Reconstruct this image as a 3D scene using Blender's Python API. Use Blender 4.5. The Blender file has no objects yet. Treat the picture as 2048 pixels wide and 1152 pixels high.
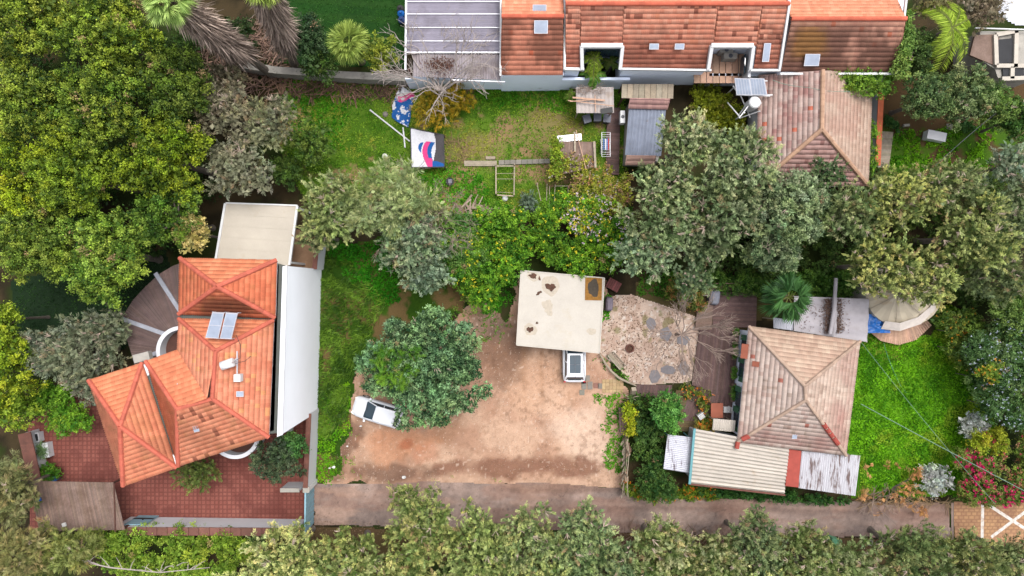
import bpy, math, random
import numpy as np
from mathutils import Vector, Matrix
random.seed(7)
R = math.radians
# ------------------------------------------------------------------ camera, sky, sun, exposure
H = 55.0                      # drone height above the yard, metres
F = 1375.0                    # focal length in photo pixels (2048 wide)
sc = bpy.context.scene
col = sc.collection
cam = bpy.data.objects.new('camera', bpy.data.cameras.new('camera'))
cam.location = (0, 0, H); cam.data.sensor_width = 36; cam.data.lens = 36*F/2048
cam.data.clip_start = 0.5; cam.data.clip_end = 2000
col.objects.link(cam); sc.camera = cam
world = bpy.data.worlds.new('World'); sc.world = world; world.use_nodes = True
SUN_EL, SUN_AZ = 70.0, 40.0   # degrees; azimuth clockwise from +Y (top of the photo)
nt = world.node_tree
sky = nt.nodes.new('ShaderNodeTexSky'); sky.sky_type = 'NISHITA'; sky.sun_disc = False
sky.sun_elevation = R(SUN_EL); sky.sun_rotation = R(SUN_AZ); sky.dust_density = 4.0; sky.ozone_density = 0.6
hs = nt.nodes.new('ShaderNodeHueSaturation'); hs.inputs['Saturation'].default_value = 0.3
nt.links.new(sky.outputs[0], hs.inputs['Color'])
bg = nt.nodes['Background']; bg.inputs['Strength'].default_value = 0.15
nt.links.new(hs.outputs[0], bg.inputs['Color'])
sl = bpy.data.lights.new('sun', 'SUN'); sl.energy = 0.9; sl.angle = R(24); sl.color = (1.0, 0.975, 0.95)
sun = bpy.data.objects.new('sun', sl); col.objects.link(sun)
sd = Vector((math.sin(R(SUN_AZ))*math.cos(R(SUN_EL)), math.cos(R(SUN_AZ))*math.cos(R(SUN_EL)), math.sin(R(SUN_EL))))
sun.rotation_euler = sd.to_track_quat('Z', 'Y').to_euler()
sc.view_settings.view_transform = 'Standard'; sc.view_settings.look = 'None'
sc.view_settings.gamma = 1; sc.view_settings.use_curve_mapping = False
sc.view_settings.exposure = 1.30
sc.cycles.max_bounces = 6; sc.cycles.diffuse_bounces = 3; sc.cycles.glossy_bounces = 2
sc.cycles.transmission_bounces = 3; sc.cycles.transparent_max_bounces = 4

# ------------------------------------------------------------------ helpers
K = 0.56                      # photo colour -> surface albedo
KL = 1.3                      # same for leaves (they shade each other)
def P(px, py, z=0.0):
    s = (H-z)/F
    return Vector(((px-1024)*s, (576-py)*s, z))
def M(r, z=0.0): return r*(H-z)/F          # pixels -> metres at height z
def W(pts, z=0.0): return [P(a, b, z) for a, b in pts]
def lin(c, k=1.0):
    o = []
    for v in c[:3]:
        v = v/255.0
        o.append(k*(v/12.92 if v <= 0.04045 else ((v+0.055)/1.055)**2.4))
    return tuple(o)
def A(c): return lin(c, K)
def L_(c): return lin(c, KL)

_tab = np.random.RandomState(3).rand(256, 256)
def vn(x, y, s, seed=0):
    x = np.asarray(x)/s + 37.7*seed + 1000; y = np.asarray(y)/s + 91.3*seed + 1000
    i = np.floor(x).astype(int); j = np.floor(y).astype(int); a = x-i; b = y-j
    a = a*a*(3-2*a); b = b*b*(3-2*b)
    g = lambda p, q: _tab[p % 256, q % 256]
    return (g(i, j)*(1-a)+g(i+1, j)*a)*(1-b)+(g(i, j+1)*(1-a)+g(i+1, j+1)*a)*b
def fbm(x, y, s, seed=0, o=4):
    t = 0; w = 0; k = 1.0
    for q in range(o):
        t = t+k*vn(x, y, s, seed+q*3); w += k; k *= 0.55; s = s/2.1
    return t/w
def sm(x, a, b):
    t = np.clip((x-a)/(b-a), 0, 1); return t*t*(3-2*t)
def mixc(a, b, t):
    t = np.asarray(t)[..., None]; return np.asarray(a)*(1-t)+np.asarray(b)*t

MATS = {}
def mat(name, c, rough=0.8, var=0.18, scale=2.0, bump=0.0, bscale=20.0, metal=0.0, spec=0.3, attr=False, c2=None, thr=None, stretch=None, trans=0.0, fine=0.0):
    """procedural surface: noise-varied colour, optional second (stain) colour, optional bump"""
    m = bpy.data.materials.new(name); m.use_nodes = True; n = m.node_tree; N = n.nodes; Lk = n.links
    b = N['Principled BSDF']; b.inputs['Roughness'].default_value = rough; b.inputs['Metallic'].default_value = metal
    b.inputs['Specular IOR Level'].default_value = spec
    g = N.new('ShaderNodeNewGeometry'); pos = g.outputs['Position']
    if stretch:
        mp = N.new('ShaderNodeMapping'); mp.inputs['Scale'].default_value = stretch; Lk.new(pos, mp.inputs['Vector']); pos = mp.outputs[0]
    no = N.new('ShaderNodeTexNoise'); no.inputs['Scale'].default_value = scale; no.inputs['Detail'].default_value = 8; no.inputs['Roughness'].default_value = 0.65
    Lk.new(pos, no.inputs['Vector'])
    rp = N.new('ShaderNodeValToRGB'); e = rp.color_ramp.elements
    e[0].position = 0.3; e[1].position = 0.7
    lo = [max(0, v*(1-var)) for v in c[:3]]; hi = [min(1, v*(1+var)) for v in c[:3]]
    e[0].color = (*lo, 1); e[1].color = (*hi, 1)
    Lk.new(no.outputs['Fac'], rp.inputs['Fac']); out = rp.outputs['Color']
    if c2 is not None:
        n2 = N.new('ShaderNodeTexNoise'); n2.inputs['Scale'].default_value = scale*0.6; n2.inputs['Detail'].default_value = 10; n2.inputs['Roughness'].default_value = 0.7
        Lk.new(pos, n2.inputs['Vector'])
        r2 = N.new('ShaderNodeValToRGB'); t0, t1 = thr or (0.5, 0.6); r2.color_ramp.elements[0].position = t0; r2.color_ramp.elements[1].position = t1
        Lk.new(n2.outputs['Fac'], r2.inputs['Fac'])
        mx = N.new('ShaderNodeMix'); mx.data_type = 'RGBA'; Lk.new(r2.outputs['Color'], mx.inputs[0]); Lk.new(out, mx.inputs[6]); mx.inputs[7].default_value = (*c2[:3], 1); out = mx.outputs[2]
    if attr:
        at = N.new('ShaderNodeAttribute'); at.attribute_name = 'Col'
        mx = N.new('ShaderNodeMix'); mx.data_type = 'RGBA'; mx.blend_type = 'MULTIPLY'; mx.inputs[0].default_value = 1
        Lk.new(out, mx.inputs[6]); Lk.new(at.outputs['Color'], mx.inputs[7]); out = mx.outputs[2]
    if fine:
        n3 = N.new('ShaderNodeTexNoise'); n3.inputs['Scale'].default_value = 14; n3.inputs['Detail'].default_value = 6; Lk.new(g.outputs['Position'], n3.inputs['Vector'])
        r3 = N.new('ShaderNodeValToRGB'); r3.color_ramp.elements[0].position = .3; r3.color_ramp.elements[1].position = .7
        r3.color_ramp.elements[0].color = (1-fine,)*3+(1,); r3.color_ramp.elements[1].color = (1+fine,)*3+(1,); Lk.new(n3.outputs['Fac'], r3.inputs['Fac'])
        mx = N.new('ShaderNodeMix'); mx.data_type = 'RGBA'; mx.blend_type = 'MULTIPLY'; mx.inputs[0].default_value = 1
        Lk.new(out, mx.inputs[6]); Lk.new(r3.outputs['Color'], mx.inputs[7]); out = mx.outputs[2]
    Lk.new(out, b.inputs['Base Color'])
    if bump:
        nb = N.new('ShaderNodeTexNoise'); nb.inputs['Scale'].default_value = bscale; nb.inputs['Detail'].default_value = 5; Lk.new(pos, nb.inputs['Vector'])
        bp = N.new('ShaderNodeBump'); bp.inputs['Strength'].default_value = bump; bp.inputs['Distance'].default_value = 0.05
        Lk.new(nb.outputs['Fac'], bp.inputs['Height']); Lk.new(bp.outputs['Normal'], b.inputs['Normal'])
    if trans:
        tr = N.new('ShaderNodeBsdfTranslucent'); Lk.new(out, tr.inputs['Color'])
        ms = N.new('ShaderNodeMixShader'); ms.inputs[0].default_value = trans
        Lk.new(b.outputs[0], ms.inputs[1]); Lk.new(tr.outputs[0], ms.inputs[2]); Lk.new(ms.outputs[0], N['Material Output'].inputs['Surface'])
    MATS[name] = m; return m
WHT = (1, 1, 1)
leaf = mat('leaf', WHT, rough=0.6, var=0.06, scale=6, attr=True, trans=0.3, spec=0.25)
ground_m = mat('ground_colours', (0.97,)*3, rough=0.95, var=0.03, scale=9, attr=True, bump=0.35, bscale=9, spec=0.1, fine=0.13)
tile_m = mat('roof_tile', (0.95,)*3, rough=0.8, var=0.1, scale=5, attr=True, spec=0.2, fine=0.08)
m_plaster = mat('white_plaster', A((238, 238, 242)), var=0.05, scale=0.5, c2=A((205, 203, 200)), thr=(0.62, 0.8), rough=0.85)
m_blueplaster = mat('pale_blue_plaster', (.70, .76, .88), var=0.05, scale=0.6, rough=0.85, c2=A((165, 165, 175)), thr=(0.58, 0.75))
m_conc = mat('concrete', A((178, 172, 162)), var=0.15, scale=1.5, bump=0.3, c2=A((110, 104, 96)), thr=(0.55, 0.75))
m_cream = mat('cream_membrane', A((206, 196, 180)), var=0.06, scale=0.6, c2=A((190, 172, 142)), thr=(0.56, 0.8), fine=0.03)
m_carport = mat('carport_screed', A((204, 196, 184)), var=0.07, scale=0.7, c2=A((196, 182, 155)), thr=(0.56, 0.8), fine=0.04)
m_stain = mat('dark_leaf_stain', A((88, 58, 42)), var=0.4, scale=6, fine=0.3)
m_stain2 = mat('dirt_ring', A((194, 182, 164)), var=0.15, scale=5)
m_algae = mat('algae_stain', A((150, 104, 38)), var=0.3, scale=5)
m_copper = mat('brown_coping', A((122, 78, 66)), var=0.2, scale=2, c2=A((90, 60, 50)), thr=(.5, .7))
m_orange = mat('orange_coping', A((200, 104, 68)), var=0.2, scale=3)
m_gutter = mat('grey_gutter', A((98, 102, 96)), var=0.15, scale=1.2, c2=A((95, 92, 80)), thr=(.5, .7))
m_white = mat('white_paint', A((240, 240, 240)), var=0.04, rough=0.5)
m_car = mat('white_car_paint', (0.60, 0.61, 0.64), var=0.01, rough=0.22, spec=0.5)
m_car2 = mat('silver_car_paint', (0.52, 0.53, 0.56), var=0.01, rough=0.25, spec=0.5)
m_glass = mat('dark_glass', (0.022, 0.04, 0.055), var=0.1, rough=0.06, spec=0.6)
m_black = mat('black_rubber', (0.02, 0.02, 0.02), var=0.1, rough=0.6)
m_red = mat('red_lens', (0.4, 0.02, 0.03), var=0.05, rough=0.2)
m_lens = mat('clear_lens', (0.6, 0.6, 0.55), var=0.05, rough=0.15)
m_alu = mat('aluminium', (0.45, 0.45, 0.48), var=0.1, rough=0.4, metal=0.5)
m_panel = mat('solar_glass', A((168, 178, 196)), var=0.18, scale=1.2, rough=0.25, spec=0.5)
m_wood = mat('grey_brown_wood', A((120, 96, 84)), var=0.25, scale=5, attr=True, fine=.1)
m_deck = mat('dark_deck_wood', A((106, 82, 78)), var=0.2, scale=3, attr=True, fine=.12)
m_palewood = mat('pale_wood', A((205, 165, 140)), var=0.15, scale=4, attr=True)
m_timber = mat('weathered_timber', A((172, 158, 138)), var=0.2, scale=4, attr=True, fine=.1)
m_slat = mat('brown_slats', A((112, 92, 88)), var=0.14, scale=1.5, attr=True, c2=A((134, 112, 104)), thr=(.5, .7))
m_mat = mat('brown_reed_mat', A((142, 118, 106)), var=0.22, scale=1.2, attr=True, c2=A((112, 88, 72)), thr=(.45, .7), fine=.12)
m_poly = mat('polycarbonate', A((158, 152, 166)), var=0.1, scale=0.8, rough=0.35, c2=A((125, 118, 128)), thr=(.5, .75), attr=True)
m_corr = mat('white_corrugated', A((204, 194, 182)), var=0.1, scale=1.0, rough=0.6, c2=A((176, 150, 116)), thr=(.57, .78), attr=True)
m_corrw = mat('peeling_white_corrugated', A((214, 214, 224)), var=0.05, scale=1.0, rough=0.6, c2=A((128, 118, 124)), thr=(.55, .64), stretch=(6, .9, 1), attr=True)
m_corrg = mat('grey_corrugated', A((135, 142, 158)), var=0.18, scale=1.5, rough=0.5, c2=A((110, 92, 80)), thr=(.58, .7), attr=True)
m_redp = mat('red_painted_sheet', A((172, 78, 66)), var=0.15, scale=2)
m_teal = mat('teal_paint', A((110, 165, 172)), var=0.1)
m_bluegate = mat('pale_blue_metal', A((150, 190, 205)), var=0.1, scale=2, rough=0.5)
m_tarp = mat('grey_tarpaulin', A((178, 172, 176)), var=0.08, scale=1.5, c2=A((150, 142, 142)), thr=(.5, .8), rough=0.6)
m_tent = mat('beige_canvas', A((206, 192, 168)), var=0.06, scale=1, c2=A((190, 160, 118)), thr=(.56, .8))
m_blue = mat('blue_tarpaulin', A((20, 100, 180)), var=0.3, scale=5, rough=0.4)
m_banner_w = mat('banner_white', A((222, 222, 228)), var=0.08, scale=3, rough=0.5, c2=A((120, 115, 115)), thr=(.62, .7))
m_banner_b = mat('banner_blue', A((38, 95, 165)), var=0.2, scale=5, rough=0.5)
m_banner_p = mat('banner_pink', A((222, 62, 140)), var=0.15, scale=5, rough=0.5)
m_banner_k = mat('banner_dark', A((70, 66, 70)), var=0.2, scale=5, rough=0.5)
m_bark = mat('bark', (0.11, 0.09, 0.075), var=0.3, scale=5, attr=True)
m_pale = mat('pale_bark', A((185, 172, 165)), var=0.2, scale=5)
m_twig = mat('grey_twig', A((160, 140, 128)), var=0.2, scale=5)
m_stone = mat('flagstone', A((138, 132, 134)), var=0.12, scale=4, bump=.3)
m_paver = mat('concrete_paver', A((138, 132, 122)), var=0.12, scale=4, attr=True)
m_brickslab = mat('sandy_brick', A((188, 160, 120)), var=0.15, scale=4, attr=True)
m_terra = mat('terracotta', A((160, 92, 70)), var=0.15)
m_cover = mat('grey_cover', A((120, 122, 134)), var=0.15, scale=5, rough=0.6)
m_bin = mat('dark_grey_bin', A((88, 90, 98)), var=0.15, rough=0.5)
m_dark = mat('dark_interior', (0.02, 0.02, 0.022), var=0.2)
m_green = mat('green_shutter', A((70, 120, 90)), var=0.1)
m_greenbox = mat('green_box', A((105, 165, 125)), var=0.1)
m_mark = mat('road_paint', A((228, 222, 214)), var=0.08, scale=5, c2=A((188, 160, 136)), thr=(.48, .66))
m_wire = mat('cable', A((130, 158, 140)), var=0.05)
m_brown = mat('dark_brown', A((95, 62, 52)), var=0.2, scale=3)
m_litter = mat('litter', A((238, 236, 232)), var=0.05)
m_netw = mat('white_plastic', A((235, 235, 240)), var=0.04, rough=.3)

def children(o): return [c for c in bpy.data.objects if c.parent == o]
def tag(o, label=None, cat=None, group=None, kind=None):
    if label: o['label'] = label
    if cat: o['category'] = cat
    if group: o['group'] = group
    if kind: o['kind'] = kind
    return o
def thing(name, label, cat, loc=(0, 0, 0), rz=0.0, group=None):
    o = bpy.data.objects.new(name, None); o.empty_display_size = 0.3
    o.location = loc; o.rotation_euler = (0, 0, rz); col.objects.link(o); return tag(o, label, cat, group)
def wloc(o):
    v = Vector((0, 0, 0))
    while o is not None: v = v+Vector(o.location); o = o.parent
    return v
def npmesh(name, V, Fq, m, parent=None, loc=None, fcol=None, vcol=None, smooth=False):
    """mesh from arrays. Fq: (n,4) quads or (n,3). V in world space; loc / parent location is subtracted"""
    V = np.asarray(V, dtype=np.float32); Fq = np.asarray(Fq, dtype=np.int32)
    if parent is not None: org = np.array(wloc(parent))
    elif loc is not None: org = np.array(loc)
    else: org = np.zeros(3)
    V = V-org.astype(np.float32)
    me = bpy.data.meshes.new(name); n, k = Fq.shape
    me.vertices.add(len(V)); me.vertices.foreach_set('co', V.ravel())
    me.loops.add(n*k); me.loops.foreach_set('vertex_index', Fq.ravel())
    me.polygons.add(n); me.polygons.foreach_set('loop_start', np.arange(0, n*k, k, dtype=np.int32))
    me.polygons.foreach_set('loop_total', np.full(n, k, dtype=np.int32))
    me.update(calc_edges=True)
    if fcol is not None or vcol is not None:
        if fcol is not None:
            a = me.color_attributes.new('Col', 'FLOAT_COLOR', 'CORNER'); c = np.repeat(np.asarray(fcol), k, axis=0)
        else:
            a = me.color_attributes.new('Col', 'FLOAT_COLOR', 'POINT'); c = np.asarray(vcol)
        c = np.concatenate([c[:, :3], np.ones((len(c), 1))], 1).astype(np.float32); a.data.foreach_set('color', c.ravel())
    if smooth: me.polygons.foreach_set('use_smooth', np.ones(n, dtype=bool))
    me.materials.append(m)
    o = bpy.data.objects.new(name, me); col.objects.link(o)
    if parent is not None: o.parent = parent
    elif loc is not None: o.location = loc
    return o

EACH = {'post', 'leg', 'wheel', 'window', 'gutter', 'puddle_mark', 'leaf_stain', 'pillar', 'ridge_patch', 'edge_gutter', 'beam', 'gutter_cap', 'trim', 'soffit', 'joist', 'cradle', 'loose_plank', 'roof_seam', 'wall_panel', 'cross_stick', 'rail', 'mast', 'pipe', 'window_rib'}
class MB:
    def __init__(s): s.v = []; s.f = []; s.c = []; s.k = []
    def add(s, vs, fs, c=WHT):
        b = len(s.v); s.v += [tuple(v) for v in vs]; s.k.append((b, len(s.f)))
        for f in fs: s.f.append(tuple(b+i for i in f)); s.c.append(c)
        return s
    def box(s, x, y, z, sx, sy, sz, rz=0, c=WHT, rx=0, ry=0):
        Rm = Matrix.Rotation(rz, 3, 'Z') @ Matrix.Rotation(ry, 3, 'Y') @ Matrix.Rotation(rx, 3, 'X'); o = Vector((x, y, z))
        vs = [o+Rm @ Vector((a*sx/2, b*sy/2, d*sz/2)) for d in (-1, 1) for a, b in ((-1, -1), (1, -1), (1, 1), (-1, 1))]
        return s.add(vs, [(3, 2, 1, 0), (4, 5, 6, 7), (0, 1, 5, 4), (1, 2, 6, 5), (2, 3, 7, 6), (3, 0, 4, 7)], c)
    def prism(s, pts, z0, z1, c=WHT):
        """pts xy polygon (any order); z0, z1 numbers or lists per vertex"""
        n = len(pts); a = sum(pts[i][0]*pts[(i+1) % n][1]-pts[(i+1) % n][0]*pts[i][1] for i in range(n))
        idx = list(range(n)) if a > 0 else list(range(n))[::-1]
        f0 = (lambda i: z0[i]) if isinstance(z0, (list, tuple)) else (lambda i: z0)
        f1 = (lambda i: z1[i]) if isinstance(z1, (list, tuple)) else (lambda i: z1)
        vs = [(pts[i][0], pts[i][1], f0(i)) for i in idx]+[(pts[i][0], pts[i][1], f1(i)) for i in idx]
        fs = [tuple(range(n))[::-1], tuple(range(n, 2*n))]+[(i, (i+1) % n, (i+1) % n+n, i+n) for i in range(n)]
        return s.add(vs, fs, c)
    def bar(s, p, q, w, h, c=WHT):
        """beam of section w x h from p to q, up = z"""
        p = Vector(p); q = Vector(q); d = (q-p); L = d.length; d.normalize()
        up = Vector((0, 0, 1)) if abs(d.z) < 0.95 else Vector((1, 0, 0))
        sd_ = d.cross(up).normalized(); u = sd_.cross(d).normalized()
        vs = []
        for o in (p, q):
            for a, b in ((-1, -1), (1, -1), (1, 1), (-1, 1)): vs.append(o+sd_*a*w/2+u*b*h/2)
        return s.add(vs, [(0, 1, 2, 3), (7, 6, 5, 4), (0, 4, 5, 1), (1, 5, 6, 2), (2, 6, 7, 3), (3, 7, 4, 0)], c)
    def tube(s, pts, r, n=6, c=WHT, cap=True):
        pts = [Vector(p) for p in pts]; m = len(pts); rs = r if isinstance(r, (list, tuple)) else [r]*m; vs = []
        for i, p in enumerate(pts):
            d = (pts[min(i+1, m-1)]-pts[max(i-1, 0)])
            if d.length < 1e-6: d = Vector((0, 0, 1))
            d.normalize(); up = Vector((0, 0, 1)) if abs(d.z) < 0.9 else Vector((1, 0, 0))
            a = d.cross(up).normalized(); b = d.cross(a)
            for k in range(n): t = 2*math.pi*k/n; vs.append(p+(a*math.cos(t)+b*math.sin(t))*rs[i])
        fs = [(i*n+k, i*n+(k+1) % n, (i+1)*n+(k+1) % n, (i+1)*n+k) for i in range(m-1) for k in range(n)]
        if cap: fs += [tuple(range(n))[::-1], tuple(range((m-1)*n, m*n))]
        return s.add(vs, fs, c)
    def lathe(s, x, y, prof, n=16, c=WHT):
        vs = [(x+r*math.cos(2*math.pi*k/n), y+r*math.sin(2*math.pi*k/n), z) for r, z in prof for k in range(n)]; m = len(prof)
        fs = [(i*n+k, i*n+(k+1) % n, (i+1)*n+(k+1) % n, (i+1)*n+k) for i in range(m-1) for k in range(n)]
        fs += [tuple(range(n))[::-1], tuple(range((m-1)*n, m*n))]
        return s.add(vs, fs, c)
    def build(s, name, m, parent=None, loc=None, smooth=False, local=False):
        if name in EACH and parent is not None and len(s.k) > 1:      # posts, legs, wheels ...: one object each
            ks = s.k+[(len(s.v), len(s.f))]; o = None
            for i in range(len(s.k)):
                q = MB(); b0, f0 = ks[i]; b1, f1 = ks[i+1]; q.v = s.v[b0:b1]; q.f = [tuple(j-b0 for j in f) for f in s.f[f0:f1]]; q.c = s.c[f0:f1]; q.k = [(0, 0)]
                o = q.build(name, m, parent, loc, smooth, local)
            return o
        me = bpy.data.meshes.new(name)
        org = Vector((0, 0, 0)) if local else (wloc(parent) if parent is not None else (Vector(loc) if loc is not None else Vector((0, 0, 0))))
        me.from_pydata([tuple(Vector(v)-org) for v in s.v], [], s.f)
        a = me.color_attributes.new('Col', 'FLOAT_COLOR', 'CORNER'); cc = []
        for f, c in zip(s.f, s.c): cc += [c[0], c[1], c[2], 1.0]*len(f)
        a.data.foreach_set('color', cc)
        if smooth: me.polygons.foreach_set('use_smooth', [True]*len(me.polygons))
        me.materials.append(m); me.update()
        o = bpy.data.objects.new(name, me); col.objects.link(o)
        if parent is not None: o.parent = parent
        elif loc is not None: o.location = loc
        return o
def rc(a=0.75, b=1.2, t=0.04):
    k = random.uniform(a, b); return (k*random.uniform(1-t, 1+t), k, k*random.uniform(1-t, 1+t))
def cen(pts):
    n = len(pts); return Vector((sum(p[0] for p in pts)/n, sum(p[1] for p in pts)/n, 0))

# ------------------------------------------------------------------ ground sheets
def sdf(px, py, poly):
    """signed distance to polygon, positive inside (metres)"""
    d = np.full(px.shape, 1e9); ins = np.zeros(px.shape, bool); n = len(poly)
    for i in range(n):
        x0, y0 = poly[i][0], poly[i][1]; x1, y1 = poly[(i+1) % n][0], poly[(i+1) % n][1]
        ex, ey = x1-x0, y1-y0; t = np.clip(((px-x0)*ex+(py-y0)*ey)/(ex*ex+ey*ey+1e-9), 0, 1)
        d = np.minimum(d, np.hypot(px-x0-t*ex, py-y0-t*ey))
        c = ((y0 > py) != (y1 > py)) & (px < ex*(py-y0)/(ey if abs(ey) > 1e-9 else 1e-9)+x0); ins ^= c
    return np.where(ins, d, -d)
def sheet(name, pxpoly, z, colfn, cell=0.14, rag=0.3, rs=1.2, seed=0, kind='structure', relief=0.0):
    poly = W(pxpoly)
    xs = [p[0] for p in poly]; ys = [p[1] for p in poly]; e = rag+0.2
    X = np.arange(min(xs)-e, max(xs)+e, cell); Y = np.arange(min(ys)-e, max(ys)+e, cell)
    gx, gy = np.meshgrid(X, Y); s = sdf(gx, gy, poly)+rag*2*(fbm(gx, gy, rs, seed+5)-0.5)
    keep = (s[:-1, :-1] > 0) & (s[1:, 1:] > 0) | (s[1:, :-1] > 0) & (s[:-1, 1:] > 0)
    idx = np.arange(gx.size).reshape(gx.shape)
    q = np.stack([idx[:-1, :-1][keep], idx[:-1, 1:][keep], idx[1:, 1:][keep], idx[1:, :-1][keep]], 1)
    used, inv = np.unique(q, return_inverse=True)
    vx = gx.ravel()[used]; vy = gy.ravel()[used]; c = colfn(vx, vy)
    vz = np.full(vx.shape, z)+relief*fbm(vx, vy, 0.8, seed+9)
    o = npmesh(name, np.stack([vx, vy, vz], 1), inv.reshape(-1, 4), ground_m, vcol=c)
    return tag(o, kind=kind)
def wx(px): return (px-1024)/25.0
def wy(py): return (576-py)/25.0
def blob(x, y, px, py, rx, ry, ang=0, seed=0, n=0.5):
    a = R(ang); dx = x-wx(px); dy = y-wy(py); u = dx*math.cos(a)+dy*math.sin(a); v = -dx*math.sin(a)+dy*math.cos(a)
    d = np.sqrt((u*25/rx)**2+(v*25/ry)**2)+n*2*(fbm(x, y, 1.5, seed+30)-0.5)
    return 1-sm(d, 0.5, 1.15)

def c_ground(x, y):
    t = fbm(x, y, 1.2, 1); c = mixc(A((48, 42, 28)), A((74, 62, 42)), sm(t, .35, .65))
    return mixc(c, A((44, 62, 20)), sm(fbm(x, y, 3, 4), .48, .6)*.8)
g = np.array([[-300, -300, -.02], [300, -300, -.02], [300, 300, -.02], [-300, 300, -.02]])
gs = sheet('ground', [(-250, -200), (2300, -200), (2300, 1350), (-250, 1350)], -0.0, c_ground, cell=0.3, rag=0)
far = npmesh('terrain', g, [[0, 1, 2, 3]], ground_m, vcol=np.tile(np.array([A((70, 80, 40))]), (4, 1))); tag(far, kind='structure')

sheet('shade_tinted_lawn', [(20, 560), (330, 500), (350, 560), (250, 700), (40, 760)], .006, lambda x, y: mixc(A((26, 42, 26)), A((34, 54, 30)), fbm(x, y, 1.5, 50)), seed=13)  # lawn green darkened, the shade of the trees is put into its colour
def c_dirt(x, y):
    t = fbm(x, y, 2.2, 11, 5); f = fbm(x, y, 0.35, 12, 3)
    c = mixc(A((190, 152, 126)), A((214, 180, 152)), sm(t, .3, .65))
    c = mixc(c, A((232, 205, 180)), blob(x, y, 1160, 860, 110, 60, -35, 1)*.75)
    c = mixc(c, A((220, 182, 150)), blob(x, y, 1080, 770, 90, 70, 0, 2)*.6)
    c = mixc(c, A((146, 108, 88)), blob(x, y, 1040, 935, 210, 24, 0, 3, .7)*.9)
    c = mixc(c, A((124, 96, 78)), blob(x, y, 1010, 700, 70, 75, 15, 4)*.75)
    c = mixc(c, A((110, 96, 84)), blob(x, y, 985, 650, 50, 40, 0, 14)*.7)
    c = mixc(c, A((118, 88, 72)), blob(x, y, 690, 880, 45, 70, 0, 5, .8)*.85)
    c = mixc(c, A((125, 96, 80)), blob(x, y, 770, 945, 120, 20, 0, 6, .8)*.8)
    c = mixc(c, A((204, 146, 108)), blob(x, y, 790, 890, 95, 42, 0, 7, .9)*.6)
    c = mixc(c, A((176, 104, 72)), blob(x, y, 812, 889, 20, 13, 10, 8, .8)*.7)
    c = mixc(c, A((196, 124, 88)), blob(x, y, 850, 905, 30, 22, 10, 9)*.4)
    c = mixc(c, A((165, 125, 96)), blob(x, y, 900, 850, 30, 50, -30, 10)*.5)
    # faint wheel tracks
    for o_ in (0, 22):
        tr = np.exp(-((x-wx(1060+o_*1.6)-0.5*np.sin(y*.25))/0.22)**2)*sm(y, wy(880), wy(720)); c = mixc(c, A((170, 130, 98)), tr*.45)
    c = mixc(c, A((112, 82, 62)), sm(fbm(x, y, 0.35, 16, 3), .56, .74)*sm(fbm(x, y, 3.0, 17), .38, .6)*.4)
    c = mixc(c, A((236, 214, 192)), sm(vn(x, y, 0.18, 18), .86, .95)*.5)
    c = c*(0.84+0.3*f)[..., None]*np.array([.97, .93, .94]); return mixc(c, A((156, 116, 88)), sm(vn(x, y, .21, 19), .62, .95)*.3)
sheet('dirt_yard', [(655, 968), (672, 880), (690, 800), (715, 740), (900, 650), (960, 590), (1010, 640), (1040, 560), (1215, 560), (1225, 740), (1262, 780), (1250, 980), (950, 972)], .012, c_dirt, cell=0.08, rag=0.6, seed=1)
def grit(name, label, pxpoly, n, cols, seed, s=(.03, .08), z=.02):
    lv = Leaves(600+seed); r = lv.r; poly = W(pxpoly); xs = [p.x for p in poly]; ys = [p.y for p in poly]; x = r.uniform(min(xs), max(xs), n); y = r.uniform(min(ys), max(ys), n); ok = (sdf(x, y, poly) > 0) & (fbm(x, y, 1.4, seed) > r.uniform(.25, .65, n)); x = x[ok]; y = y[ok]; n = len(x); L = r.uniform(*s, n)
    lv.add(np.stack([x, y, np.full(n, z)], 1), unit(r.normal(size=(n, 3))*np.array([1, 1, .25])+np.array([0, 0, .1])), L, L*.8, mixc(A(cols[0]), A(cols[1]), r.rand(n))); o = lv.build(name, m=ground_m); tag(o, label, 'gravel', kind='stuff')
YARD = [(660, 962), (680, 880), (700, 800), (730, 750), (900, 650), (970, 620), (1035, 690), (1205, 705), (1240, 790), (1235, 970), (950, 964)]
def c_lane(x, y):
    t = fbm(x, y, 1.6, 21, 5); c = mixc(A((146, 128, 120)), A((180, 156, 144)), sm(t, .3, .7))
    u = (y-wy(1020))/2.0; c = mixc(c, A((104, 82, 74)), np.exp(-((y-wy(1012)-(x*-.018)-0.3*fbm(x, y, 3, 3))/0.42)**2)*.55*sm(x, wx(1040), wx(1250)))
    c = mixc(c, A((156, 120, 104)), sm(fbm(x, y*3, 4, 23), .48, .62)*.5)
    c = mixc(c, A((118, 92, 80)), blob(x, y, 1120, 975, 150, 14, 0, 24)*.6)
    c = mixc(c, A((190, 152, 130)), sm(fbm(x*.6, y*3, 2.5, 25), .52, .66)*.4*sm(x, wx(1250), wx(1000)))
    cr = np.abs(fbm(x, y, 2.6, 27, 3)-.5); c = mixc(c, A((92, 78, 72)), (1-sm(cr, .0, .006))*.5)
    c = mixc(c, A((186, 160, 146)), (np.exp(-((y-wy(1000)+x*.018+.2)/.16)**2)+np.exp(-((y-wy(1034)+x*.018)/.18)**2))*.35*sm(fbm(x, y, 2, 28), .3, .6)); return c*(0.86+.28*vn(x, y, .18, 26))[..., None]
sheet('lane', [(628, 966), (760, 967), (860, 961), (960, 966), (1080, 964), (1240, 976), (1262, 990), (1380, 994), (1560, 998), (1720, 1003), (1900, 1006), (1901, 1078), (1500, 1072), (1000, 1058), (628, 1050)], .018, c_lane, cell=0.1, rag=0.08, seed=2)
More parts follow.
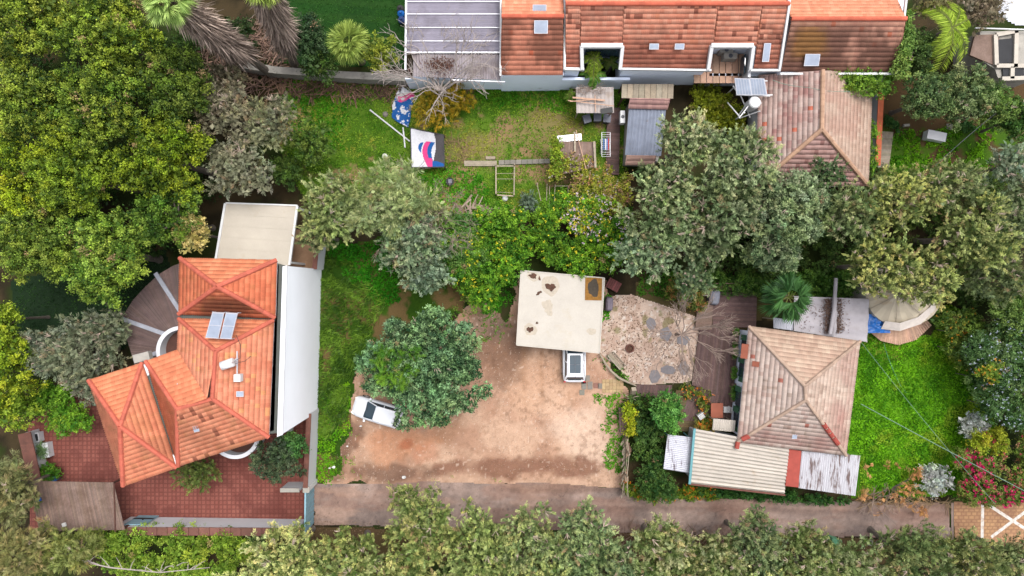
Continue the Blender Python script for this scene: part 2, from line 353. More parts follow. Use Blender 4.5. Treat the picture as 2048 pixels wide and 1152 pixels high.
def c_brick(base1, base2, joint, bw, bh, ang=0, off=.5):
    joint = np.array(joint)
    def f(x, y):
        a = R(ang); u = x*math.cos(a)+y*math.sin(a); v = -x*math.sin(a)+y*math.cos(a)
        r = np.floor(v/bh); uu = u/bw+(r % 2)*off; i = np.floor(uu); h = _tab[(i.astype(int)*7) % 256, (r.astype(int)*13) % 256]
        c = mixc(base1, base2, np.clip(h*.45+.9*fbm(x, y, 2, 33)-.2, 0, 1)); c = mixc(c, joint*np.ones(3), sm(fbm(x, y, 1.1, 34, 5), .52, .66)*.5); j = (np.abs(uu-i-.5) > .5-.055/bw) | (np.abs(v/bh-r-.5) > .5-.05/bh)
        return mixc(c, joint, j*.55)
    return f
sheet('courtyard_paving', [(55, 850), (130, 790), (640, 800), (613, 965), (613, 1050), (60, 1060)], .016, c_brick(A((138, 80, 70)), A((164, 104, 92)), A((108, 62, 56)), .34, .34, off=0), cell=0.05, rag=0.0, seed=3)
sheet('brick_paving', [(1907, 1002), (2300, 1000), (2300, 1100), (1908, 1080)], .020, c_brick(A((176, 134, 104)), A((206, 164, 118)), A((140, 104, 84)), .42, .28), cell=0.05, rag=0.02, seed=3)
sheet('kerb_strip', [(1899, 1003), (1907, 1003), (1908, 1080), (1900, 1080)], .06, lambda x, y: mixc(A((142, 122, 114)), A((158, 138, 128)), vn(x, y, .3)), rag=0.0, cell=.1)
def c_lawnR(x, y):
    t = fbm(x, y, 1.5, 41); c = mixc(A((56, 104, 12)), A((96, 148, 26)), sm(t, .3, .7))
    c = mixc(c, A((120, 118, 48)), blob(x, y, 1755, 690, 60, 30, -10, 2)*.5); return c
sheet('side_lawn', [(1700, 650), (1860, 670), (1895, 610), (1960, 640), (1990, 850), (1960, 990), (1700, 998), (1690, 900)], .012, c_lawnR, seed=4)
def c_garden(x, y):
    t = fbm(x, y, 1.4, 43); c = mixc(A((66, 102, 22)), A((98, 128, 40)), sm(t, .3, .7))
    b = sm(fbm(x, y, 2.0, 45, 5), .53, .66)*.8
    b = np.maximum(b, blob(x, y, 1080, 260, 60, 80, 0, 5)*.55); pass
    b = np.maximum(b, blob(x, y, 960, 300, 60, 40, 0, 7)*.5)
    c = mixc(c, A((162, 126, 98)), b)
    return c
sheet('garden_lawn', [(560, 155), (830, 165), (1250, 180), (1250, 440), (1000, 445), (880, 420), (620, 420), (560, 300)], .010, c_garden, seed=5)
sheet('turf_lawn', [(555, -60), (815, -60), (812, 138), (540, 128)], .014, lambda x, y: mixc(mixc(A((24, 54, 20)), A((40, 80, 28)), fbm(x, y, 1.5, 47)), A((54, 84, 34)), (np.sin(y*5.2+.3*x) > .2)*.25)*(.85+.3*vn(x, y, .16, 3))[..., None], seed=6, rag=.05)
sheet('back_garden', [(1750, 150), (2100, 160), (2100, 360), (1750, 360)], .011, lambda x, y: mixc(mixc(A((56, 90, 22)), A((84, 116, 30)), fbm(x, y, 1.5, 49)), A((92, 72, 48)), np.maximum(sm(y, wy(270), wy(240)), sm(fbm(x, y, 1.6, 48), .5, .6))), seed=7)
sheet('weed_strip', [(640, 480), (790, 480), (1000, 540), (1010, 640), (950, 590), (880, 650), (715, 740), (700, 860), (670, 965), (630, 968), (636, 830)], .014, lambda x, y: mixc(mixc(A((38, 70, 14)), A((66, 98, 22)), fbm(x, y, 1.2, 51)), A((112, 92, 58)), sm(fbm(x, y, 1.6, 52), .55, .64)), seed=8, rag=.7)
def c_sand(x, y):
    t = fbm(x, y, .5, 61, 4); s = vn(x, y, .16, 62)
    c = mixc(A((192, 164, 146)), A((214, 190, 172)), sm(t, .3, .65)); c = mixc(c, A((242, 236, 228)), sm(s, .7, .9)*.5); c = mixc(c, A((150, 122, 104)), sm(vn(x, y, .2, 63), .76, .9)*.5)
    c = mixc(c, A((126, 120, 70)), sm(fbm(x, y, .8, 64, 4), .64, .72)*.7); return c
sheet('gravel_patio', [(1203, 640), (1222, 592), (1262, 588), (1330, 610), (1412, 640), (1400, 760), (1300, 772), (1262, 768), (1235, 735), (1200, 705)], .024, c_sand, cell=0.08, rag=0.12, seed=9)
sheet('forest_floor', [(1270, 560), (1690, 560), (1690, 600), (1560, 640), (1420, 660), (1270, 600)], .007, lambda x, y: mixc(A((70, 76, 34)), A((104, 82, 60)), fbm(x, y, .8, 65)), seed=10)
sheet('verge', [(628, 1052), (1000, 1060), (1900, 1080), (2200, 1082), (2200, 1130), (600, 1120)], .010, lambda x, y: mixc(A((112, 86, 68)), A((88, 78, 40)), fbm(x, y, .9, 66)), seed=11, rag=.15)
# white cross on the brick paving
def strip(name, pts, w, z):
    mb = MB()
    for a, b in pts:
        p = P(*a); q = P(*b); d = (q-p).normalized(); n_ = Vector((-d.y, d.x, 0))*w/2
        mb.add([(v[0], v[1], z) for v in (p-n_, q-n_, q+n_, p+n_)], [(0, 1, 2, 3)])
    o = mb.build(name, m_mark); tag(o, kind='structure'); return o
strip('road_marking', [((1965, 1007), (1964, 1076))], .24, .026)
strip('road_marking', [((1974, 1008), (2100, 1090))], .24, .030)
strip('road_marking', [((1982, 1074), (2068, 1010))], .24, .034)

# ------------------------------------------------------------------ foliage
class Leaves:
    def __init__(s, seed=0): s.V = []; s.C = []; s.r = np.random.RandomState(seed)
    def add(s, B, D, L, Wd, C, fold=0.0):
        """leaf quads: base points B, directions D (unit), lengths L, widths Wd, colours C"""
        n = len(B); r = s.r; rnd = r.normal(size=(n, 3)); sd_ = np.cross(D, rnd); sd_ /= np.linalg.norm(sd_, axis=1)[:, None]+1e-9
        L = np.broadcast_to(L, (n,))[:, None]; Wd = np.broadcast_to(Wd, (n,))[:, None]
        mid = B+D*L*.5; tip = B+D*L+np.array([0, 0, -1])*L*.12
        q = np.stack([B, mid-sd_*Wd*.5, tip, mid+sd_*Wd*.5], 1); s.V.append(q.reshape(-1, 3)); s.C.append(C)
    def build(s, name, parent=None, loc=None, m=None):
        V = np.concatenate(s.V); C = np.clip(np.concatenate(s.C), 0.002, 1); n = len(V)//4
        return npmesh(name, V, np.arange(n*4).reshape(n, 4), m or leaf, parent=parent, loc=loc, fcol=C)
def unit(v): return v/(np.linalg.norm(v, axis=-1, keepdims=True)+1e-9)
# tips per m2, leaves per tip, spray length, clump radius, leaf length, leaf width, forward weight, side weight
ST = {
 'ficus':   dict(d=2.2, k=76, SL=.52, cr=.22, l=.145, w=.095, fa=.6, fs=1.0, up=.8, core=.5, gr=.85),
 'broad':   dict(d=2.8, k=56, SL=.38, cr=.19, l=.14, w=.085, fa=.5, fs=1.0, up=.6, core=.5, gr=.5),
 'carob':   dict(d=4.8, k=46, SL=.26, cr=.15, l=.18, w=.075, fa=.4, fs=1.0, up=.8, core=.6, gr=.85),
 'conifer': dict(d=3.3, k=60, SL=.95, cr=.085, l=.17, w=.045, fa=1.0, fs=.75, up=.5, core=.5, gr=1.0),
 'olive':   dict(d=4.4, k=46, SL=.70, cr=.08, l=.16, w=.03, fa=1.0, fs=.6, up=.35, core=.5, gr=.6),
 'fine':    dict(d=8.0, k=28, SL=.5, cr=.10, l=.32, w=.028, fa=1.0, fs=.35, up=.3, core=.5, gr=.4),
 'shrub':   dict(d=5.0, k=30, SL=.26, cr=.14, l=.12, w=.075, fa=.5, fs=1.0, up=.6, core=.6, gr=.5),
 'vine':    dict(d=5.0, k=26, SL=.20, cr=.18, l=.14, w=.11, fa=.2, fs=1.0, up=.9, core=.4, gr=.3),
}
def fill(lv, lobes, style, c_lo, c_hi, accent=None, af=0.0, dens=1.0, zmin=0.15, lobevar=.35):
    """lobes: (n,6) centre xyz + radii xyz. Sprays of leaves over the lobe surfaces, bigger leaves inside."""
    r = lv.r; p = ST[style]; lb = np.asarray(lobes, float); area = lb[:, 3]*lb[:, 4]*2.2*math.pi*.75
    dens *= 1.6; n = max(6, int(area.sum()*p['d']*dens)); pick = r.choice(len(lb), n, p=area/area.sum()); c = lb[pick, :3]; rad = lb[pick, 3:]
    d = unit(r.normal(size=(n, 3))); d[:, 2] = np.abs(d[:, 2])*np.where(r.rand(n) < .8, 1, -.6)
    pos = c+d*rad*r.uniform(.8, 1.06, (n, 1))
    # drop tips buried inside other lobes
    bur = np.zeros(n, bool)
    for i in range(len(lb)):
        q = (pos-lb[i, :3])/lb[i, 3:]; bur |= (np.einsum('ij,ij->i', q, q) < .62) & (pick != i)
    ok = ~bur & (pos[:, 2] > zmin); pos = pos[ok]; d = d[ok]; pick = pick[ok]; n = len(pos)
    ax = unit(d+np.array([0, 0, p['up']])+r.normal(size=(n, 3))*.3)
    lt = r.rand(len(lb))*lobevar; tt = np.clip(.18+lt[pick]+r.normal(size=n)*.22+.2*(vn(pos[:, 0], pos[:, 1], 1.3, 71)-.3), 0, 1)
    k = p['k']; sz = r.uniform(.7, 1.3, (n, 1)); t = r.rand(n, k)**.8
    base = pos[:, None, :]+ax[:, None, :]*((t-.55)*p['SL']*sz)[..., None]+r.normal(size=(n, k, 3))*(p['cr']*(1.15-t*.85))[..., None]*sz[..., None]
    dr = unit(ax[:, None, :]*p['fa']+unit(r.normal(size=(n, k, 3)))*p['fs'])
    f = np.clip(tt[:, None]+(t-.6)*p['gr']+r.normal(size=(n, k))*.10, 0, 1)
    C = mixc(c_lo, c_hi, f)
    if accent is not None:
        am = r.rand(n) < af; C[am] = mixc(C[am], accent, r.uniform(.5, 1, (am.sum(), k)))
    hv = 1+r.normal(size=(len(lb), 1, 3))*np.array([.055, .03, .08]); C = C*hv[pick]*(1+r.normal(size=(n, 1, 3))*np.array([.04, .03, .05]))
    dd = r.rand(n) < (.035 if style in ('conifer', 'olive', 'fine') else .012); C[dd] = mixc(C[dd], L_((150, 118, 92)), r.uniform(.4, .9, (dd.sum(), k)))
    C = C*r.uniform(.85, 1.15, (n, k, 1))
    lv.add(base.reshape(-1, 3), dr.reshape(-1, 3), p['l']*r.uniform(.7, 1.25, n*k), p['w']*r.uniform(.8, 1.2, n*k), C.reshape(-1, 3))
    # inner, larger foliage
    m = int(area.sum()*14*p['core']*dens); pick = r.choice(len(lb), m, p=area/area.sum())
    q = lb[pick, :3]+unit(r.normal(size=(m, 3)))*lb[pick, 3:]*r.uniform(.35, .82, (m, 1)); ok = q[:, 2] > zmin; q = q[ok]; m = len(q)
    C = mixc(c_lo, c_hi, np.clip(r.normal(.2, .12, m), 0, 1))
    lv.add(q, unit(r.normal(size=(m, 3))+np.array([0, 0, .2])), .42*r.uniform(.7, 1.2, m), .26, C)
def dome(rng, cx, cy, z, rx, ry, rz, n=None, lr=(.45, .85), avoid=()):
    """clumps arranged over a dome crown, plus a loose inner mass"""
    rm = math.sqrt(rx*ry); k = min(1.0, max(.34, rm/3.2)); lo, hi = lr[0]*k, lr[1]*k; mid = (lo+hi)/2
    n = n or int(np.clip(1.15*rx*ry/(mid*mid), 7, 70)); out = []; p1, p2 = rng.uniform(0, 6), rng.uniform(0, 6)
    for i in range(n):
        q = math.sqrt((i+.5)/n)*.9; t = i*2.39996+rng.uniform(-.35, .35); q *= 1+q*q*(.10*math.sin(3*t+p1)+.10*math.sin(5*t+p2)+rng.uniform(-.14, .08))
        lrr = rng.uniform(lo, hi); h = math.sqrt(max(0, 1-q*q))
        x = cx+(rx-lrr*.4)*q*math.cos(t); y = cy+(ry-lrr*.4)*q*math.sin(t); zz = z+rz*(h-.45)*rng.uniform(.8, 1.05)+rng.uniform(-.35, .35)*k
        if any(math.hypot(x-a.x, y-a.y) < b for a, b in avoid): continue
        out.append((x, y, zz, lrr*rng.uniform(.85, 1.15), lrr*rng.uniform(.85, 1.15), lrr*rng.uniform(.75, 1.05)))
    out.append((cx, cy, z-rz*.3, rx*.62, ry*.62, rz*.5)); return out
def limbs(mb, bx, by, lobes, h, r0, rng, lean=(0, 0)):
    top = Vector((bx+lean[0], by+lean[1], h)); b = Vector((bx, by, -.02))
    mid = b.lerp(top, .5)+Vector((rng.uniform(-.15, .15), rng.uniform(-.15, .15), 0))
    mb.tube([b, b.lerp(mid, .15), mid, top], [r0*1.35, r0, r0*.8, r0*.55], 8)
    for lb in lobes[:14]:
        e = Vector(lb[:3]); s_ = b.lerp(top, rng.uniform(.55, 1.0)); m_ = s_.lerp(e, .5)+Vector((0, 0, .25*rng.random()))
        mb.tube([s_, m_, e], [r0*.42, r0*.28, r0*.12], 5)
seedc = [100]
def tree(name, label, px, py, z, rpx, style, lo, hi, top=None, ry=None, rz=None, cat='tree', group=None, accent=None, af=0, dens=1.0, twigs=0, nl=None, lobevar=.35, trunk=True, lr=(.45, .85), avoid=()):
    """crown centred on photo pixel (px,py) at height z, radius rpx pixels"""
    seedc[0] += 1; rng = random.Random(seedc[0]); c = P(px, py, z); rx = M(rpx, z); ry_ = M(ry or rpx, z); rz_ = rz or min(.8*(rx+ry_)/2, z*.75)
    t = thing(name, label, cat, (c.x, c.y, 0), group=group)
    lobes = dome(rng, c.x, c.y, z, rx*.92, ry_*.92, rz_, nl, lr, avoid)
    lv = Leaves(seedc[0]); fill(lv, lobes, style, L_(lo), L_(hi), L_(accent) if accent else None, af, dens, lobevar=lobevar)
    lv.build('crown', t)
    mb = MB(); limbs(mb, c.x, c.y, lobes, max(.4, z-rz_*.35), max(.04, min(.28, rx*.07)), rng)
    if twigs:
        tw = mb
        for i in range(twigs):
            lb = rng.choice(lobes[:-1]); d = Vector((rng.uniform(-1, 1), rng.uniform(-1, 1), rng.uniform(.3, 1))).normalized()
            s_ = Vector(lb[:3])+d*lb[3]*.4
            for _ in range(5):
                e = s_+(d+Vector((rng.uniform(-.7, .7), rng.uniform(-.7, .7), rng.uniform(-.2, .5)))).normalized()*lb[3]*rng.uniform(.5, .95)
                tw.tube([s_, s_.lerp(e, .5)+Vector((0, 0, .08)), e], [.024, .018, .008], 4, c=(3.6, 3.4, 3.3))
    mb.build('trunk' if rx > 1.3 else 'stem', m_bark, t)
    return t
def inpoly(x, y, poly): return sdf(np.array([x]), np.array([y]), poly)[0] > 0
def mass(name, label, pxpoly, z, h, style, lo, hi, cat, rad=(.5, .9), n=60, flowers=None, accent=None, af=0, dens=1.0, group=None, zf=None, stem=True, kind=None):
    """hedge / climber: lobes spread through a polygon given in photo pixels at height z"""
    seedc[0] += 1; rng = random.Random(seedc[0]); poly = W(pxpoly, z); c = cen(poly); t = thing(name, label, cat, (c.x, c.y, 0), group=group)
    xs = [p[0] for p in poly]; ys = [p[1] for p in poly]; lobes = []; tries = 0
    while len(lobes) < n and tries < n*30:
        tries += 1; x = rng.uniform(min(xs), max(xs)); y = rng.uniform(min(ys), max(ys))
        if inpoly(x, y, poly):
            r_ = rng.uniform(*rad); zz = (zf(x, y) if zf else z)+rng.uniform(-h*.5, h*.35); lobes.append((x, y, zz, r_, r_, min(r_*.8, max(.12, h*.6))))
    lv = Leaves(seedc[0]); fill(lv, lobes, style, L_(lo), L_(hi), L_(accent) if accent else None, af, dens, zmin=.03)
    lv.build('foliage', t)
    if stem:
        mb = MB()
        for lb in lobes[::3]:
            b = Vector((lb[0], lb[1], 0 if z < 3.5 else z-h-.3)) if n >= 30 else Vector((c.x+(lb[0]-c.x)*.05, c.y+(lb[1]-c.y)*.05, 0 if z < 3.5 else z-h-.3)); mb.tube([b, b.lerp(Vector(lb[:3]), .5)+Vector((.1, -.05, 0)), Vector(lb[:3])], [.04, .03, .015], 5)
        mb.build('stem', m_bark, t)
    if flowers:
        for fc, cnt, fr, fpoly in flowers:
            fl = Leaves(seedc[0]+7); r = fl.r; fp = W(fpoly, z) if fpoly else None; lb = np.array(lobes)
            if fp is not None: lb = lb[[bool(inpoly(a[0], a[1], fp)) for a in lb]]
            if len(lb) == 0: continue
            pk = r.randint(0, len(lb), cnt); d = unit(r.normal(size=(cnt, 3))); d[:, 2] = np.abs(d[:, 2])+.3; d = unit(d)
            c0 = lb[pk, :3]+d*lb[pk, 3:]*1.12
            kk = 6; B = np.repeat(c0, kk, 0)+r.normal(size=(cnt*kk, 3))*fr*.25; D = unit(np.repeat(d, kk, 0)*.3+unit(r.normal(size=(cnt*kk, 3))))
            fl.add(B, D, fr, fr*.8, mixc(lin(fc, .8), lin(fc, .55), r.rand(cnt*kk))); fl.build('blossom', t)
    return t
def grass(name, pxpoly, per, l, w, lo, hi, z=.01, rag=.3, maskfn=None, lean=(0, 0), seed=0, patch=.0, kind='stuff', clump=5, yel=None):
    lv = Leaves(500+seed); r = lv.r; poly = W(pxpoly); xs = [p[0] for p in poly]; ys = [p[1] for p in poly]
    ar = (max(xs)-min(xs)+1)*(max(ys)-min(ys)+1); n = int(ar*per/clump)
    x = r.uniform(min(xs)-.5, max(xs)+.5, n); y = r.uniform(min(ys)-.5, max(ys)+.5, n); s = sdf(x, y, poly)+rag*2*(fbm(x, y, 1.0, seed+80)-.5)
    ok = s > 0
    if patch: ok &= (fbm(x, y, 1.7, seed+81)+r.normal(size=n)*.04) < patch
    if maskfn is not None: ok &= r.rand(n) < maskfn(x, y)
    x = x[ok]; y = y[ok]; n = len(x); k = clump; tone = np.clip(fbm(x, y, 1.1, seed+82)*1.6-.4+r.normal(size=n)*.22, 0, 1)
    B = np.stack([x, y, np.full(n, z)], 1)[:, None, :]+r.normal(size=(n, k, 3))*np.array([.05, .05, 0]); lh = l*(.6+.8*fbm(x, y, .7, seed+83))
    D = unit(unit(r.normal(size=(n, k, 3)))*np.array([1, 1, .3])+np.array([lean[0], lean[1], .75])); D[..., 2] = np.abs(D[..., 2])
    C = mixc(L_(lo), L_(hi), np.clip(tone[:, None]+r.normal(size=(n, k))*.12, 0, 1))
    if yel is not None: C = mixc(C, L_(yel), sm(fbm(x, y, 2.2, seed+84), .55, .7)[:, None]*np.ones((1, k))*.7)
    lv.add(B.reshape(-1, 3), D.reshape(-1, 3), (np.repeat(lh, k)*r.uniform(.7, 1.3, n*k)), w, C.reshape(-1, 3))
    o = lv.build(name); return tag(o, kind=kind)

grass('grass', [(1700, 650), (1745, 668), (1860, 670), (1895, 610), (1960, 640), (1990, 850), (1960, 990), (1720, 992), (1722, 905), (1690, 900)], 260, .17, .10, (52, 106, 6), (116, 170, 26), seed=1, yel=(130, 150, 40), z=.015)
tag(bpy.context.scene.objects['grass'], 'lush bright green clover lawn beside the beige tiled house', 'grass')
_o = grass('grass', [(570, 160), (830, 168), (1250, 180), (1250, 440), (1000, 445), (880, 420), (620, 420), (565, 300)], 190, .13, .07, (58, 104, 16), (126, 154, 44), seed=2, patch=.74, z=.012, yel=(150, 146, 60)); tag(_o, 'patchy yellow green grass of the rear garden with bare spots', 'grass')
_o = grass('weeds', [(830, 335), (960, 345), (985, 400), (1060, 430), (1000, 440), (870, 410)], 170, .2, .12, (44, 104, 14), (90, 150, 32), seed=3, patch=.66); tag(_o, 'bright green leafy weeds below the covered trampoline frame', 'weeds')
_o = grass('weeds', [(570, 165), (700, 190), (690, 300), (620, 300), (570, 240)], 150, .2, .11, (38, 96, 12), (84, 140, 26), seed=4, patch=.7); tag(_o, 'bright green weeds below the long concrete wall', 'weeds')
_o = grass('weeds', [(1000, 170), (1140, 182), (1140, 225), (1000, 215), (930, 190)], 170, .2, .11, (46, 104, 14), (96, 146, 30), seed=5, patch=.72); tag(_o, 'bright green weeds along the foot of the pale blue house wall', 'weeds')
_o = grass('weeds', [(650, 495), (790, 485), (800, 600), (760, 610), (700, 560)], 210, .24, .12, (26, 90, 8), (60, 128, 18), seed=6); tag(_o, 'dense dark green clover patch between white facade and carob tree', 'weeds')
_o = grass('long_grass', [(642, 510), (700, 520), (780, 600), (715, 720), (700, 800), (690, 850), (655, 870), (636, 860)], 190, .55, .05, (36, 66, 10), (104, 136, 40), seed=7, lean=(-.8, -.5), patch=.66); tag(_o, 'long flattened grass leaning over along the white facade', 'grass')
_o = grass('weeds', [(637, 800), (700, 760), (700, 870), (672, 880), (664, 964), (630, 964)], 190, .18, .1, (70, 128, 12), (122, 164, 26), seed=8, patch=.75); tag(_o, 'yellow green grass verge between white wall and parked silver car', 'grass')
_o = grass('weeds', [(1190, 790), (1250, 788), (1248, 940), (1215, 942), (1205, 880)], 200, .2, .1, (48, 112, 14), (104, 154, 30), seed=9, patch=.62, rag=.5); tag(_o, 'green weeds growing along the crooked wooden fence', 'weeds')
_o = grass('weeds', [(930, 560), (1035, 560), (1035, 600), (985, 640), (940, 620)], 180, .2, .1, (36, 100, 12), (78, 140, 26), seed=10, patch=.62, rag=.5); tag(_o, 'green weeds at the left corner of the flat cream carport roof', 'weeds')
_o = grass('weeds', [(1775, 265), (1990, 250), (1990, 350), (1770, 360)], 200, .2, .12, (54, 106, 12), (112, 158, 24), seed=11, patch=.58); tag(_o, 'bright weeds around the white box in the back garden', 'weeds')
_o = grass('weeds', [(1200, 585), (1222, 590), (1218, 640), (1200, 640)], 260, .2, .12, (50, 120, 14), (90, 160, 30), seed=12, rag=.1); tag(_o, 'narrow green weed strip beside the small covered barbecue', 'weeds')
_o = grass('weeds', [(1180, 715), (1225, 715), (1262, 760), (1255, 772), (1190, 748)], 150, .2, .1, (50, 104, 18), (96, 140, 40), seed=13, patch=.58); tag(_o, 'thin weeds under the curved edging beside the parked suv', 'weeds')
_o = grass('weeds', [(1050, 702), (1078, 700), (1075, 745), (1064, 755)], 60, .12, .07, (80, 104, 40), (124, 134, 70), seed=14, patch=.5, rag=.4); tag(_o, 'sparse grass tufts in the wheel track below the carport', 'weeds')
_o = grass('weeds', [(1270, 545), (1700, 545), (1700, 590), (1420, 580), (1350, 600), (1280, 590)], 150, .26, .14, (40, 84, 16), (84, 124, 36), seed=15, patch=.62); tag(_o, 'dark green undergrowth between the tall cypresses and the wooden deck', 'undergrowth')

grit('gravel', 'pale and dark grit and small stones strewn over the dirt yard', YARD, 14000, ((120, 88, 68), (236, 218, 200)), 1)
grit('gravel', 'brown grit and leaf crumbs along the edges of the lane', [(630, 962), (1240, 966), (1262, 990), (1900, 1004), (1900, 1016), (1262, 1004), (1230, 984), (630, 980)], 5000, ((84, 62, 50), (190, 160, 140)), 2, z=.025)
grit('gravel', 'grit on the verge below the lane', [(628, 1040), (1000, 1050), (1900, 1070), (1900, 1100), (628, 1080)], 9000, ((70, 54, 38), (170, 140, 116)), 3, s=(.04, .12), z=.025)
_o = grass('weeds', [(640, 960), (1000, 962), (1010, 955), (660, 950)], 50, .10, .06, (80, 100, 40), (130, 140, 70), seed=16, patch=.5, rag=.4); tag(_o, 'thin weeds on the edge between dirt yard and lane', 'weeds')
_o = grass('weeds', [(640, 840), (735, 740), (760, 770), (720, 880), (690, 960), (650, 964)], 90, .14, .08, (66, 104, 20), (120, 150, 50), seed=17, patch=.50, rag=.8); tag(_o, 'scattered weeds fading into the dirt around the silver hatchback', 'weeds')
_o = grass('weeds', [(880, 640), (1000, 575), (1035, 620), (1000, 680), (940, 680)], 90, .14, .08, (56, 100, 20), (110, 146, 50), seed=18, patch=.5, rag=.8); tag(_o, 'scattered weeds at the top edge of the dirt yard', 'weeds')
_o = grass('turf', [(30, 570), (325, 510), (345, 560), (250, 695), (45, 750)], 120, .10, .05, (20, 44, 18), (42, 74, 26), seed=19, z=.01); tag(_o, 'short turf darkened to show shade between the left wood and the olive trees', 'turf')  # blades coloured dark to carry the same painted tree shade
_o = grass('turf', [(560, -30), (812, -30), (808, 134), (545, 124)], 120, .09, .045, (28, 66, 18), (56, 100, 34), seed=20, z=.018); tag(_o, 'short dark green turf above the long concrete wall', 'turf')
# ------------------------------------------------------------------ tiled roofs
def tiles(slopes, name, parent, c1, c2, row=.35, colw=.30, accents=(), moss=None, amp=.05, step=.045, pw=1.5, seed=0):
    """slopes: lists of 3D points, convex, the first edge is the eave. One mesh of real barrel tiles."""
    VV = []; FF = []; CC = []; nb = 0; r = np.random.RandomState(seed+11)
    for S in slopes:
        S = [Vector(p) for p in S]; A_, B_ = S[0], S[1]; u = (B_-A_).normalized(); far_ = max(S[2:], key=lambda p: (p-A_).cross(u).length)
        n = u.cross((far_-A_)).normalized()
        if n.z < 0: n = -n
        v = n.cross(u).normalized()
        if (far_-A_).dot(v) < 0: v = -v
        Q = [((p-A_).dot(u), (p-A_).dot(v)) for p in S]; us = [q[0] for q in Q]; vs = [q[1] for q in Q]
        i0 = math.floor(min(us)/colw); i1 = math.ceil(max(us)/colw); U = np.arange(i0*4, i1*4+1)*colw/4; U = np.clip(U, min(us)+1e-4, max(us)-1e-4)
        lo = np.full(len(U), 1e9); hi = np.full(len(U), -1e9)
        for a in range(len(Q)):
            (x0, y0), (x1, y1) = Q[a], Q[(a+1) % len(Q)]
            if abs(x1-x0) < 1e-6: continue
            t = (U-x0)/(x1-x0); ok = (t >= -1e-6) & (t <= 1+1e-6); yy = y0+t*(y1-y0); lo = np.where(ok, np.minimum(lo, yy), lo); hi = np.where(ok, np.maximum(hi, yy), hi)
        hi = np.maximum(hi, lo); lo = np.where(lo > 1e8, 0, lo); hi = np.where(hi < -1e8, 0, hi)
        ph = np.array([0, 1, 0, 1])[np.arange(len(U)) % 4]*amp
        An = np.array(A_); un = np.array(u); vnn = np.array(v); nn = np.array(n); v0min = min(vs)
        for j in range(int((max(vs)-v0min)/row)+1):
            a0 = np.clip(v0min+j*row, lo, hi); a1 = np.clip(v0min+(j+1)*row+.0, lo, hi)
            wob = r.uniform(-.012, .014, len(U))[(np.arange(len(U))//4)]
            p0 = An+U[:, None]*un+a0[:, None]*vnn+(ph*.3)[:, None]*nn
            p1 = An+U[:, None]*un+a0[:, None]*vnn+(ph+step+wob)[:, None]*nn
            p2 = An+U[:, None]*un+a1[:, None]*vnn+(ph*.8)[:, None]*nn
            m = len(U); VV.append(np.concatenate([p0, p1, p2])); k = np.arange(m-1); ok = (a1[:-1]-a0[:-1]+a1[1:]-a0[1:]) > .02; k = k[ok]
            f = np.concatenate([np.stack([k, k+1, k+1+m, k+m], 1), np.stack([k+m, k+1+m, k+1+2*m, k+2*m], 1)])+nb; nb += 3*m; FF.append(f)
            ti = (np.arange(m)//4); h1 = r.rand(m)[ti]; h2 = r.rand(m)[ti]; c = mixc(c1, c2, h1**pw)
            for ac, pr in accents:
                c = mixc(c, ac, (h2 < pr)*.85); h2 = np.where(h2 < pr, 2, h2-pr)
            mid = (p1+p2)/2
            if moss is not None: c = moss(c, mid[:, 0], mid[:, 1])
            c = c*(1-.30*(fbm(U*2.2, a0*.5, .8, 5)-.5)-.2*(fbm(mid[:, 0], mid[:, 1], .5, 6)-.5))[:, None]
            cc = c[k]; CC.append(np.concatenate([cc*.8, cc]))  # tile front edges darker: crease dirt and shade put into the colour
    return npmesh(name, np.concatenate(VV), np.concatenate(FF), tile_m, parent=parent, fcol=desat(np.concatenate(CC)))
def desat(c): l = c.mean(1, keepdims=True); return np.clip(c*.95+l*.05, 0, 1)*1.04
def ridge(mb, p, q, c, r=.18, up=.06):
    p = Vector(p)+Vector((0, 0, up)); q = Vector(q)+Vector((0, 0, up)); n = max(1, int((q-p).length/.42))
    for i in range(n):
        a = p.lerp(q, i/n); b = p.lerp(q, min(1, (i+1.08)/n)); k = random.uniform(.85, 1.12); mb.tube([a, b], [r*.86, r], 8, c=(c[0]*k, c[1]*k, c[2]*k))
def soffit(mb, pts, dz=.12):
    mb.add([(p[0], p[1], p[2]-dz) for p in pts], [tuple(range(len(pts)))])
def glasstile(parent, px, py, z, w, h, rz=0, tilt=0.3):
    c = P(px, py, z); t = MB(); t.box(0, 0, 0, w+.08, h+.08, .07, rz=rz, rx=tilt); f = MB(); f.box(0, 0, .03, w, h, .04, rz=rz, rx=tilt)
    a = MB(); a.v = [tuple(Vector(v)+c) for v in t.v]; a.f = t.f; a.c = t.c; o = a.build('skylight', m_alu, parent)
    b = MB(); b.v = [tuple(Vector(v)+c) for v in f.v]; b.f = f.f; b.c = f.c; b.build('pane', m_panel, o)
def wallprism(mb, pxpoly, zref, z0, z1, inset=0.0):
    pts = W(pxpoly, zref); c = cen(pts)
    q = [(c.x+(p.x-c.x)*(1-inset), c.y+(p.y-c.y)*(1-inset)) for p in pts]; mb.prism(q, z0, z1)

OR1, OR2 = A((236, 136, 94)), A((246, 150, 108)); OR_SHADE = A((216, 114, 76)); RID = A((214, 114, 92))  # darker orange puts the shade of slopes off the sun into the tiles
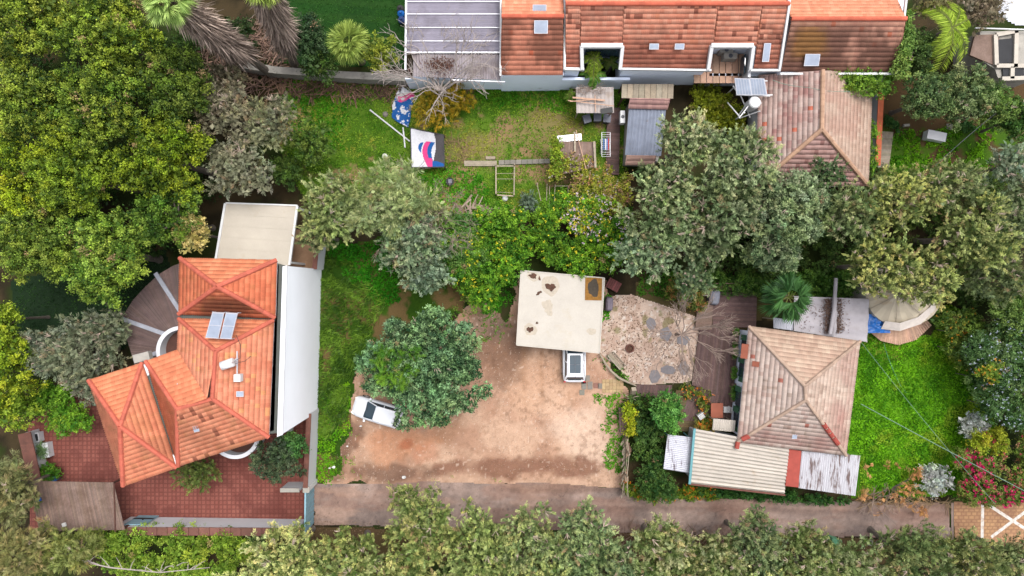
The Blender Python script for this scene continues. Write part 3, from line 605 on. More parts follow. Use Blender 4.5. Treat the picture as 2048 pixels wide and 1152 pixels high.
# ===== left villa
ze = 6.4; zp = 7.9
villa = thing('villa', 'two storey villa with bright orange hipped tile roofs and tall white side wall', 'house', P(440, 700, 0))
N1 = [P(360, 516, ze), P(554, 520, ze), P(551, 636, ze), P(358, 628, ze)]; ap1 = P(435, 573, zp)
def villamoss(c, x, y):
    s = wx(430)*.88
    m = blob(x/.86, y/.86, 440, 615, 75, 24, 0, 3)*.8
    c = mixc(c, A((110, 66, 44)), m)
    for (a, b, rr, rr2, kk) in ((400, 880, 70, 30, .35), (300, 905, 40, 30, .4), (200, 800, 25, 60, .3)):
        c = mixc(c, A((150, 96, 66)), blob(x/.87, y/.87, a, b, rr, rr2, -25, 8)*kk)
    return mixc(c, A((166, 120, 62)), sm(fbm(x, y, .7, 90), .58, .7)*.25)
m1 = P(432, 702, zp+.2); m2 = P(425, 797, zp+.3); m3 = P(355, 818, zp)
a0 = P(358, 637, ze); b0 = P(548, 640, ze); e0 = P(538, 874, ze); s0 = P(357, 932, ze-.3); w0 = P(292, 722, ze-.3); k0 = P(355, 699, ze+.5)
roofA = tiles([[N1[1], N1[0], ap1]], 'roof', villa, OR1, A((250, 160, 114)), seed=1, moss=None, amp=.05, step=.018)
roofB = tiles([[N1[0], N1[3], ap1], [N1[3], N1[2], ap1], [N1[2], N1[1], ap1]], 'roof', villa, OR_SHADE, OR1, seed=2, moss=villamoss)
roofC = tiles([[b0, a0, m1]], 'roof', villa, OR1, A((250, 158, 114)), seed=3, amp=.05, step=.018)
roofD = tiles([[a0, k0, m2, m1], [e0, b0, m1, m2]], 'roof', villa, A((226, 132, 98)), A((246, 160, 122)), seed=4, moss=villamoss, accents=((A((246, 170, 110)), .06),), pw=1.0)
roofE = tiles([[s0, e0, m2, m3]], 'roof', villa, A((222, 132, 96)), A((240, 156, 118)), seed=5, moss=villamoss, accents=((A((150, 84, 62)), .08),), pw=1.0)
roofF = tiles([[k0, w0, m3, m2]], 'roof', villa, OR1, A((248, 158, 112)), seed=6, amp=.05, step=.018)
roofG = tiles([[P(294, 726, ze-.3), s0, m3]], 'roof', villa, OR_SHADE, OR1, seed=7, moss=villamoss)
L1 = [P(178, 760, ze-.4), P(285, 725, ze-.4), P(354, 935, ze-.4), P(247, 972, ze-.4)]; apL = P(241, 852, zp-.3)
roofH = tiles([[L1[1], L1[0], apL]], 'roof', villa, OR1, A((248, 158, 112)), seed=8, amp=.05, step=.018)
roofI = tiles([[L1[0], L1[3], apL], [L1[3], L1[2], apL], [L1[2], L1[1], apL]], 'roof', villa, A((228, 134, 98)), A((244, 152, 112)), seed=9, moss=villamoss, pw=1.0)
mb = MB()
for q in N1: ridge(mb, q, ap1, RID)
for q in L1: ridge(mb, q, apL, RID)
for p_, q_ in ((a0, m1), (b0, m1), (m1, m2), (m2, e0), (m2, m3), (m3, s0), (w0, m3)): ridge(mb, p_, q_, RID, r=.17)
mb.build('ridge_tiles', tile_m, villa)
mb = MB()
for S in ([N1[0], N1[1], N1[2], N1[3]], [a0, b0, e0, s0], [k0, s0, w0], L1): soffit(mb, S)
mb.build('soffit', m_plaster, villa)
mb = MB()
wallprism(mb, [(372, 528), (556, 530), (546, 862), (366, 915), (372, 700)], ze, 0, ze-.2)
wallprism(mb, [(190, 768), (283, 738), (346, 925), (252, 958)], ze-.4, 0, ze-.6)
wallprism(mb, [(300, 732), (366, 712), (362, 912), (352, 912)], ze-.4, 0, ze-.65)
mb.build('wall', m_plaster, villa)
mb = MB(); zt = 8.5
q = [P(567, 534, zt), P(574, 532, zt), P(565, 868, zt), P(556, 872, zt)]
mb.prism([(p.x, p.y) for p in q], 0, zt); mb.build('side_wall', mat('bright_white_render', (.78, .79, .83), var=.03, scale=.4), villa)
mb = MB(); mb.prism([(p.x, p.y) for p in [P(566, 533, zt), P(575, 531, zt), P(566, 869, zt), P(555, 873, zt)]], zt+.003, zt+.09); mb.build('coping', m_plaster, villa)
mb = MB(); wallprism(mb, [(546, 524), (592, 538), (584, 862), (538, 868)], 6.2, 5.9, 6.2); mb.build('gutter', m_gutter, villa)
mb = MB(); mb.bar(P(358, 632, 6.2), P(551, 638, 6.2), .3, .1); mb.bar(P(288, 724, 5.9), P(355, 934, 5.9), .28, .1); mb.build('gutter', m_gutter, villa)
for a in ((359, 774, 7.3, -.3, .35), (392, 857, 7.2, .2, .3), (480, 788, 7.5, 1.57, .0)): glasstile(villa, a[0], a[1], a[2]+.12, .3, .42, a[3], a[4])
# chimney box and pipe
mb = MB(); c = P(478, 755, 7.8); mb.box(c.x, c.y, 7.9, .45, .5, .5); mb.build('vent_box', m_white, villa)
mb = MB(); c = P(476, 728, 7.8); mb.tube([(c.x, c.y-.9, 7.95), (c.x, c.y+.9, 7.95)], .05, 6); mb.tube([(c.x, c.y+.2, 7.9), (c.x, c.y+.2, 9.0)], .03, 6); mb.build('mast', m_alu, villa)
# curved balconies
def ringwall(px, py, z, r, a0_, a1_, th=.28, hh=.9, floor=m_brown):
    c = P(px, py, z); rr = M(r, z); n = 22; mb = MB(); pts = []
    for i in range(n+1):
        t = R(a0_+(a1_-a0_)*i/n); pts.append((c.x+rr*math.cos(t), c.y+rr*math.sin(t)))
    inn = [(c.x+(p[0]-c.x)*(1-th/rr), c.y+(p[1]-c.y)*(1-th/rr)) for p in pts]
    for i in range(n): mb.prism([pts[i], pts[i+1], inn[i+1], inn[i]], z-1.4, z)
    b = mb.build('balcony', m_plaster, villa); f = MB(); f.prism(inn+[(c.x, c.y)], z-hh-.15, z-hh); f.build('balcony_floor', floor, b)
ringwall(362, 702, 4.6, 50, 95, 195); ringwall(470, 868, 3.6, 50, 205, 345)
mb = MB(); c = P(372, 655, 4); mb.box(c.x, c.y, 4.2, .7, .25, .2); mb.build('beam', m_plaster, villa)
for (px, py, w_, h_) in ((278, 716, .9, .7),):
    c = P(px+8, py-2, 5.6); mb = MB(); mb.box(c.x, c.y, 5.6, 1.15, .6, .5, rz=.25); mb.build('chimney', m_conc, villa)
c = P(298, 738, 5.8); mb = MB(); mb.bar(P(291, 728, 6.1), P(299, 750, 6.1), .26, .1); mb.bar(P(350, 908, 6.1), P(357, 930, 6.1), .3, .12); mb.build('gutter_cap', m_white, villa)
# door/window detail on the facade facing the lane side
mb = MB(); p = P(556, 872, zt); 
for zz in (1.5, 4.4):
    for px in (410, 470): c = P(px, 895, ze); mb.box(c.x, c.y+.75, zz, 1.2, .25, 1.2, rz=-.3)
mb.build('window', m_glass, villa)
# solar panels + tank on the villa
def quadpanel(name, label, pts, parent_loc, group=None, legs=.5):
    t = thing(name, label, 'solar collector', parent_loc, group=group); mb = MB(); P4 = [Vector(p) for p in pts]; n = (P4[1]-P4[0]).cross(P4[3]-P4[0]).normalized()
    if n.z < 0: n = -n
    top = [p+n*.04 for p in P4]; bot = [p-n*.04 for p in P4]
    mb.add(bot+top, [(3, 2, 1, 0), (0, 1, 5, 4), (1, 2, 6, 5), (2, 3, 7, 6), (3, 0, 4, 7), (4, 5, 6, 7)]); mb.build('frame', m_alu, t)
    cc = sum(P4, Vector())/4
    for h0, h1 in ((.04, .485), (.515, .96)):
        g_ = MB(); f = lambda a, b: (P4[0].lerp(P4[1], a)).lerp(P4[3].lerp(P4[2], a), b)+n*.046
        g_.add([f(.07, h0), f(.93, h0), f(.93, h1), f(.07, h1)], [(0, 1, 2, 3)]); g_.build('glass', m_panel, t)
    lg = MB()
    for p in P4: lg.bar(p-n*.03, Vector((p.x, p.y, p.z-legs)), .05, .05)
    lg.build('leg', m_alu, t); return t
quadpanel('solar_collector', 'left one of the two solar collector panels on the orange villa roof', [P(411, 675, 8.3), P(437, 677, 8.3), P(449, 625, 8.9), P(425, 624, 8.9)], P(428, 652, 7.5), 'solar panels on the villa roof')
quadpanel('solar_collector', 'right one of the two solar collector panels on the orange villa roof', [P(440, 677, 8.3), P(463, 678, 8.3), P(476, 626, 8.9), P(452, 625, 8.9)], P(456, 652, 7.5), 'solar panels on the villa roof')
t = thing('water_tank', 'white cylindrical water tank lying on the orange villa roof', 'water tank', P(455, 728, 8.1)); mb = MB()
p = P(443, 732, 8.45); q = P(467, 724, 8.45); mb.tube([p.lerp(q, -.02), p, q, q.lerp(p, -.02)], [.2, .3, .3, .2], 16); mb.build('tank', m_white, t, smooth=True)
mb = MB(); mb.bar(p-Vector((0, 0, .3)), p-Vector((0, 0, .75)), .4, .06); mb.bar(q-Vector((0, 0, .3)), q-Vector((0, 0, .75)), .4, .06); mb.build('cradle', m_alu, t)
mb = MB(); mb.tube([P(465, 725, 8.3), P(480, 716, 8.3), P(481, 690, 8.4), P(472, 670, 8.4)], .02, 5); mb.tube([P(467, 728, 8.3), P(490, 722, 8.1), P(502, 712, 8.0)], .02, 5); mb.build('pipe', m_black, t)

# flat cream roof extension north of villa
t = thing('garage_canopy', 'flat cream membrane canopy roof above the orange villa', 'canopy', P(514, 465, 0)); z = 3.6
mb = MB(); q = [(p.x, p.y) for p in W([(453, 407), (594, 412), (577, 532), (434, 519)], z)]; mb.prism(q, z-.12, z); mb.build('roof_sheet', m_cream, t)
mb = MB(); mb.bar(P(451, 407, z), P(432, 519, z), .16, .2); mb.bar(P(595, 412, z), P(579, 530, z), .16, .2); mb.bar(P(452, 406, z), P(595, 411, z), .1, .16); mb.build('edge_gutter', m_white, t)
mb = MB()
for k in range(1, 5): mb.bar(P(453-19*k/5+1, 407+22*k, z+.003), P(594-16*k/5-1, 412+23.5*k, z+.003), .05, .03)
mb.build('roof_seam', m_cream, t)
mb = MB()
for a in ((455, 410), (592, 415), (580, 525), (440, 512)): c = P(*a, z); mb.box(c.x, c.y, z/2-.1, .15, .15, z-.25)
mb.build('post', m_white, t)
# terrace beside it and rear boundary wall
tsheet = sheet('terrace', [(578, 455), (660, 470), (640, 545), (560, 540)], .03, lambda x, y: mixc(A((160, 124, 98)), A((180, 145, 115)), fbm(x, y, .7)), rag=0, seed=12)
def wall(name, label, pts, h, th, m, cop=None, cat='wall', copw=None, coph=.08, base=0):
    """wall along photo pixels given at its BASE"""
    q = [P(a, b, 0) for a, b in pts]; c = cen(q); t = thing(name, label, cat, c); mb = MB(); cb = MB()
    for i in range(len(q)-1):
        d = (q[i+1]-q[i]).normalized()*th*.0
        mb.bar(q[i]+Vector((0, 0, h/2+base)), q[i+1]+Vector((0, 0, h/2+base)), th, h)
        if cop: cb.bar(q[i]-d+Vector((0, 0, h+coph/2+base)), q[i+1]+d+Vector((0, 0, h+coph/2+base)), copw or th+.12, coph)
    mb.build('wall_face', m, t)
    if cop: cb.build('coping', cop, t)
    return t
wall('boundary_wall', 'white boundary wall with brown coping between courtyard and green verge', [(636, 816), (629, 958)], 2.4, .22, m_plaster, m_copper, copw=.36)
wall('boundary_wall', 'short white wall beside the sandy terrace above the tall white facade', [(650, 486), (645, 540)], 2.2, .22, m_plaster, m_copper, copw=.36)
wall('boundary_wall', 'long white courtyard wall with brown tiled coping beside the bottom hedge', [(262, 1036), (612, 1041)], 2.4, .22, m_plaster, None)
t = thing('coping_tiles', 'row of overlapping brown coping tiles along the long courtyard wall', 'coping', P(430, 1062, 2.3)); mb = MB()
for i in range(17):
    a = 250+i*21; p = P(a, 1062+i*.1, 2.42); q = P(a+21.5, 1062.5+i*.1, 2.5); mb.bar(p, q, .62, .06, c=rc(.8, 1.15))
mb.build('tiles', mat('coping_tile', A((130, 88, 76)), attr=True), t)
wall('boundary_wall', 'white wall with wide brown coping at the left end of the courtyard', [(76, 858), (98, 955)], 1.5, .2, m_plaster, m_copper, copw=1.0)
wall('boundary_wall', 'small white wall stub beside the pale blue gate', [(577, 966), (614, 966)], 1.9, .2, m_plaster, m_conc)
t = thing('entrance_gate', 'pale blue metal sliding gate between brick courtyard and lane', 'gate', P(625, 1010, 0)); mb = MB()
p = P(628, 966); q = P(627, 1046); mb.bar(p+Vector((0, 0, 1.15)), q+Vector((0, 0, 1.15)), .06, 2.2); mb.build('gate_panel', m_bluegate, t)
mb = MB()
for k in range(9):
    s_ = p.lerp(q, (k+.5)/9); mb.box(s_.x+.05, s_.y, 1.15, .05, .07, 2.1)
mb.bar(p+Vector((0, 0, 2.28)), q+Vector((0, 0, 2.28)), .12, .07); mb.build('gate_frame', m_bluegate, t)
t = thing('gate_post', 'small white gate post box at the top end of the pale blue gate', 'post', P(630, 962, 0)); mb = MB(); c = P(630, 962); mb.box(c.x, c.y, 1.15, .4, .35, 2.3); mb.build('post', m_white, t); mb = MB(); mb.box(c.x, c.y, 2.36, .5, .45, .08); mb.build('cap', m_conc, t)
t = thing('garden_door', 'pale blue door in the long courtyard wall by the slatted shelter', 'door', P(300, 1037, 0)); mb = MB(); p = P(278, 1035); q = P(318, 1035.5)
mb.bar(p+Vector((0, .16, 1.05)), q+Vector((0, .16, 1.05)), .06, 2.1); mb.build('door_leaf', m_bluegate, t); mb = MB(); mb.bar(p+Vector((0, .19, .8)), q+Vector((0, .19, .8)), .04, .3); mb.box(p.x+.9, p.y+.22, 1.05, .08, .06, .25); mb.build('handle', m_dark, t)
# slatted brown shelter bottom left
def slatroof(name, label, pts, z, nsl, m, cat, beams=True, along=0, legs=None, thick=.05, gap=.35):
    q = W(pts, z); c = cen(q); t = thing(name, label, cat, (c.x, c.y, 0)); mb = MB()
    a, b, c_, d = q if along == 0 else (q[1], q[2], q[3], q[0])
    for i in range(nsl):
        f0 = i/nsl; f1 = (i+1-gap)/nsl; w0 = [a.lerp(b, f0), a.lerp(b, f1), d.lerp(c_, f1), d.lerp(c_, f0)]
        mb.prism([(v.x, v.y) for v in w0], [v.z-thick for v in w0], [v.z for v in w0], c=rc(.8, 1.15))
    mb.build('slats', m, t); mb = MB()
    if beams:
        for f in (.03, .5, .97): mb.bar(a.lerp(d, f)-Vector((0, 0, thick+.07)), b.lerp(c_, f)-Vector((0, 0, thick+.07)), .08, .13)
        mb.build('beam', m_brown, t); mb = MB()
        for v in q: vv = v.lerp(Vector((c.x, c.y, z)) if False else (q[0]+q[2])/2, .05); mb.box(vv.x, vv.y, (z-.2)/2, .12, .12, z-.25)
        mb.build('post', m_brown, t)
    return t
sh = slatroof('shelter', 'brown slatted shelter roof in the lower left corner of the courtyard', [(58, 962), (227, 965), (250, 1060), (78, 1062)], 2.9, 70, m_mat, 'shelter', gap=.12)
mb = MB(); mb.bar(P(228, 966, 2.92), P(231, 1064, 2.92), .09, .08); mb.build('edge_trim', m_brown, sh)
for (nm, lb, px, py, m_, sx, sy) in (('plastic_tray', 'small bright blue tray on the brown slatted shelter', 77, 999, m_blue, .45, .28), ('plastic_toy', 'small orange toy on the brown slatted shelter', 79, 1038, m_orange, .22, .2), ('plastic_bag', 'small white bag on the brown slatted shelter', 129, 1049, m_litter, .3, .28)):
    c = P(px, py, 2.93); mb = MB(); mb.box(c.x, c.y, 2.97, sx, sy, .08, rz=.3); mb.box(c.x, c.y, 3.02, sx*.8, sy*.7, .06, rz=.35); o = mb.build(nm, m_, loc=(c.x, c.y, 2.93)); tag(o, lb, nm.split('_')[1])
# fan pergola
t = thing('pergola', 'fan shaped brown slatted pergola left of the orange villa roof', 'pergola', P(310, 630, 0)); z = 3.4; hub = P(372, 705, z); mb = MB()
rim = [P(a, b, z) for a, b in ((367, 524), (345, 532), (318, 548), (292, 572), (266, 600), (243, 636), (250, 668), (262, 705), (270, 735))]
for i in range(len(rim)-1):
    A1, B1 = rim[i], rim[i+1]; n = 9
    for k in range(n):
        p, q_ = A1.lerp(B1, k/n), A1.lerp(B1, (k+.86)/n); mb.prism([(v.x, v.y) for v in (p, q_, q_.lerp(hub, .8), p.lerp(hub, .8))], z-.04, z, c=rc(.85, 1.15))
mb.build('slats', m_slat, t); mb = MB()
for (a, b) in (((311, 546), (372, 640)), ((243, 637), (335, 670)), ((268, 722), (330, 700))): mb.bar(P(*a, z+.06), P(*b, z+.06), .3, .12)
mb.build('beam', mat('grey_beam', A((170, 172, 182))), t); mb = MB()
for a in (rim[2], rim[5], rim[7]): mb.box(a.x+.1, a.y-.1, z/2, .16, .16, z-.1)
mb.build('post', m_timber, t)

# ===== long terrace house along the top
big = thing('row_house', 'long row house with red and mossy tiled roofs along the top edge', 'house', P(1300, 100, 0)); ze = 4.2
def topmoss(f):
    def g(c, x, y): return f(c, x, y)
    return g
yE = 137; zr = 6.4
def row_roof(xl0, xr0, yr, xl1, xr1, ye, zr_, ze_, c1, c2, moss, seed, accents=(), notches=(), ytop=-40):
    """south slope from ridge row yr to eave row ye, split round notches; north slope beyond the ridge"""
    def rp(px_t, f):   # point on slope: px at eave, f 0 eave..1 ridge
        a = P(xl1+(xr1-xl1)*px_t, ye, ze_); b = P(xl0+(xr0-xl0)*px_t, yr, zr_); return a.lerp(b, f)
    S = []
    cuts = [0.0]
    for (n0, n1, fh) in notches: cuts += [n0, n1]
    cuts.append(1.0)
    for i in range(len(cuts)-1):
        f0 = 0.0 if i % 2 == 0 else notches[i//2][2]
        S.append([rp(cuts[i], f0), rp(cuts[i+1], f0), rp(cuts[i+1], 1), rp(cuts[i], 1)])
    tiles(S, 'roof', big, c1, c2, moss=moss, seed=seed, accents=accents, pw=1.0, step=.045)
    a = rp(0, 1); b = rp(1, 1); d = Vector((0, 1, 0)); run = (rp(0, 1).y-rp(0, 0).y)
    tiles([[Vector((b.x, b.y+run, ze_)), Vector((a.x, a.y+run, ze_)), a, b]], 'roof', big, A((236, 146, 108)), A((246, 172, 134)), seed=seed+1, amp=.05, step=.018)
    mb = MB(); ridge(mb, a, b, A((216, 112, 86))); mb.build('ridge_tiles', tile_m, big); return rp
def mossy1(c, x, y): return mixc(c, A((128, 80, 62)), sm(fbm(x, y, 1.5, 95), .38, .6)*.75)
def mossy2(c, x, y):
    s = (H-5)/H; yy = y/s; c = mixc(c, A((186, 108, 86)), sm(-(yy-wy(80))*.9+fbm(x, y, 2.2, 96)*2.2, .2, 2.4)*.75); return mixc(c, A((140, 86, 70)), sm(fbm(x*.6, y*1.5, 1.4, 97), .56, .68)*.5)
def mossy3(c, x, y):
    s = (H-5)/H; c = mixc(c, A((120, 82, 68)), np.clip(sm(fbm(x, y, 2.2, 98), .3, .5)*.8+.15, 0, .9)*sm(-(y/s-wy(52)), -.2, .8)); return mixc(c, A((176, 124, 52)), blob(x/s, y/s, 1610, 88, 45, 34, 0, 9)*.6)
row_roof(1003, 1128, 33, 1001, 1126, 150, 6.0, ze, A((206, 128, 100)), A((226, 146, 116)), mossy1, 20, accents=((A((220, 104, 66)), .03),))
rp2 = row_roof(1131, 1578, 8, 1131, 1557, 137, 6.6, ze, A((240, 150, 118)), A((254, 178, 146)), mossy2, 23, accents=((A((240, 150, 112)), .04), (A((150, 84, 66)), .06)), notches=((.068, .262, .36), (.683, .882, .36)))
row_roof(1582, 1812, 38, 1561, 1793, 143, 6.0, ze, A((214, 150, 126)), A((232, 170, 142)), mossy3, 26, accents=((A((220, 116, 80)), .02),))
mb = MB()
for a in ((1042, 17), (1081, 17)): pass
for (px, py, z_, w_, h_) in ((1079, 18, 5.7, .9, .5), (1082, 54, 5.8, .9, .8), (1308, 93, 5.25, .6, .32), (1359, 93, 5.25, .6, .32), (1533, 105, 5.0, .42, 1.2), (1624, 120, 4.8, 1.0, .75)): glasstile(big, px, py, z_+.1, w_, h_, 0, .35)
# parapets, notch frames, gutters
mb = MB()
mb.bar(P(1002, -20, 5.4), P(1001, 152, 4.3), .14, .25); mb.bar(P(1130, -20, 6.0), P(1129, 138, 4.35), .16, .3); mb.bar(P(1580, -20, 6.4), P(1577, 8, 6.6), .16, .3); mb.bar(P(1578, 8, 6.62), P(1558, 140, 4.3), .16, .3)
mb.bar(P(1813, -10, 6.0), P(1794, 146, 4.3), .14, .2); mb.bar(P(1127, 138, 4.3), P(1168, 139, 4.3), .2, .25); mb.bar(P(1240, 138, 4.3), P(1422, 141, 4.3), .14, .22); mb.bar(P(1500, 141, 4.3), P(1560, 141, 4.3), .16, .22); mb.bar(P(1560, 148, 4.25), P(1795, 148, 4.25), .14, .2)
for (xa, xb, xc, xd) in ((1162, 1245, 1165, 1240), (1422, 1506, 1417, 1500)):
    mb.bar(P(xa, 92, 5.35), P(xb, 92, 5.35), .3, .35); mb.bar(P(xa+1, 92, 5.35), P(xc-1, 138, 4.4), .24, .35); mb.bar(P(xb, 92, 5.35), P(xd, 138, 4.4), .24, .35)
mb.build('trim', m_white, big)
mb = MB()
q = lambda a, b: P(a, b, 4.1)
mb.prism([(v.x, v.y) for v in (q(1001, -10), q(1128, -10), q(1127, 150), q(1001, 151))], 0, 4.05)
mb.prism([(v.x, v.y) for v in (q(1131, -40), q(1580, -40), q(1566, 92), q(1131, 92))], 0, 4.1)
for a, b in ((1131, 1160), (1247, 1414), (1508, 1560)):
    mb.prism([(v.x, v.y) for v in (q(a, 92), q(b, 92), q(b, 137), q(a, 137))], 0, 4.1)
mb.prism([(v.x, v.y) for v in (q(1563, -30), q(1812, -30), q(1794, 146), q(1560, 146))], 0, 4.08)
c1 = P(1137, 178); c2 = P(1250, 178); mb.bar(c1+Vector((0, .1, 1.2)), c2+Vector((0, .1, 1.2)), .2, 2.4)
c1 = P(1400, 172); c2 = P(1530, 172); mb.bar(c1+Vector((0, .1, 1.3)), c2+Vector((0, .1, 1.3)), .2, 2.6)
mb.bar(P(820, 178)+Vector((0, .1, 1.3)), P(1140, 180)+Vector((0, .1, 1.3)), .2, 2.6)
mb.build('wall', m_blueplaster, big)
mb = MB(); a = P(1163, 128, 2.2); mb.box(P(1204, 0, 2).x, P(0, 104, 3.2).y, 3.0, 2.9, .08, 1.6); mb.build('window', m_glass, big)
# wooden roof terrace in the second opening
mb = MB(); z = 2.6
for i in range(9):
    a = P(1388+i*12.8, 166, z); b = P(1388+i*12.8+11.6, 166, z); y1 = P(0, 108, z).y; mb.prism([(a.x, a.y), (b.x, b.y), (b.x, y1), (a.x, y1)], z-.08, z, c=rc(.88, 1.1))
mb.build('terrace_deck', m_palewood, big)
mb = MB(); mb.bar(P(1497, 100, 3.3), P(1492, 160, 3.3), .2, 1.4); mb.build('terrace_wall', m_plaster, big)
mb = MB(); mb.bar(P(1487, 112, 3.4), P(1484, 150, 3.4), .08, 1.0); mb.build('terrace_window', m_glass, big)
for i, (px, py) in enumerate(((1450, 103), (1458, 115))):
    c = P(px, py, 3); t = thing('air_conditioner', ('upper' if i == 0 else 'lower')+' one of the two beige air conditioner units in the roof terrace opening', 'air conditioner', (c.x, c.y, 2.6), group='air conditioners in the roof opening')
    mb = MB(); mb.box(c.x, c.y, 3.0, 1.0, .42, .8); mb.build('casing', m_conc, t); mb = MB(); mb.lathe(c.x, c.y, [(.16, 3.404), (.16, 3.42), (.02, 3.43)], 12); mb.build('fan_grille', m_bin, t)
# polycarbonate roof at the left end
pc = thing('carport_roof', 'grey violet translucent carport roof left of the red tiled row house', 'canopy', P(905, 60, 0)); z = 3.7
def corr(mb, Aq, Bq, Cq, Dq, pitch, amp, c=WHT, jit=.06):
    n = max(2, int((Bq-Aq).length/pitch*2)); up = Vector((0, 0, 1)); vs = []; 
    for i in range(n+1):
        f = i/n; h = up*(amp if i % 2 else -amp)
        vs += [Aq.lerp(Bq, f)+h, Dq.lerp(Cq, f)+h]
    for i in range(n): k = random.uniform(1-jit, 1+jit); mb.add([vs[2*i], vs[2*i+2], vs[2*i+3], vs[2*i+1]], [(0, 1, 2, 3)], (c[0]*k, c[1]*k, c[2]*k))
mb = MB(); corr(mb, P(813, -30, z+.6), P(813, 104, z), P(1000, 104, z), P(1000, -30, z+.6), .09, .012, jit=.05); mb.build('roof_sheet', m_poly, pc)
mb = MB()
for y_ in (3, 28, 55, 82): mb.bar(P(814, y_, z+.15-.1*y_/104+.4*(1-y_/104)), P(1000, y_, z+.15-.1*y_/104+.4*(1-y_/104)), .05, .04)
mb.bar(P(813, 105, z+.04), P(1000, 105, z+.04), .1, .06); mb.bar(P(813, -20, z+.5), P(811, 140, z-.1), .14, .18); mb.build('frame', m_alu, pc)
mb = MB(); corr(mb, P(826, 108, z-.1), P(1000, 109, z-.1), P(1000, 160, z-.35), P(826, 153, z-.35), .2, .03); mb.build('lower_sheet', mat('dusty_corrugated', A((172, 162, 166)), var=.1, scale=1.2, attr=True, c2=A((130, 115, 108)), thr=(.5, .7)), pc)
mb = MB()
for (a, b) in ((815, 10), (815, 135), (998, 135), (905, 150)): c = P(a, b, z); mb.box(c.x, c.y, 1.6, .12, .12, 3.2)
mb.build('post', m_copper, pc)
mb = MB(); mb.tube([P(905, 160, 3.5), P(1010, 164, 3.5)], .06, 6); mb.build('gutter', m_alu, pc)
lf = Leaves(31); r = lf.r; n = 900; cc = P(878, 130, z-.1); B = np.stack([r.normal(cc.x, .55, n), r.normal(cc.y, .35, n), np.full(n, 3.58)], 1); lf.add(B, unit(r.normal(size=(n, 3))*np.array([1, 1, .15])), .12, .07, mixc(lin((96, 62, 50), .6), lin((140, 100, 84), .6), r.rand(n)))
o = lf.build('leaf_litter'); tag(o, 'dead brown leaves heaped on the grey canopy under the bare tree', 'leaf litter', kind='stuff')
wall('concrete_wall', 'long low grey concrete wall below the dark green turf', [(490, 138), (560, 150), (700, 160), (840, 166)], 1.3, .55, m_conc, None)

# ===== pink grey house at right of the row house
ph = thing('bungalow', 'pinkish grey tiled bungalow with hipped roof under the row house', 'house', P(1630, 250, 0)); ze = 3.0; zr = 4.9
a = P(1515, 168, ze); b = P(1745, 188, ze); r0 = P(1643, 178, zr); r1 = P(1643, 259, zr)
sw = P(1512, 372, ze); se = P(1736, 372, ze); a = P(1517, 150, ze); b = P(1745, 150, ze); r0 = P(1645, 140, zr)
def pinkm(c, x, y): return mixc(mixc(c, A((176, 112, 104)), sm(y, wy(190), wy(150))*.6), A((170, 84, 76)), sm(fbm(x, y, 1.0, 88), .58, .7)*.35)
tiles([[a, sw, r1, r0]], 'roof', ph, A((208, 176, 164)), A((222, 194, 182)), moss=pinkm, seed=40, accents=((A((226, 112, 76)), .012), (A((184, 146, 138)), .12)), step=.03, amp=.035)
tiles([[se, b, r0, r1]], 'roof', ph, A((196, 164, 144)), A((214, 186, 166)), seed=41, moss=lambda c, x, y: mixc(c, A((180, 132, 116)), sm(fbm(x, y, 1.6, 89), .5, .7)*.4), step=.04)
tiles([[sw, se, r1]], 'roof', ph, A((206, 160, 150)), A((218, 176, 166)), seed=42, accents=((A((170, 120, 112)), .12),), step=.04, amp=.035)
mb = MB()
for p_, q_ in ((r0, r1), (sw, r1), (se, r1)): ridge(mb, p_, q_, A((206, 166, 138)))
mb.build('ridge_tiles', tile_m, ph); mb = MB(); wallprism(mb, [(1524, 165), (1738, 165), (1730, 362), (1520, 362)], ze, 0, ze-.15); mb.build('wall', m_plaster, ph)
mb = MB(); soffit(mb, [a, b, se, sw], .1); mb.build('soffit', m_plaster, ph)
wall('coping_wall', 'narrow wall with orange tile coping right of the pinkish bungalow', [(1735, 200), (1728, 340)], 2.0, .35, m_plaster, m_orange, copw=.42)
# white solar frame with tank
t = thing('solar_water_heater', 'white steel frame carrying two solar panels and a water tank beside the bungalow', 'solar heater', P(1500, 205, 0))
fr = MB(); zt_ = 4.3
for (a_, b_) in (((1466, 172), (1476, 186)), ((1545, 190), (1530, 190)), ((1476, 232), (1505, 192)), ((1500, 235), (1470, 165)), ((1480, 236), (1520, 222)), ((1455, 205), (1478, 232)), ((1470, 160), (1535, 162)), ((1472, 190), (1540, 192)), ((1512, 192), (1478, 236))):
    fr.bar(P(*a_, 2.2 if a_[1] > 195 else 3.6), P(*b_, 3.7), .07, .07)
for (a_, b_) in ((1468, 175), (1542, 180), (1478, 234), (1510, 215)): c = P(a_, b_, 2.2); fr.bar((c.x, c.y, 0), (c.x, c.y, 3.5), .07, .07)
fr.build('frame', m_white, t)
for x0 in (1470, 1500):
    q = [P(x0+3, 190, 4.0), P(x0+35, 191, 4.0), P(x0+29, 157, 4.5), P(x0-1, 156, 4.5)]
    mb = MB(); mb.add([v+Vector((0, 0, -.05)) for v in q]+q, [(3, 2, 1, 0), (0, 1, 5, 4), (1, 2, 6, 5), (2, 3, 7, 6), (3, 0, 4, 7), (4, 5, 6, 7)]); pn = mb.build('panel', m_alu, t)
    g_ = MB()
    for k in range(5):
        f0 = .05+k*.18; f1 = f0+.155; f = lambda u_, v_: q[0].lerp(q[1], u_).lerp(q[3].lerp(q[2], u_), v_)+Vector((0, 0, .012)); g_.add([f(f0, .05), f(f1, .05), f(f1, .95), f(f0, .95)], [(0, 1, 2, 3)])
    g_.build('glass', m_panel, pn)
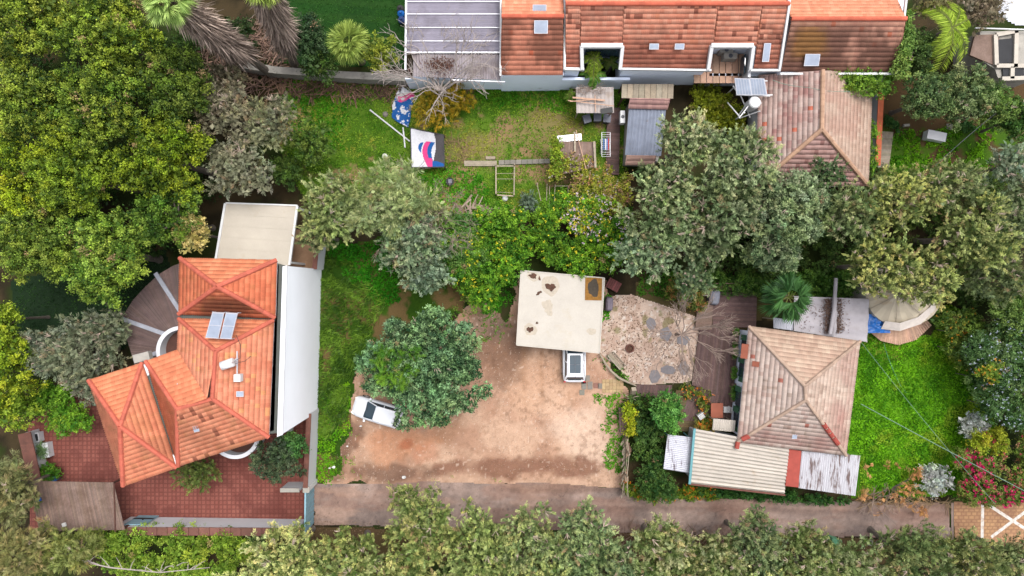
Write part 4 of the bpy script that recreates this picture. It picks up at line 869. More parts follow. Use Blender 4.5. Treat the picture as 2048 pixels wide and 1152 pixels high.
c = P(1507, 207, 3.6); mb = MB(); mb.lathe(c.x, c.y, [(.05, 2.7), (.42, 2.72), (.44, 2.8), (.44, 3.9), (.36, 4.0), (.04, 4.03)], 20); mb.build('tank', m_white, t, smooth=False)
# small sheds
s1 = thing('garden_shed', 'grey corrugated shed with pink tiled strip beside the wooden path', 'shed', P(1292, 250, 0)); z = 2.6
mb = MB(); corr(mb, P(1258, 216, z+.1), P(1332, 218, z+.1), P(1322, 312, z-.1), P(1250, 310, z-.1), .26, .035); mb.build('roof_sheet', m_corrg, s1)
tiles([[P(1256, 217, z+.18), P(1336, 219, z+.18), P(1340, 197, z+.5), P(1258, 196, z+.5)]], 'ridge_roof', s1, A((186, 142, 136)), A((206, 160, 150)), seed=45)
tiles([[P(1250, 330, z-.25), P(1310, 330, z-.25), P(1312, 311, z), P(1252, 310, z)]], 'ridge_roof', s1, A((196, 156, 140)), A((206, 166, 150)), seed=46)
mb = MB(); wallprism(mb, [(1262, 200), (1330, 202), (1318, 322), (1256, 320)], z, 0, z-.15); mb.build('wall', m_conc, s1)
slatroof('lean_to', 'weathered greenish board roof lean-to against the pale blue wall', [(1244, 168), (1348, 168), (1347, 197), (1243, 196)], 2.4, 9, m_timber, 'lean-to', gap=.06, thick=.06)
s2 = thing('work_shed', 'small light grey roofed work shed with planks and branches on top', 'shed', P(1190, 200, 0)); z = 2.3
mb = MB(); corr(mb, P(1152, 174, z+.2), P(1227, 174, z+.2), P(1228, 226, z), P(1153, 226, z), .3, .025, c=(.86, .84, .9)); mb.build('roof_sheet', m_corr, s2)
mb = MB(); mb.bar(P(1136, 201, z+.3), P(1228, 212, z+.35), .06, .05); mb.bar(P(1145, 195, z+.35), P(1210, 201, z+.3), .12, .04); mb.bar(P(1190, 190, z+.3), P(1191, 224, z+.2), .06, .05); mb.bar(P(1140, 203, z+.36), P(1200, 198, z+.3), .06, .04); mb.build('loose_plank', m_palewood, s2)
mb = MB(); c = P(1213, 222, z); mb.box(c.x, c.y, z+.12, .9, .4, .06, rz=.15); mb.build('black_sheet', m_black, s2)
mb = MB()
for (a_, b_) in ((1156, 178), (1224, 178), (1224, 222), (1156, 222)): c = P(a_, b_, z); mb.box(c.x, c.y, 1.1, .08, .08, 2.2)
mb.build('post', m_timber, s2)
tw = MB(); rg = random.Random(5)
for i in range(60):
    p = P(rg.uniform(1155, 1205), rg.uniform(170, 188), z+.25+rg.random()*.2); d = Vector((rg.uniform(-1, 1), rg.uniform(-.6, .6), rg.uniform(-.1, .2)))*.7; tw.tube([p, p+d], [.02, .008], 4)
o = tw.build('dead_branches', m_twig); tag(o, 'heap of dead palm branches on the small work shed roof', 'branches')
def bin_(label, px, py, z0=0, w=.55, m_=m_bin, rz=0):
    c = P(px, py, .9); t = thing('wheelie_bin', label, 'bin', (c.x, c.y, z0), rz, group='dark bins beside the work shed'); mb = MB()
    mb.add([(x_*k, y_*k, z_) for z_, k in ((.05, .4), (.9, .5)) for x_, y_ in ((-w, -w), (w, -w), (w, w), (-w, w))], [(3, 2, 1, 0), (0, 1, 5, 4), (1, 2, 6, 5), (2, 3, 7, 6), (3, 0, 4, 7)]); mb.build('tub', m_, t, local=True)
    mb = MB(); mb.box(0, 0, .94, w*1.08, w*1.12, .08); mb.box(0, w*.5, .97, w*.8, .08, .1); mb.build('lid', m_cover, t, local=True)
    mb = MB(); mb.tube([(-w*.4, w*.45, .1), (-w*.4+.06, w*.45, .1)], .1, 10); mb.tube([(w*.4, w*.45, .1), (w*.4-.06, w*.45, .1)], .1, 10); mb.build('wheel', m_black, t, local=True)
bin_('leftmost dark grey bin below the light grey work shed', 1174, 238, rz=.3); bin_('middle dark grey bin below the light grey work shed', 1195, 235); bin_('rightmost dark grey bin below the light grey work shed', 1214, 237, rz=-.1)
c = P(1247, 235, 1.5); t = thing('air_conditioner', 'white air conditioner on the left side of the grey corrugated shed', 'air conditioner', (c.x-.1, c.y, 1.0)); mb = MB(); mb.box(c.x-.1, c.y, 1.4, .36, .95, .7); mb.build('casing', m_white, t); mb = MB(); mb.lathe(c.x-.1, c.y, [(.14, 1.752), (.14, 1.77), (.02, 1.775)], 12); mb.build('vent', m_bin, t)
# drying rack
c = P(1212, 289, .9); t = thing('drying_rack', 'white drying rack with blue and red laundry beside the wooden path', 'drying rack', (c.x, c.y, 0)); mb = MB()
for dx in (-.33, .33): mb.bar((dx, -.95, .9), (dx, .95, .9), .04, .04)
for k in range(12): mb.bar((-.33, -.95+k*.1727, .9), (.33, -.95+k*.1727, .9), .02, .02)
for dx in (-.33, .33):
    mb.bar((dx, -.6, 0), (dx, .5, .9), .04, .04); mb.bar((dx, .6, 0), (dx, -.5, .9), .04, .04)
mb.build('frame', m_netw, t, local=True)
for dx, mm in ((-.17, m_banner_b), (-.03, m_banner_w), (.08, m_blue), (.19, mat('red_cloth', A((190, 60, 60))))):
    mb = MB(); mb.box(dx, 0, .93, .09, .85, .03); mb.box(dx, .44, .72, .09, .02, .42); mb.build('towel', mm, t, local=True)
t = thing('glass_table', 'low glass topped table above the ivy covered pergola', 'table', P(1140, 276, 0)); c = P(1139, 276, .6); mb = MB(); mb.box(c.x, c.y, .6, 1.9, .5, .05, rz=.1); mb.build('tabletop', m_alu, t); mb = MB(); mb.box(c.x, c.y, .63, 1.6, .34, .02, rz=.1); mb.build('glass', m_glass, t)
for dx in (-.8, .8): mb = MB(); mb.box(c.x+dx, c.y, .3, .06, .4, .58); mb.build('leg', m_alu, t)
# wooden walkway
def deck(name, label, pts, z, n, m_, along=0, gap=.08, cat='deck', th=.06):
    q = W(pts, z); c = cen(q); t = thing(name, label, cat, (c.x, c.y, 0)); mb = MB(); a, b, c_, d = q if along == 0 else (q[1], q[2], q[3], q[0])
    for i in range(n):
        f0 = i/n; f1 = (i+1-gap)/n; w = [a.lerp(b, f0), a.lerp(b, f1), d.lerp(c_, f1), d.lerp(c_, f0)]; mb.prism([(v.x, v.y) for v in w], z-th, z, c=rc(.78, 1.2, .06))
    mb.build('planks', m_, t); mb = MB()
    for f in (.08, .5, .92): mb.bar(a.lerp(d, f)-Vector((0, 0, th+.05)), b.lerp(c_, f)-Vector((0, 0, th+.05)), .08, .09)
    mb.build('joist', m_brown, t); return t
deck('walkway', 'brown wooden plank walkway beside the grey corrugated shed', [(1214, 215), (1241, 215), (1238, 350), (1212, 348)], .25, 34, m_deck, along=1, cat='walkway')
deck('walkway', 'weathered plank path between bungalow and back garden', [(1760, 262), (1787, 264), (1778, 335), (1756, 335)], .12, 22, m_timber, along=1, cat='path')

# ===== carport in the middle
cp = thing('carport', 'square cream concrete carport roof with rusty stains beside the dirt yard', 'carport', P(1120, 625, 0)); z = 2.75
q = W([(1042, 541), (1209, 556), (1199, 706), (1033, 690)], z); mb = MB(); mb.prism([(v.x, v.y) for v in q], z-.2, z); mb.build('roof_slab', m_carport, cp)
mb = MB()
for f in (.33, .66): mb.bar(q[0].lerp(q[3], f)+Vector((0, 0, .004)), q[1].lerp(q[2], f)+Vector((0, 0, .004)), .03, .02)
for i in range(4): mb.bar(q[i]+Vector((0, 0, .02)), q[(i+1) % 4]+Vector((0, 0, .02)), .08, .06)
mb.build('roof_seam', m_carport, cp)
def patch(mb, px, py, rx, ry, z, ang=0, n=44, rough=.14, seed=0):
    rg = random.Random(seed+px); c = P(px, py, z); pts = []; ph_ = [rg.uniform(0, 6) for _ in range(3)]
    for i in range(n):
        t_ = 2*math.pi*i/n; k = 1+rough*(.6*math.sin(2*t_+ph_[0])+.5*math.sin(3*t_+ph_[1])+.35*math.sin(5*t_+ph_[2])+.2*math.sin(9*t_+ph_[0]))+rg.uniform(-rough, rough)*.15; x_ = M(rx, z)*k*math.cos(t_); y_ = M(ry, z)*k*math.sin(t_); pts.append((c.x+x_*math.cos(ang)-y_*math.sin(ang), c.y+x_*math.sin(ang)+y_*math.cos(ang)))
    mb.prism(pts, z-.01, z)
mb = MB(); patch(mb, 1101, 571, 17, 21, z+.006, rough=.1); patch(mb, 1061, 659, 13, 12, z+.006); patch(mb, 1067, 553, 14, 9, z+.006, -.5); patch(mb, 1096, 614, 11, 14, z+.006, rough=.3); patch(mb, 1183, 663, 9, 7, z+.006); mb.build('puddle_mark', m_stain2, cp)
mb = MB(); patch(mb, 1101, 574, 9, 8, z+.012, rough=.3); patch(mb, 1060, 659, 6, 6, z+.012, rough=.3); patch(mb, 1066, 552, 8, 5, z+.012, -.5, rough=.3); patch(mb, 1078, 586, 6, 3, z+.012, .5, rough=.3); patch(mb, 1074, 646, 3, 2, z+.012, rough=.3); patch(mb, 1079, 557, 2, 4, z+.012, rough=.3); mb.build('leaf_stain', m_stain, cp)
mb = MB(); c = P(1187, 578, z); mb.box(c.x, c.y, z+.012, 1.28, 1.72, .03, rz=-.02); mb.build('roof_hatch', m_algae, cp); mb = MB(); patch(mb, 1187, 576, 12, 16, z+.036, rough=.18, n=40); mb.build('rust_stain', mat('dark_rust', A((72, 62, 50)), var=.3, scale=5), cp)
mb = MB()
for (a_, b_) in ((1048, 548), (1200, 562), (1190, 698), (1040, 684), (1118, 692)): c = P(a_, b_, z); mb.box(c.x, c.y, 1.25, .16, .16, 2.5)
mb.build('post', m_conc, cp)

# ===== beige tiled house on the right
rh = thing('bungalow', 'square bungalow with worn beige and pink tiled hipped roof beside the lush lawn', 'house', P(1600, 785, 0)); ze = 3.0; zr = 4.9
q = [P(1497, 652, ze), P(1720, 682, ze), P(1692, 911, ze), P(1474, 884, ze)]; t1 = P(1609, 772, zr); t2 = P(1611, 800, zr)
BE1, BE2 = A((214, 188, 174)), A((228, 206, 192)); red = A((178, 88, 68))
def beim(c, x, y):
    s = (H-4)/H; c = mixc(c, A((176, 124, 114)), sm(fbm(x, y, 1.8, 87), .45, .65)*.35); c = mixc(c, A((166, 100, 92)), np.maximum(blob(x/s, y/s, 1690, 870, 24, 60, 0, 4), blob(x/s, y/s, 1610, 885, 90, 18, -8, 5))*.4); c = mixc(c, A((150, 122, 104)), sm(fbm(x, y, .5, 86), .6, .75)*.5)
    return c
ac = ((red, .008), (A((200, 170, 156)), .12), (A((226, 204, 188)), .12))
tiles([[q[0], q[3], t2, t1]], 'roof', rh, BE1, BE2, seed=50, moss=beim, accents=ac, step=.028, amp=.035)
tiles([[q[1], q[0], t1]], 'roof', rh, A((204, 170, 148)), A((220, 192, 168)), seed=51, moss=lambda c, x, y: mixc(c, A((188, 148, 126)), sm(fbm(x, y, 1, 85), .5, .7)*.3), step=.028, amp=.035)
tiles([[q[2], q[1], t1, t2]], 'roof', rh, A((200, 172, 154)), A((218, 194, 176)), seed=52, moss=beim, step=.028, amp=.035)
tiles([[q[3], q[2], t2]], 'roof', rh, BE1, BE2, seed=53, moss=beim, accents=((red, .014), (A((200, 168, 156)), .15)), step=.035, amp=.035)
mb = MB()
for p_, q_ in ((q[0], t1), (q[1], t1), (t1, t2), (q[2], t2), (q[3], t2)): ridge(mb, p_, q_, A((196, 168, 148)), r=.14)
mb.build('ridge_tiles', tile_m, rh)
mb = MB()
for f in (.42, .5, .58, .66, .72): a_ = t2.lerp(q[2], f); b_ = t2.lerp(q[2], f+.06); mb.tube([a_+Vector((0, 0, .08)), b_+Vector((0, 0, .08))], .19, 8)
a_ = t2.lerp(q[3], .93)+Vector((0, 0, .08)); mb.tube([a_, a_+Vector((.5, .3, .15))], .2, 8); a_ = t2.lerp(q[3], .99)+Vector((0, 0, .08)); mb.tube([a_, a_+Vector((-.1, -.5, 0))], .18, 8); mb.build('ridge_patch', m_redp, rh)
glasstile(rh, 1589, 873, 3.5, .3, .3, 0, .3)
for (a_, b_, s1_, s2_) in ((1491, 703, .5, 1.1), (1532, 700, .5, .6), (1511, 728, .5, .4)):
    f = P(a_, b_, 3.35); mb = MB(); mb.box(f.x, f.y, 3.4 if a_ > 1500 else 3.15, s1_, s2_, .1, rz=-.1, ry=-.45); mb.build('new_tile', m_terra, rh)
mb = MB(); wallprism(mb, [(1506, 664), (1712, 692), (1684, 900), (1483, 875)], ze, 0, ze-.12); wl = mb.build('wall', m_blueplaster, rh)
mb = MB(); soffit(mb, q, .1); mb.build('soffit', m_plaster, rh)
pw_a = P(1506, 664, ze); pw_b = P(1483, 875, ze)
for f in (.16, .38, .66, .86):
    c = pw_a.lerp(pw_b, f); mb = MB(); mb.box(c.x-.02, c.y, 1.5, .12, 1.1, 1.1, rz=-.1); w_ = mb.build('window', m_glass, rh)
    for dy in (-.75, .75): mb = MB(); mb.box(c.x-.07, c.y+dy, 1.5, .06, .42, 1.15, rz=-.1); mb.build('shutter', m_green, w_)
# annex roofs
ax = thing('annex', 'long white corrugated annex roof in front of the beige bungalow', 'shed', P(1480, 920, 0)); z = 2.9
mb = MB(); corr(mb, P(1391, 858, z), P(1381, 967, z-.35), P(1569, 988, z-.35), P(1579, 893, z+.1), .3, .06, jit=.1); mb.build('roof_sheet', m_corr, ax)
mb = MB(); mb.bar(P(1389, 857, z+.05), P(1379, 968, z-.3), .18, .14); mb.build('edge_trim', m_teal, ax); mb = MB(); mb.bar(P(1380, 968, z-.4), P(1570, 990, z-.4), .12, .14); mb.build('gutter', m_copper, ax)
mb = MB(); wallprism(mb, [(1394, 866), (1572, 897), (1564, 982), (1386, 962)], z-.4, 0, z-.55); mb.build('wall', m_plaster, ax)
t = thing('connecting_roof', 'flat red painted roof panel between the two corrugated annex roofs', 'roof', P(1587, 937, 0)); z = 2.75; q2 = W([(1577, 898), (1603, 902), (1597, 975), (1571, 972)], z); mb = MB(); mb.prism([(v.x, v.y) for v in q2], z-.1, z); mb.build('roof_panel', m_redp, t); mb = MB(); wallprism(mb, [(1578, 902), (1602, 905), (1596, 970), (1572, 968)], z, 0, z-.12); mb.build('wall', m_plaster, t)
t = thing('annex', 'peeling white and brown corrugated annex roof next to the lawn', 'shed', P(1655, 945, 0)); z = 2.7
mb = MB(); corr(mb, P(1604, 902, z), P(1721, 911, z), P(1711, 992, z-.25), P(1597, 976, z-.25), .17, .025, jit=.05); mb.build('roof_sheet', mat('peeling_white_brown', A((208, 206, 212)), var=0.06, scale=1.0, rough=0.6, c2=A((122, 102, 98)), thr=(.50, .60), stretch=(6, .9, 1), attr=True), t)
mb = MB(); wallprism(mb, [(1607, 908), (1714, 916), (1705, 982), (1601, 970)], z-.2, 0, z-.35); mb.build('wall', m_conc, t)
t = thing('lean_to', 'small peeling white corrugated roof left of the long annex', 'lean-to', P(1357, 908, 0)); z = 2.4
mb = MB(); corr(mb, P(1335, 869, z), P(1327, 938, z-.2), P(1379, 946, z-.2), P(1387, 875, z), .14, .022); mb.build('roof_sheet', m_corrw, t); mb = MB()
for (a_, b_) in ((1338, 873), (1331, 935), (1376, 942), (1383, 879)): c = P(a_, b_, z); mb.box(c.x, c.y, 1.05, .08, .08, 2.1)
mb.build('post', m_teal, t)
t = thing('lean_to', 'tiny cream corrugated roof at the corner between deck and annex', 'lean-to', P(1447, 851, 0)); z = 2.2; mb = MB(); corr(mb, P(1427, 837, z), P(1471, 841, z), P(1469, 864, z-.1), P(1425, 860, z-.1), .16, .025); mb.build('roof_sheet', m_corr, t); mb = MB()
for (a_, b_) in ((1429, 840), (1467, 844), (1466, 860)): c = P(a_, b_, z); mb.box(c.x, c.y, 1.0, .07, .07, 2.0)
mb.build('post', m_timber, t)
t = thing('lean_to', 'small peeling white panel roof below the fan palm', 'lean-to', P(1566, 650, 0)); z = 2.5; mb = MB(); corr(mb, P(1547, 635, z), P(1587, 640, z), P(1586, 661, z-.1), P(1547, 656, z-.1), .12, .02); mb.build('roof_sheet', m_corrw, t); mb = MB()
for (a_, b_) in ((1549, 638), (1585, 643)): c = P(a_, b_, z); mb.box(c.x, c.y, 1.15, .07, .07, 2.3)
mb.build('post', m_timber, t)
# grey tarpaulin canopy
t = thing('tarpaulin_canopy', 'wide grey tarpaulin canopy with a raised fold behind the beige bungalow', 'canopy', P(1660, 630, 0)); nx, ny = 40, 22; V = []; z = 2.6
c00, c10, c11, c01 = P(1588, 592, z), P(1738, 598, z), P(1735, 684, z), P(1588, 662, z)
for j in range(ny+1):
    for i in range(nx+1):
        a_, b_ = i/nx, j/ny; p = c00.lerp(c10, a_).lerp(c01.lerp(c11, a_), b_); h = .38*math.exp(-((a_-.53)/.03)**2)-.12*math.exp(-((a_-.43)/.08)**2)+.05*math.sin(b_*19)*(a_ > .2)+.03*math.sin(a_*31+b_*6); V.append((p.x, p.y, p.z+h))
q4 = [(j*(nx+1)+i, (j+1)*(nx+1)+i, (j+1)*(nx+1)+i+1, j*(nx+1)+i+1) for j in range(ny) for i in range(nx)]; npmesh('tarpaulin', V, q4, m_tarp, t, smooth=True)
mb = MB()
for v in (c00, c10, c11, c01): mb.box(v.x, v.y, 1.25, .08, .08, 2.5)
mb.build('post', m_timber, t)
mb = MB(); mb.tube([P(1672, 556, 3.1), P(1668, 620, 3.05), P(1660, 668, 2.95)], .14, 8); mb.build('raised_fold', m_tarp, t)
lf = Leaves(33); r = lf.r; n = 1500; bb = r.rand(n); sp = r.normal(size=n); X = np.where(r.rand(n) < .75, 1657+sp*5, r.uniform(1600, 1700, n)); X[:500] = 1678+sp[:500]*4; Y = 598+bb*68; pts = np.stack([(X-1024)*(H-2.7)/F, (576-Y)*(H-2.7)/F, np.full(n, 2.72)], 1); lf.add(pts, unit(r.normal(size=(n, 3))*np.array([1, 1, .12])), .12, .07, mixc(lin((92, 66, 56), .6), lin((140, 112, 96), .6), r.rand(n)))
o = lf.build('leaf_litter'); tag(o, 'brown fallen leaves along the fold of the grey tarpaulin', 'leaf litter', kind='stuff')
# round tent
t = thing('round_tent', 'round beige canvas tent half hidden under the cypresses', 'tent', P(1800, 615, 0)); ctr = P(1795, 590, 4.0); rim = []
for i in range(28):
    a_ = 2*math.pi*i/28; rim.append(P(1808+76*math.cos(a_), 590+64*math.sin(a_), 2.3+.12*(i % 2)))
mb = MB(); n = 28; mid_ = [ctr.lerp(v, .55)-Vector((0, 0, .12)) for v in rim]
mb.add([ctr]+mid_+rim, [(0, 1+i, 1+(i+1) % n) for i in range(n)]+[(1+i, 1+n+i, 1+n+(i+1) % n, 1+(i+1) % n) for i in range(n)]); mb.build('canvas', m_tent, t)
mb = MB(); low = [ctr+(v-ctr)*1.03 for v in rim]; low = [Vector((v.x, v.y, 0.0)) for v in low]; mb.add(rim+low, [(i, n+i, n+(i+1) % n, (i+1) % n) for i in range(n)]); mb.build('tent_wall', mat('white_canvas', A((214, 205, 195)), var=.08), t)
mb = MB(); mb.tube([(ctr.x, ctr.y, 0), ctr+Vector((0, 0, .25))], .08, 8)
for v in rim[::4]: mb.tube([ctr+Vector((0, 0, .03)), v+Vector((0, 0, .04))], .02, 4)
mb.build('pole', m_timber, t)
mb = MB(); fl = [P(1762, 658, 2.2), P(1800, 662, 2.5), P(1842, 648, 2.45), P(1868, 622, 2.5), P(1882, 598, 2.3), P(1873, 596, 2.7), P(1860, 614, 2.75), P(1836, 634, 2.75), P(1800, 646, 2.9), P(1770, 642, 2.6)]; mb.add(fl, [(0, 1, 8, 9), (1, 2, 7, 8), (2, 3, 6, 7), (3, 4, 5, 6)]); mb.build('awning_flap', mat('pale_canvas', A((222, 210, 200)), var=.1, scale=3), t)
t = thing('blue_tarpaulin', 'crumpled bright blue tarpaulin between grey canopy and round tent', 'tarpaulin', P(1750, 648, 0)); lv = []; nx = 14
rg = np.random.RandomState(4); V = []
for j in range(nx+1):
    for i in range(nx+1): p = P(1735+46*i/nx, 628+38*j/nx, 2.1); V.append((p.x, p.y, 2.0+.4*rg.rand()*(1-abs(i/nx-.5))*(1-abs(j/nx-.5))))
npmesh('tarpaulin', V, [(j*(nx+1)+i, (j+1)*(nx+1)+i, (j+1)*(nx+1)+i+1, j*(nx+1)+i+1) for j in range(nx) for i in range(nx)], m_blue, t)
t = thing('tent_platform', 'curved pale wooden plank platform round the front of the tent', 'deck', P(1795, 668, 0)); mb = MB()
for i in range(34):
    f = i/33; pts_ = [(1737, 662), (1762, 682), (1797, 690), (1832, 680), (1862, 652)]; s_ = f*4; k = min(3, int(s_)); u = s_-k; x_ = pts_[k][0]*(1-u)+pts_[k+1][0]*u; y_ = pts_[k][1]*(1-u)+pts_[k+1][1]*u
    o_ = P(x_, y_, .35); d = (P(1795, 580, .35)-o_).normalized(); mb.bar(o_, o_+d*1.3, .15, .05, c=rc(.75, 1.1))
mb.build('planks', m_palewood, t)
mb = MB(); mb.bar(P(1740, 652, .25), P(1795, 672, .25), .1, .12); mb.bar(P(1795, 672, .25), P(1850, 648, .25), .1, .12); mb.build('joist', m_brown, t)

# ===== terrace decks and furniture
deck('deck', 'dark wooden deck beside the fan palm with the covered barbecue', [(1424, 583), (1514, 585), (1512, 656), (1426, 652)], .30, 26, m_deck, along=1)
deck('deck', 'long dark wooden deck along the left wall of the beige bungalow', [(1400, 655), (1478, 655), (1466, 800), (1384, 770)], .24, 24, m_deck)
deck('deck', 'lower dark deck square around the white chairs', [(1384, 772), (1468, 800), (1466, 842), (1360, 842)], .20, 20, m_deck)
deck('deck', 'mossy wooden deck with orange flowers beside the small green tree', [(1352, 780), (1424, 786), (1420, 866), (1350, 862)], .18, 20, mat('mossy_deck', A((108, 92, 62)), attr=True, var=.25, scale=3), along=1)
deck('walkway', 'short slatted boardwalk between white post and small green tree', [(1274, 769), (1345, 770), (1342, 796), (1270, 794)], .16, 20, m_deck, cat='walkway')
deck('step', 'square weathered wood and stone step above the gravel patio', [(1395, 614), (1426, 606), (1424, 660), (1390, 660)], .36, 9, m_mat, along=1, cat='step')
def bbq(label, px, py, sx, sy, m_, rz=0):
    c = P(px, py, .9); t = thing('covered_barbecue', label, 'barbecue', (c.x, c.y, .02), rz); mb = MB(); N_ = 14; V = []
    rings = [(0, 1.0, .05), (.35, 1.02, .3), (.75, .97, .75), (.95, .85, .95), (1.02, .45, 1.05), (1.04, .05, 1.07)]
    for _, k, z_ in rings:
        for i in range(N_):
            a_ = 2*math.pi*i/N_; cx_ = math.copysign(abs(math.cos(a_))**.5, math.cos(a_)); sy_ = math.copysign(abs(math.sin(a_))**.5, math.sin(a_)); V.append((cx_*sx/2*k, sy_*sy/2*k, z_+.03*math.sin(3*a_)))
    mb.add(V, [(j*N_+i, j*N_+(i+1) % N_, (j+1)*N_+(i+1) % N_, (j+1)*N_+i) for j in range(len(rings)-1) for i in range(N_)]+[tuple(range((len(rings)-1)*N_, len(rings)*N_))]); mb.build('fabric_cover', m_, t, local=True)
    mb = MB(); mb.box(0, 0, 1.0, sx*.5, sy*.72, .16); mb.build('lid_bulge', m_, t, local=True)
    mb = MB(); mb.tube([(sx*.4, -sy*.4, 0.06), (sx*.4+.07, -sy*.4, .06)], .08, 8); mb.tube([(-sx*.4, -sy*.4, 0.06), (-sx*.4-.07, -sy*.4, .06)], .08, 8); mb.build('wheel', m_black, t, local=True)
bbq('large barbecue under a grey blue cover on the dark deck', 1430, 594, .85, 1.3, m_cover, -.1)
bbq('small barbecue under a mauve grey cover beside the carport', 1219, 608, .62, 1.15, mat('mauve_cover', A((132, 122, 134)), var=.12), -.05)
t = thing('storage_crate', 'tilted red brown wooden crate at the top right corner of the carport', 'crate', P(1225, 570, 0), -.5); mb = MB()
for k in range(6): mb.box(-.45+k*.18, 0, .62, .15, .8, .04, c=rc(.8, 1.2))
mb.build('lid_slats', mat('red_brown_wood', A((132, 76, 74)), attr=True), t, local=True); mb = MB(); mb.box(0, 0, .3, 1.05, .78, .58); mb.build('box_body', m_brown, t, local=True)
c = P(1452, 561, .9); t = thing('garden_bench', 'brown wooden bench at the back edge of the deck', 'bench', P(1450, 576, .3)); c = P(1448, 572, .8); mb = MB(); mb.box(c.x, c.y-.1, .78, 2.2, .5, .06); mb.build('seat', m_wood, t); mb = MB(); mb.box(c.x, c.y+.2, 1.05, 2.2, .06, .5); mb.build('backrest', m_wood, t)
for dx in (-.95, .95): mb = MB(); mb.box(c.x+dx, c.y-.1, .53, .08, .45, .46); mb.build('leg', m_wood, t)
t = thing('planter_box', 'small grey planter beside the covered barbecue on the deck', 'planter', P(1410, 584, 0)); c = P(1411, 584, .6); mb = MB(); mb.box(c.x, c.y, .45, .45, .6, .6); mb.build('planter', m_conc, t); mb = MB(); mb.box(c.x, c.y, .76, .36, .5, .03); mb.build('soil', m_stain, t)
# slatted bench on gravel
c = P(1232, 722, .5); t = thing('garden_bench', 'weathered slatted wooden bench on the gravel patio near the fire pit', 'bench', (c.x, c.y, .02), -.86)
mb = MB()
for k in range(4): mb.box(0, -.2+k*.12, .44, 1.5, .09, .035, c=rc(.8, 1.15))
mb.build('seat', m_timber, t, local=True); mb = MB()
for k in range(3): mb.box(0, .27+k*.035, .55+k*.13, 1.5, .03, .09, c=rc(.8, 1.15))
mb.build('backrest', m_timber, t, local=True)
for sx in (-.65, .65):
    mb = MB(); mb.box(sx, -.18, .21, .06, .06, .42); mb.build('leg', m_timber, t, local=True); mb = MB(); mb.box(sx, .24, .42, .06, .06, .84); mb.build('leg', m_timber, t, local=True)
c = P(1260, 697, .2); t = thing('fire_pit', 'small dark round fire pit in the gravel patio', 'fire pit', (c.x, c.y, .02)); mb = MB(); n = 18
for i in range(n):
    a_ = 2*math.pi*i/n; mb.box(.3*math.cos(a_), .3*math.sin(a_), .1, .1, .12, .2, rz=a_)
mb.build('ring', m_copper, t, local=True); mb = MB(); mb.lathe(0, 0, [(.25, .02), (.25, .06), (.02, .09)], 14); mb.build('ashes', m_stain, t, local=True)
for i, (px, py, a_, b_, lb) in enumerate(((1302, 648, 10, 13, 'small pale flagstone nearest the upper edge of the gravel patio'), (1332, 668, 13, 15, 'flagstone under the bare tree beside the red toy'), (1367, 680, 15, 13, 'grey flagstone right of the bare tree trunk'), (1309, 753, 12, 16, 'dark rounded flagstone at the bottom edge of the gravel patio'), (1337, 740, 16, 10, 'wide dark flagstone left of the pentagonal one on the gravel'), (1367, 736, 11, 15, 'pentagonal dark flagstone beside the long deck'))):
    rg = random.Random(i+20); c = P(px, py, .05); mb = MB(); k = rg.choice((5, 6, 7)); mb.prism([(c.x+M(a_)*rg.uniform(.85, 1.1)*math.cos(2*math.pi*j/k), c.y+M(b_)*rg.uniform(.85, 1.1)*math.sin(2*math.pi*j/k)) for j in range(k)], 0.0, .07); o = mb.build('flagstone', m_stone, loc=(c.x, c.y, 0)); tag(o, lb, 'flagstone', 'flagstones in the gravel patio')
pv = 0
for (px, py, cl, lb) in ((1167, 762, 0, 'grey square paver nearest the rear bumper of the suv'), (1180, 771, 0, 'grey paver left of the red one'), (1164, 785, 0, 'lowest grey square paver below the others'), (1168, 771, 0, 'leftmost grey paver in the row to the brick slab'), (1192, 771, 1, 'reddish square paver in the row of stepping stones'), (1201, 772, 0, 'last grey paver touching the sandy brick slab'), (1175, 756, 0, 'grey paver tucked against the right side of the suv')):
    c = P(px, py, .04); mb = MB(); mb.box(c.x, c.y, .03, .40, .62 if cl == 0 and py == 771 else .42, .06, c=(1.15, .62, .55) if cl else rc(.9, 1.05)); o = mb.build('paving_slab', m_paver, loc=(c.x, c.y, 0)); tag(o, lb, 'paver', 'stepping stones beside the suv')
t = thing('brick_slab', 'rectangular sandy brick slab between stepping stones and boardwalk', 'paving', P(1225, 773, 0)); mb = MB(); a_ = P(1204, 786, .05); 
for i in range(6):
    for j in range(4): mb.box(a_.x+.15+i*.285, a_.y+.15+j*.27, .035, .27, .255, .07, rz=0, c=rc(.85, 1.12))
mb.build('bricks', m_brickslab, t)
lf = Leaves(41); r = lf.r; n = 2600; X = r.uniform(1204, 1410, n); Y = r.uniform(592, 768, n); ok = sdf((X-1024)/25, (576-Y)/25, W([(1203, 640), (1222, 592), (1262, 588), (1330, 610), (1412, 640), (1400, 760), (1300, 772), (1262, 768), (1235, 735), (1200, 705)])) > 0; ok &= fbm(X/25, Y/25, 1.2, 3) > r.uniform(.3, .6, n); X = X[ok]; Y = Y[ok]; n = len(X)
lf.add(np.stack([(X-1024)/25, (576-Y)/25, np.full(n, .05)], 1), unit(r.normal(size=(n, 3))*np.array([1, 1, .12])), .13, .08, mixc(lin((92, 66, 52), .6), lin((150, 120, 96), .6), r.rand(n)))
o = lf.build('leaf_litter'); tag(o, 'brown fallen leaves scattered over the gravel patio', 'leaf litter', kind='stuff')
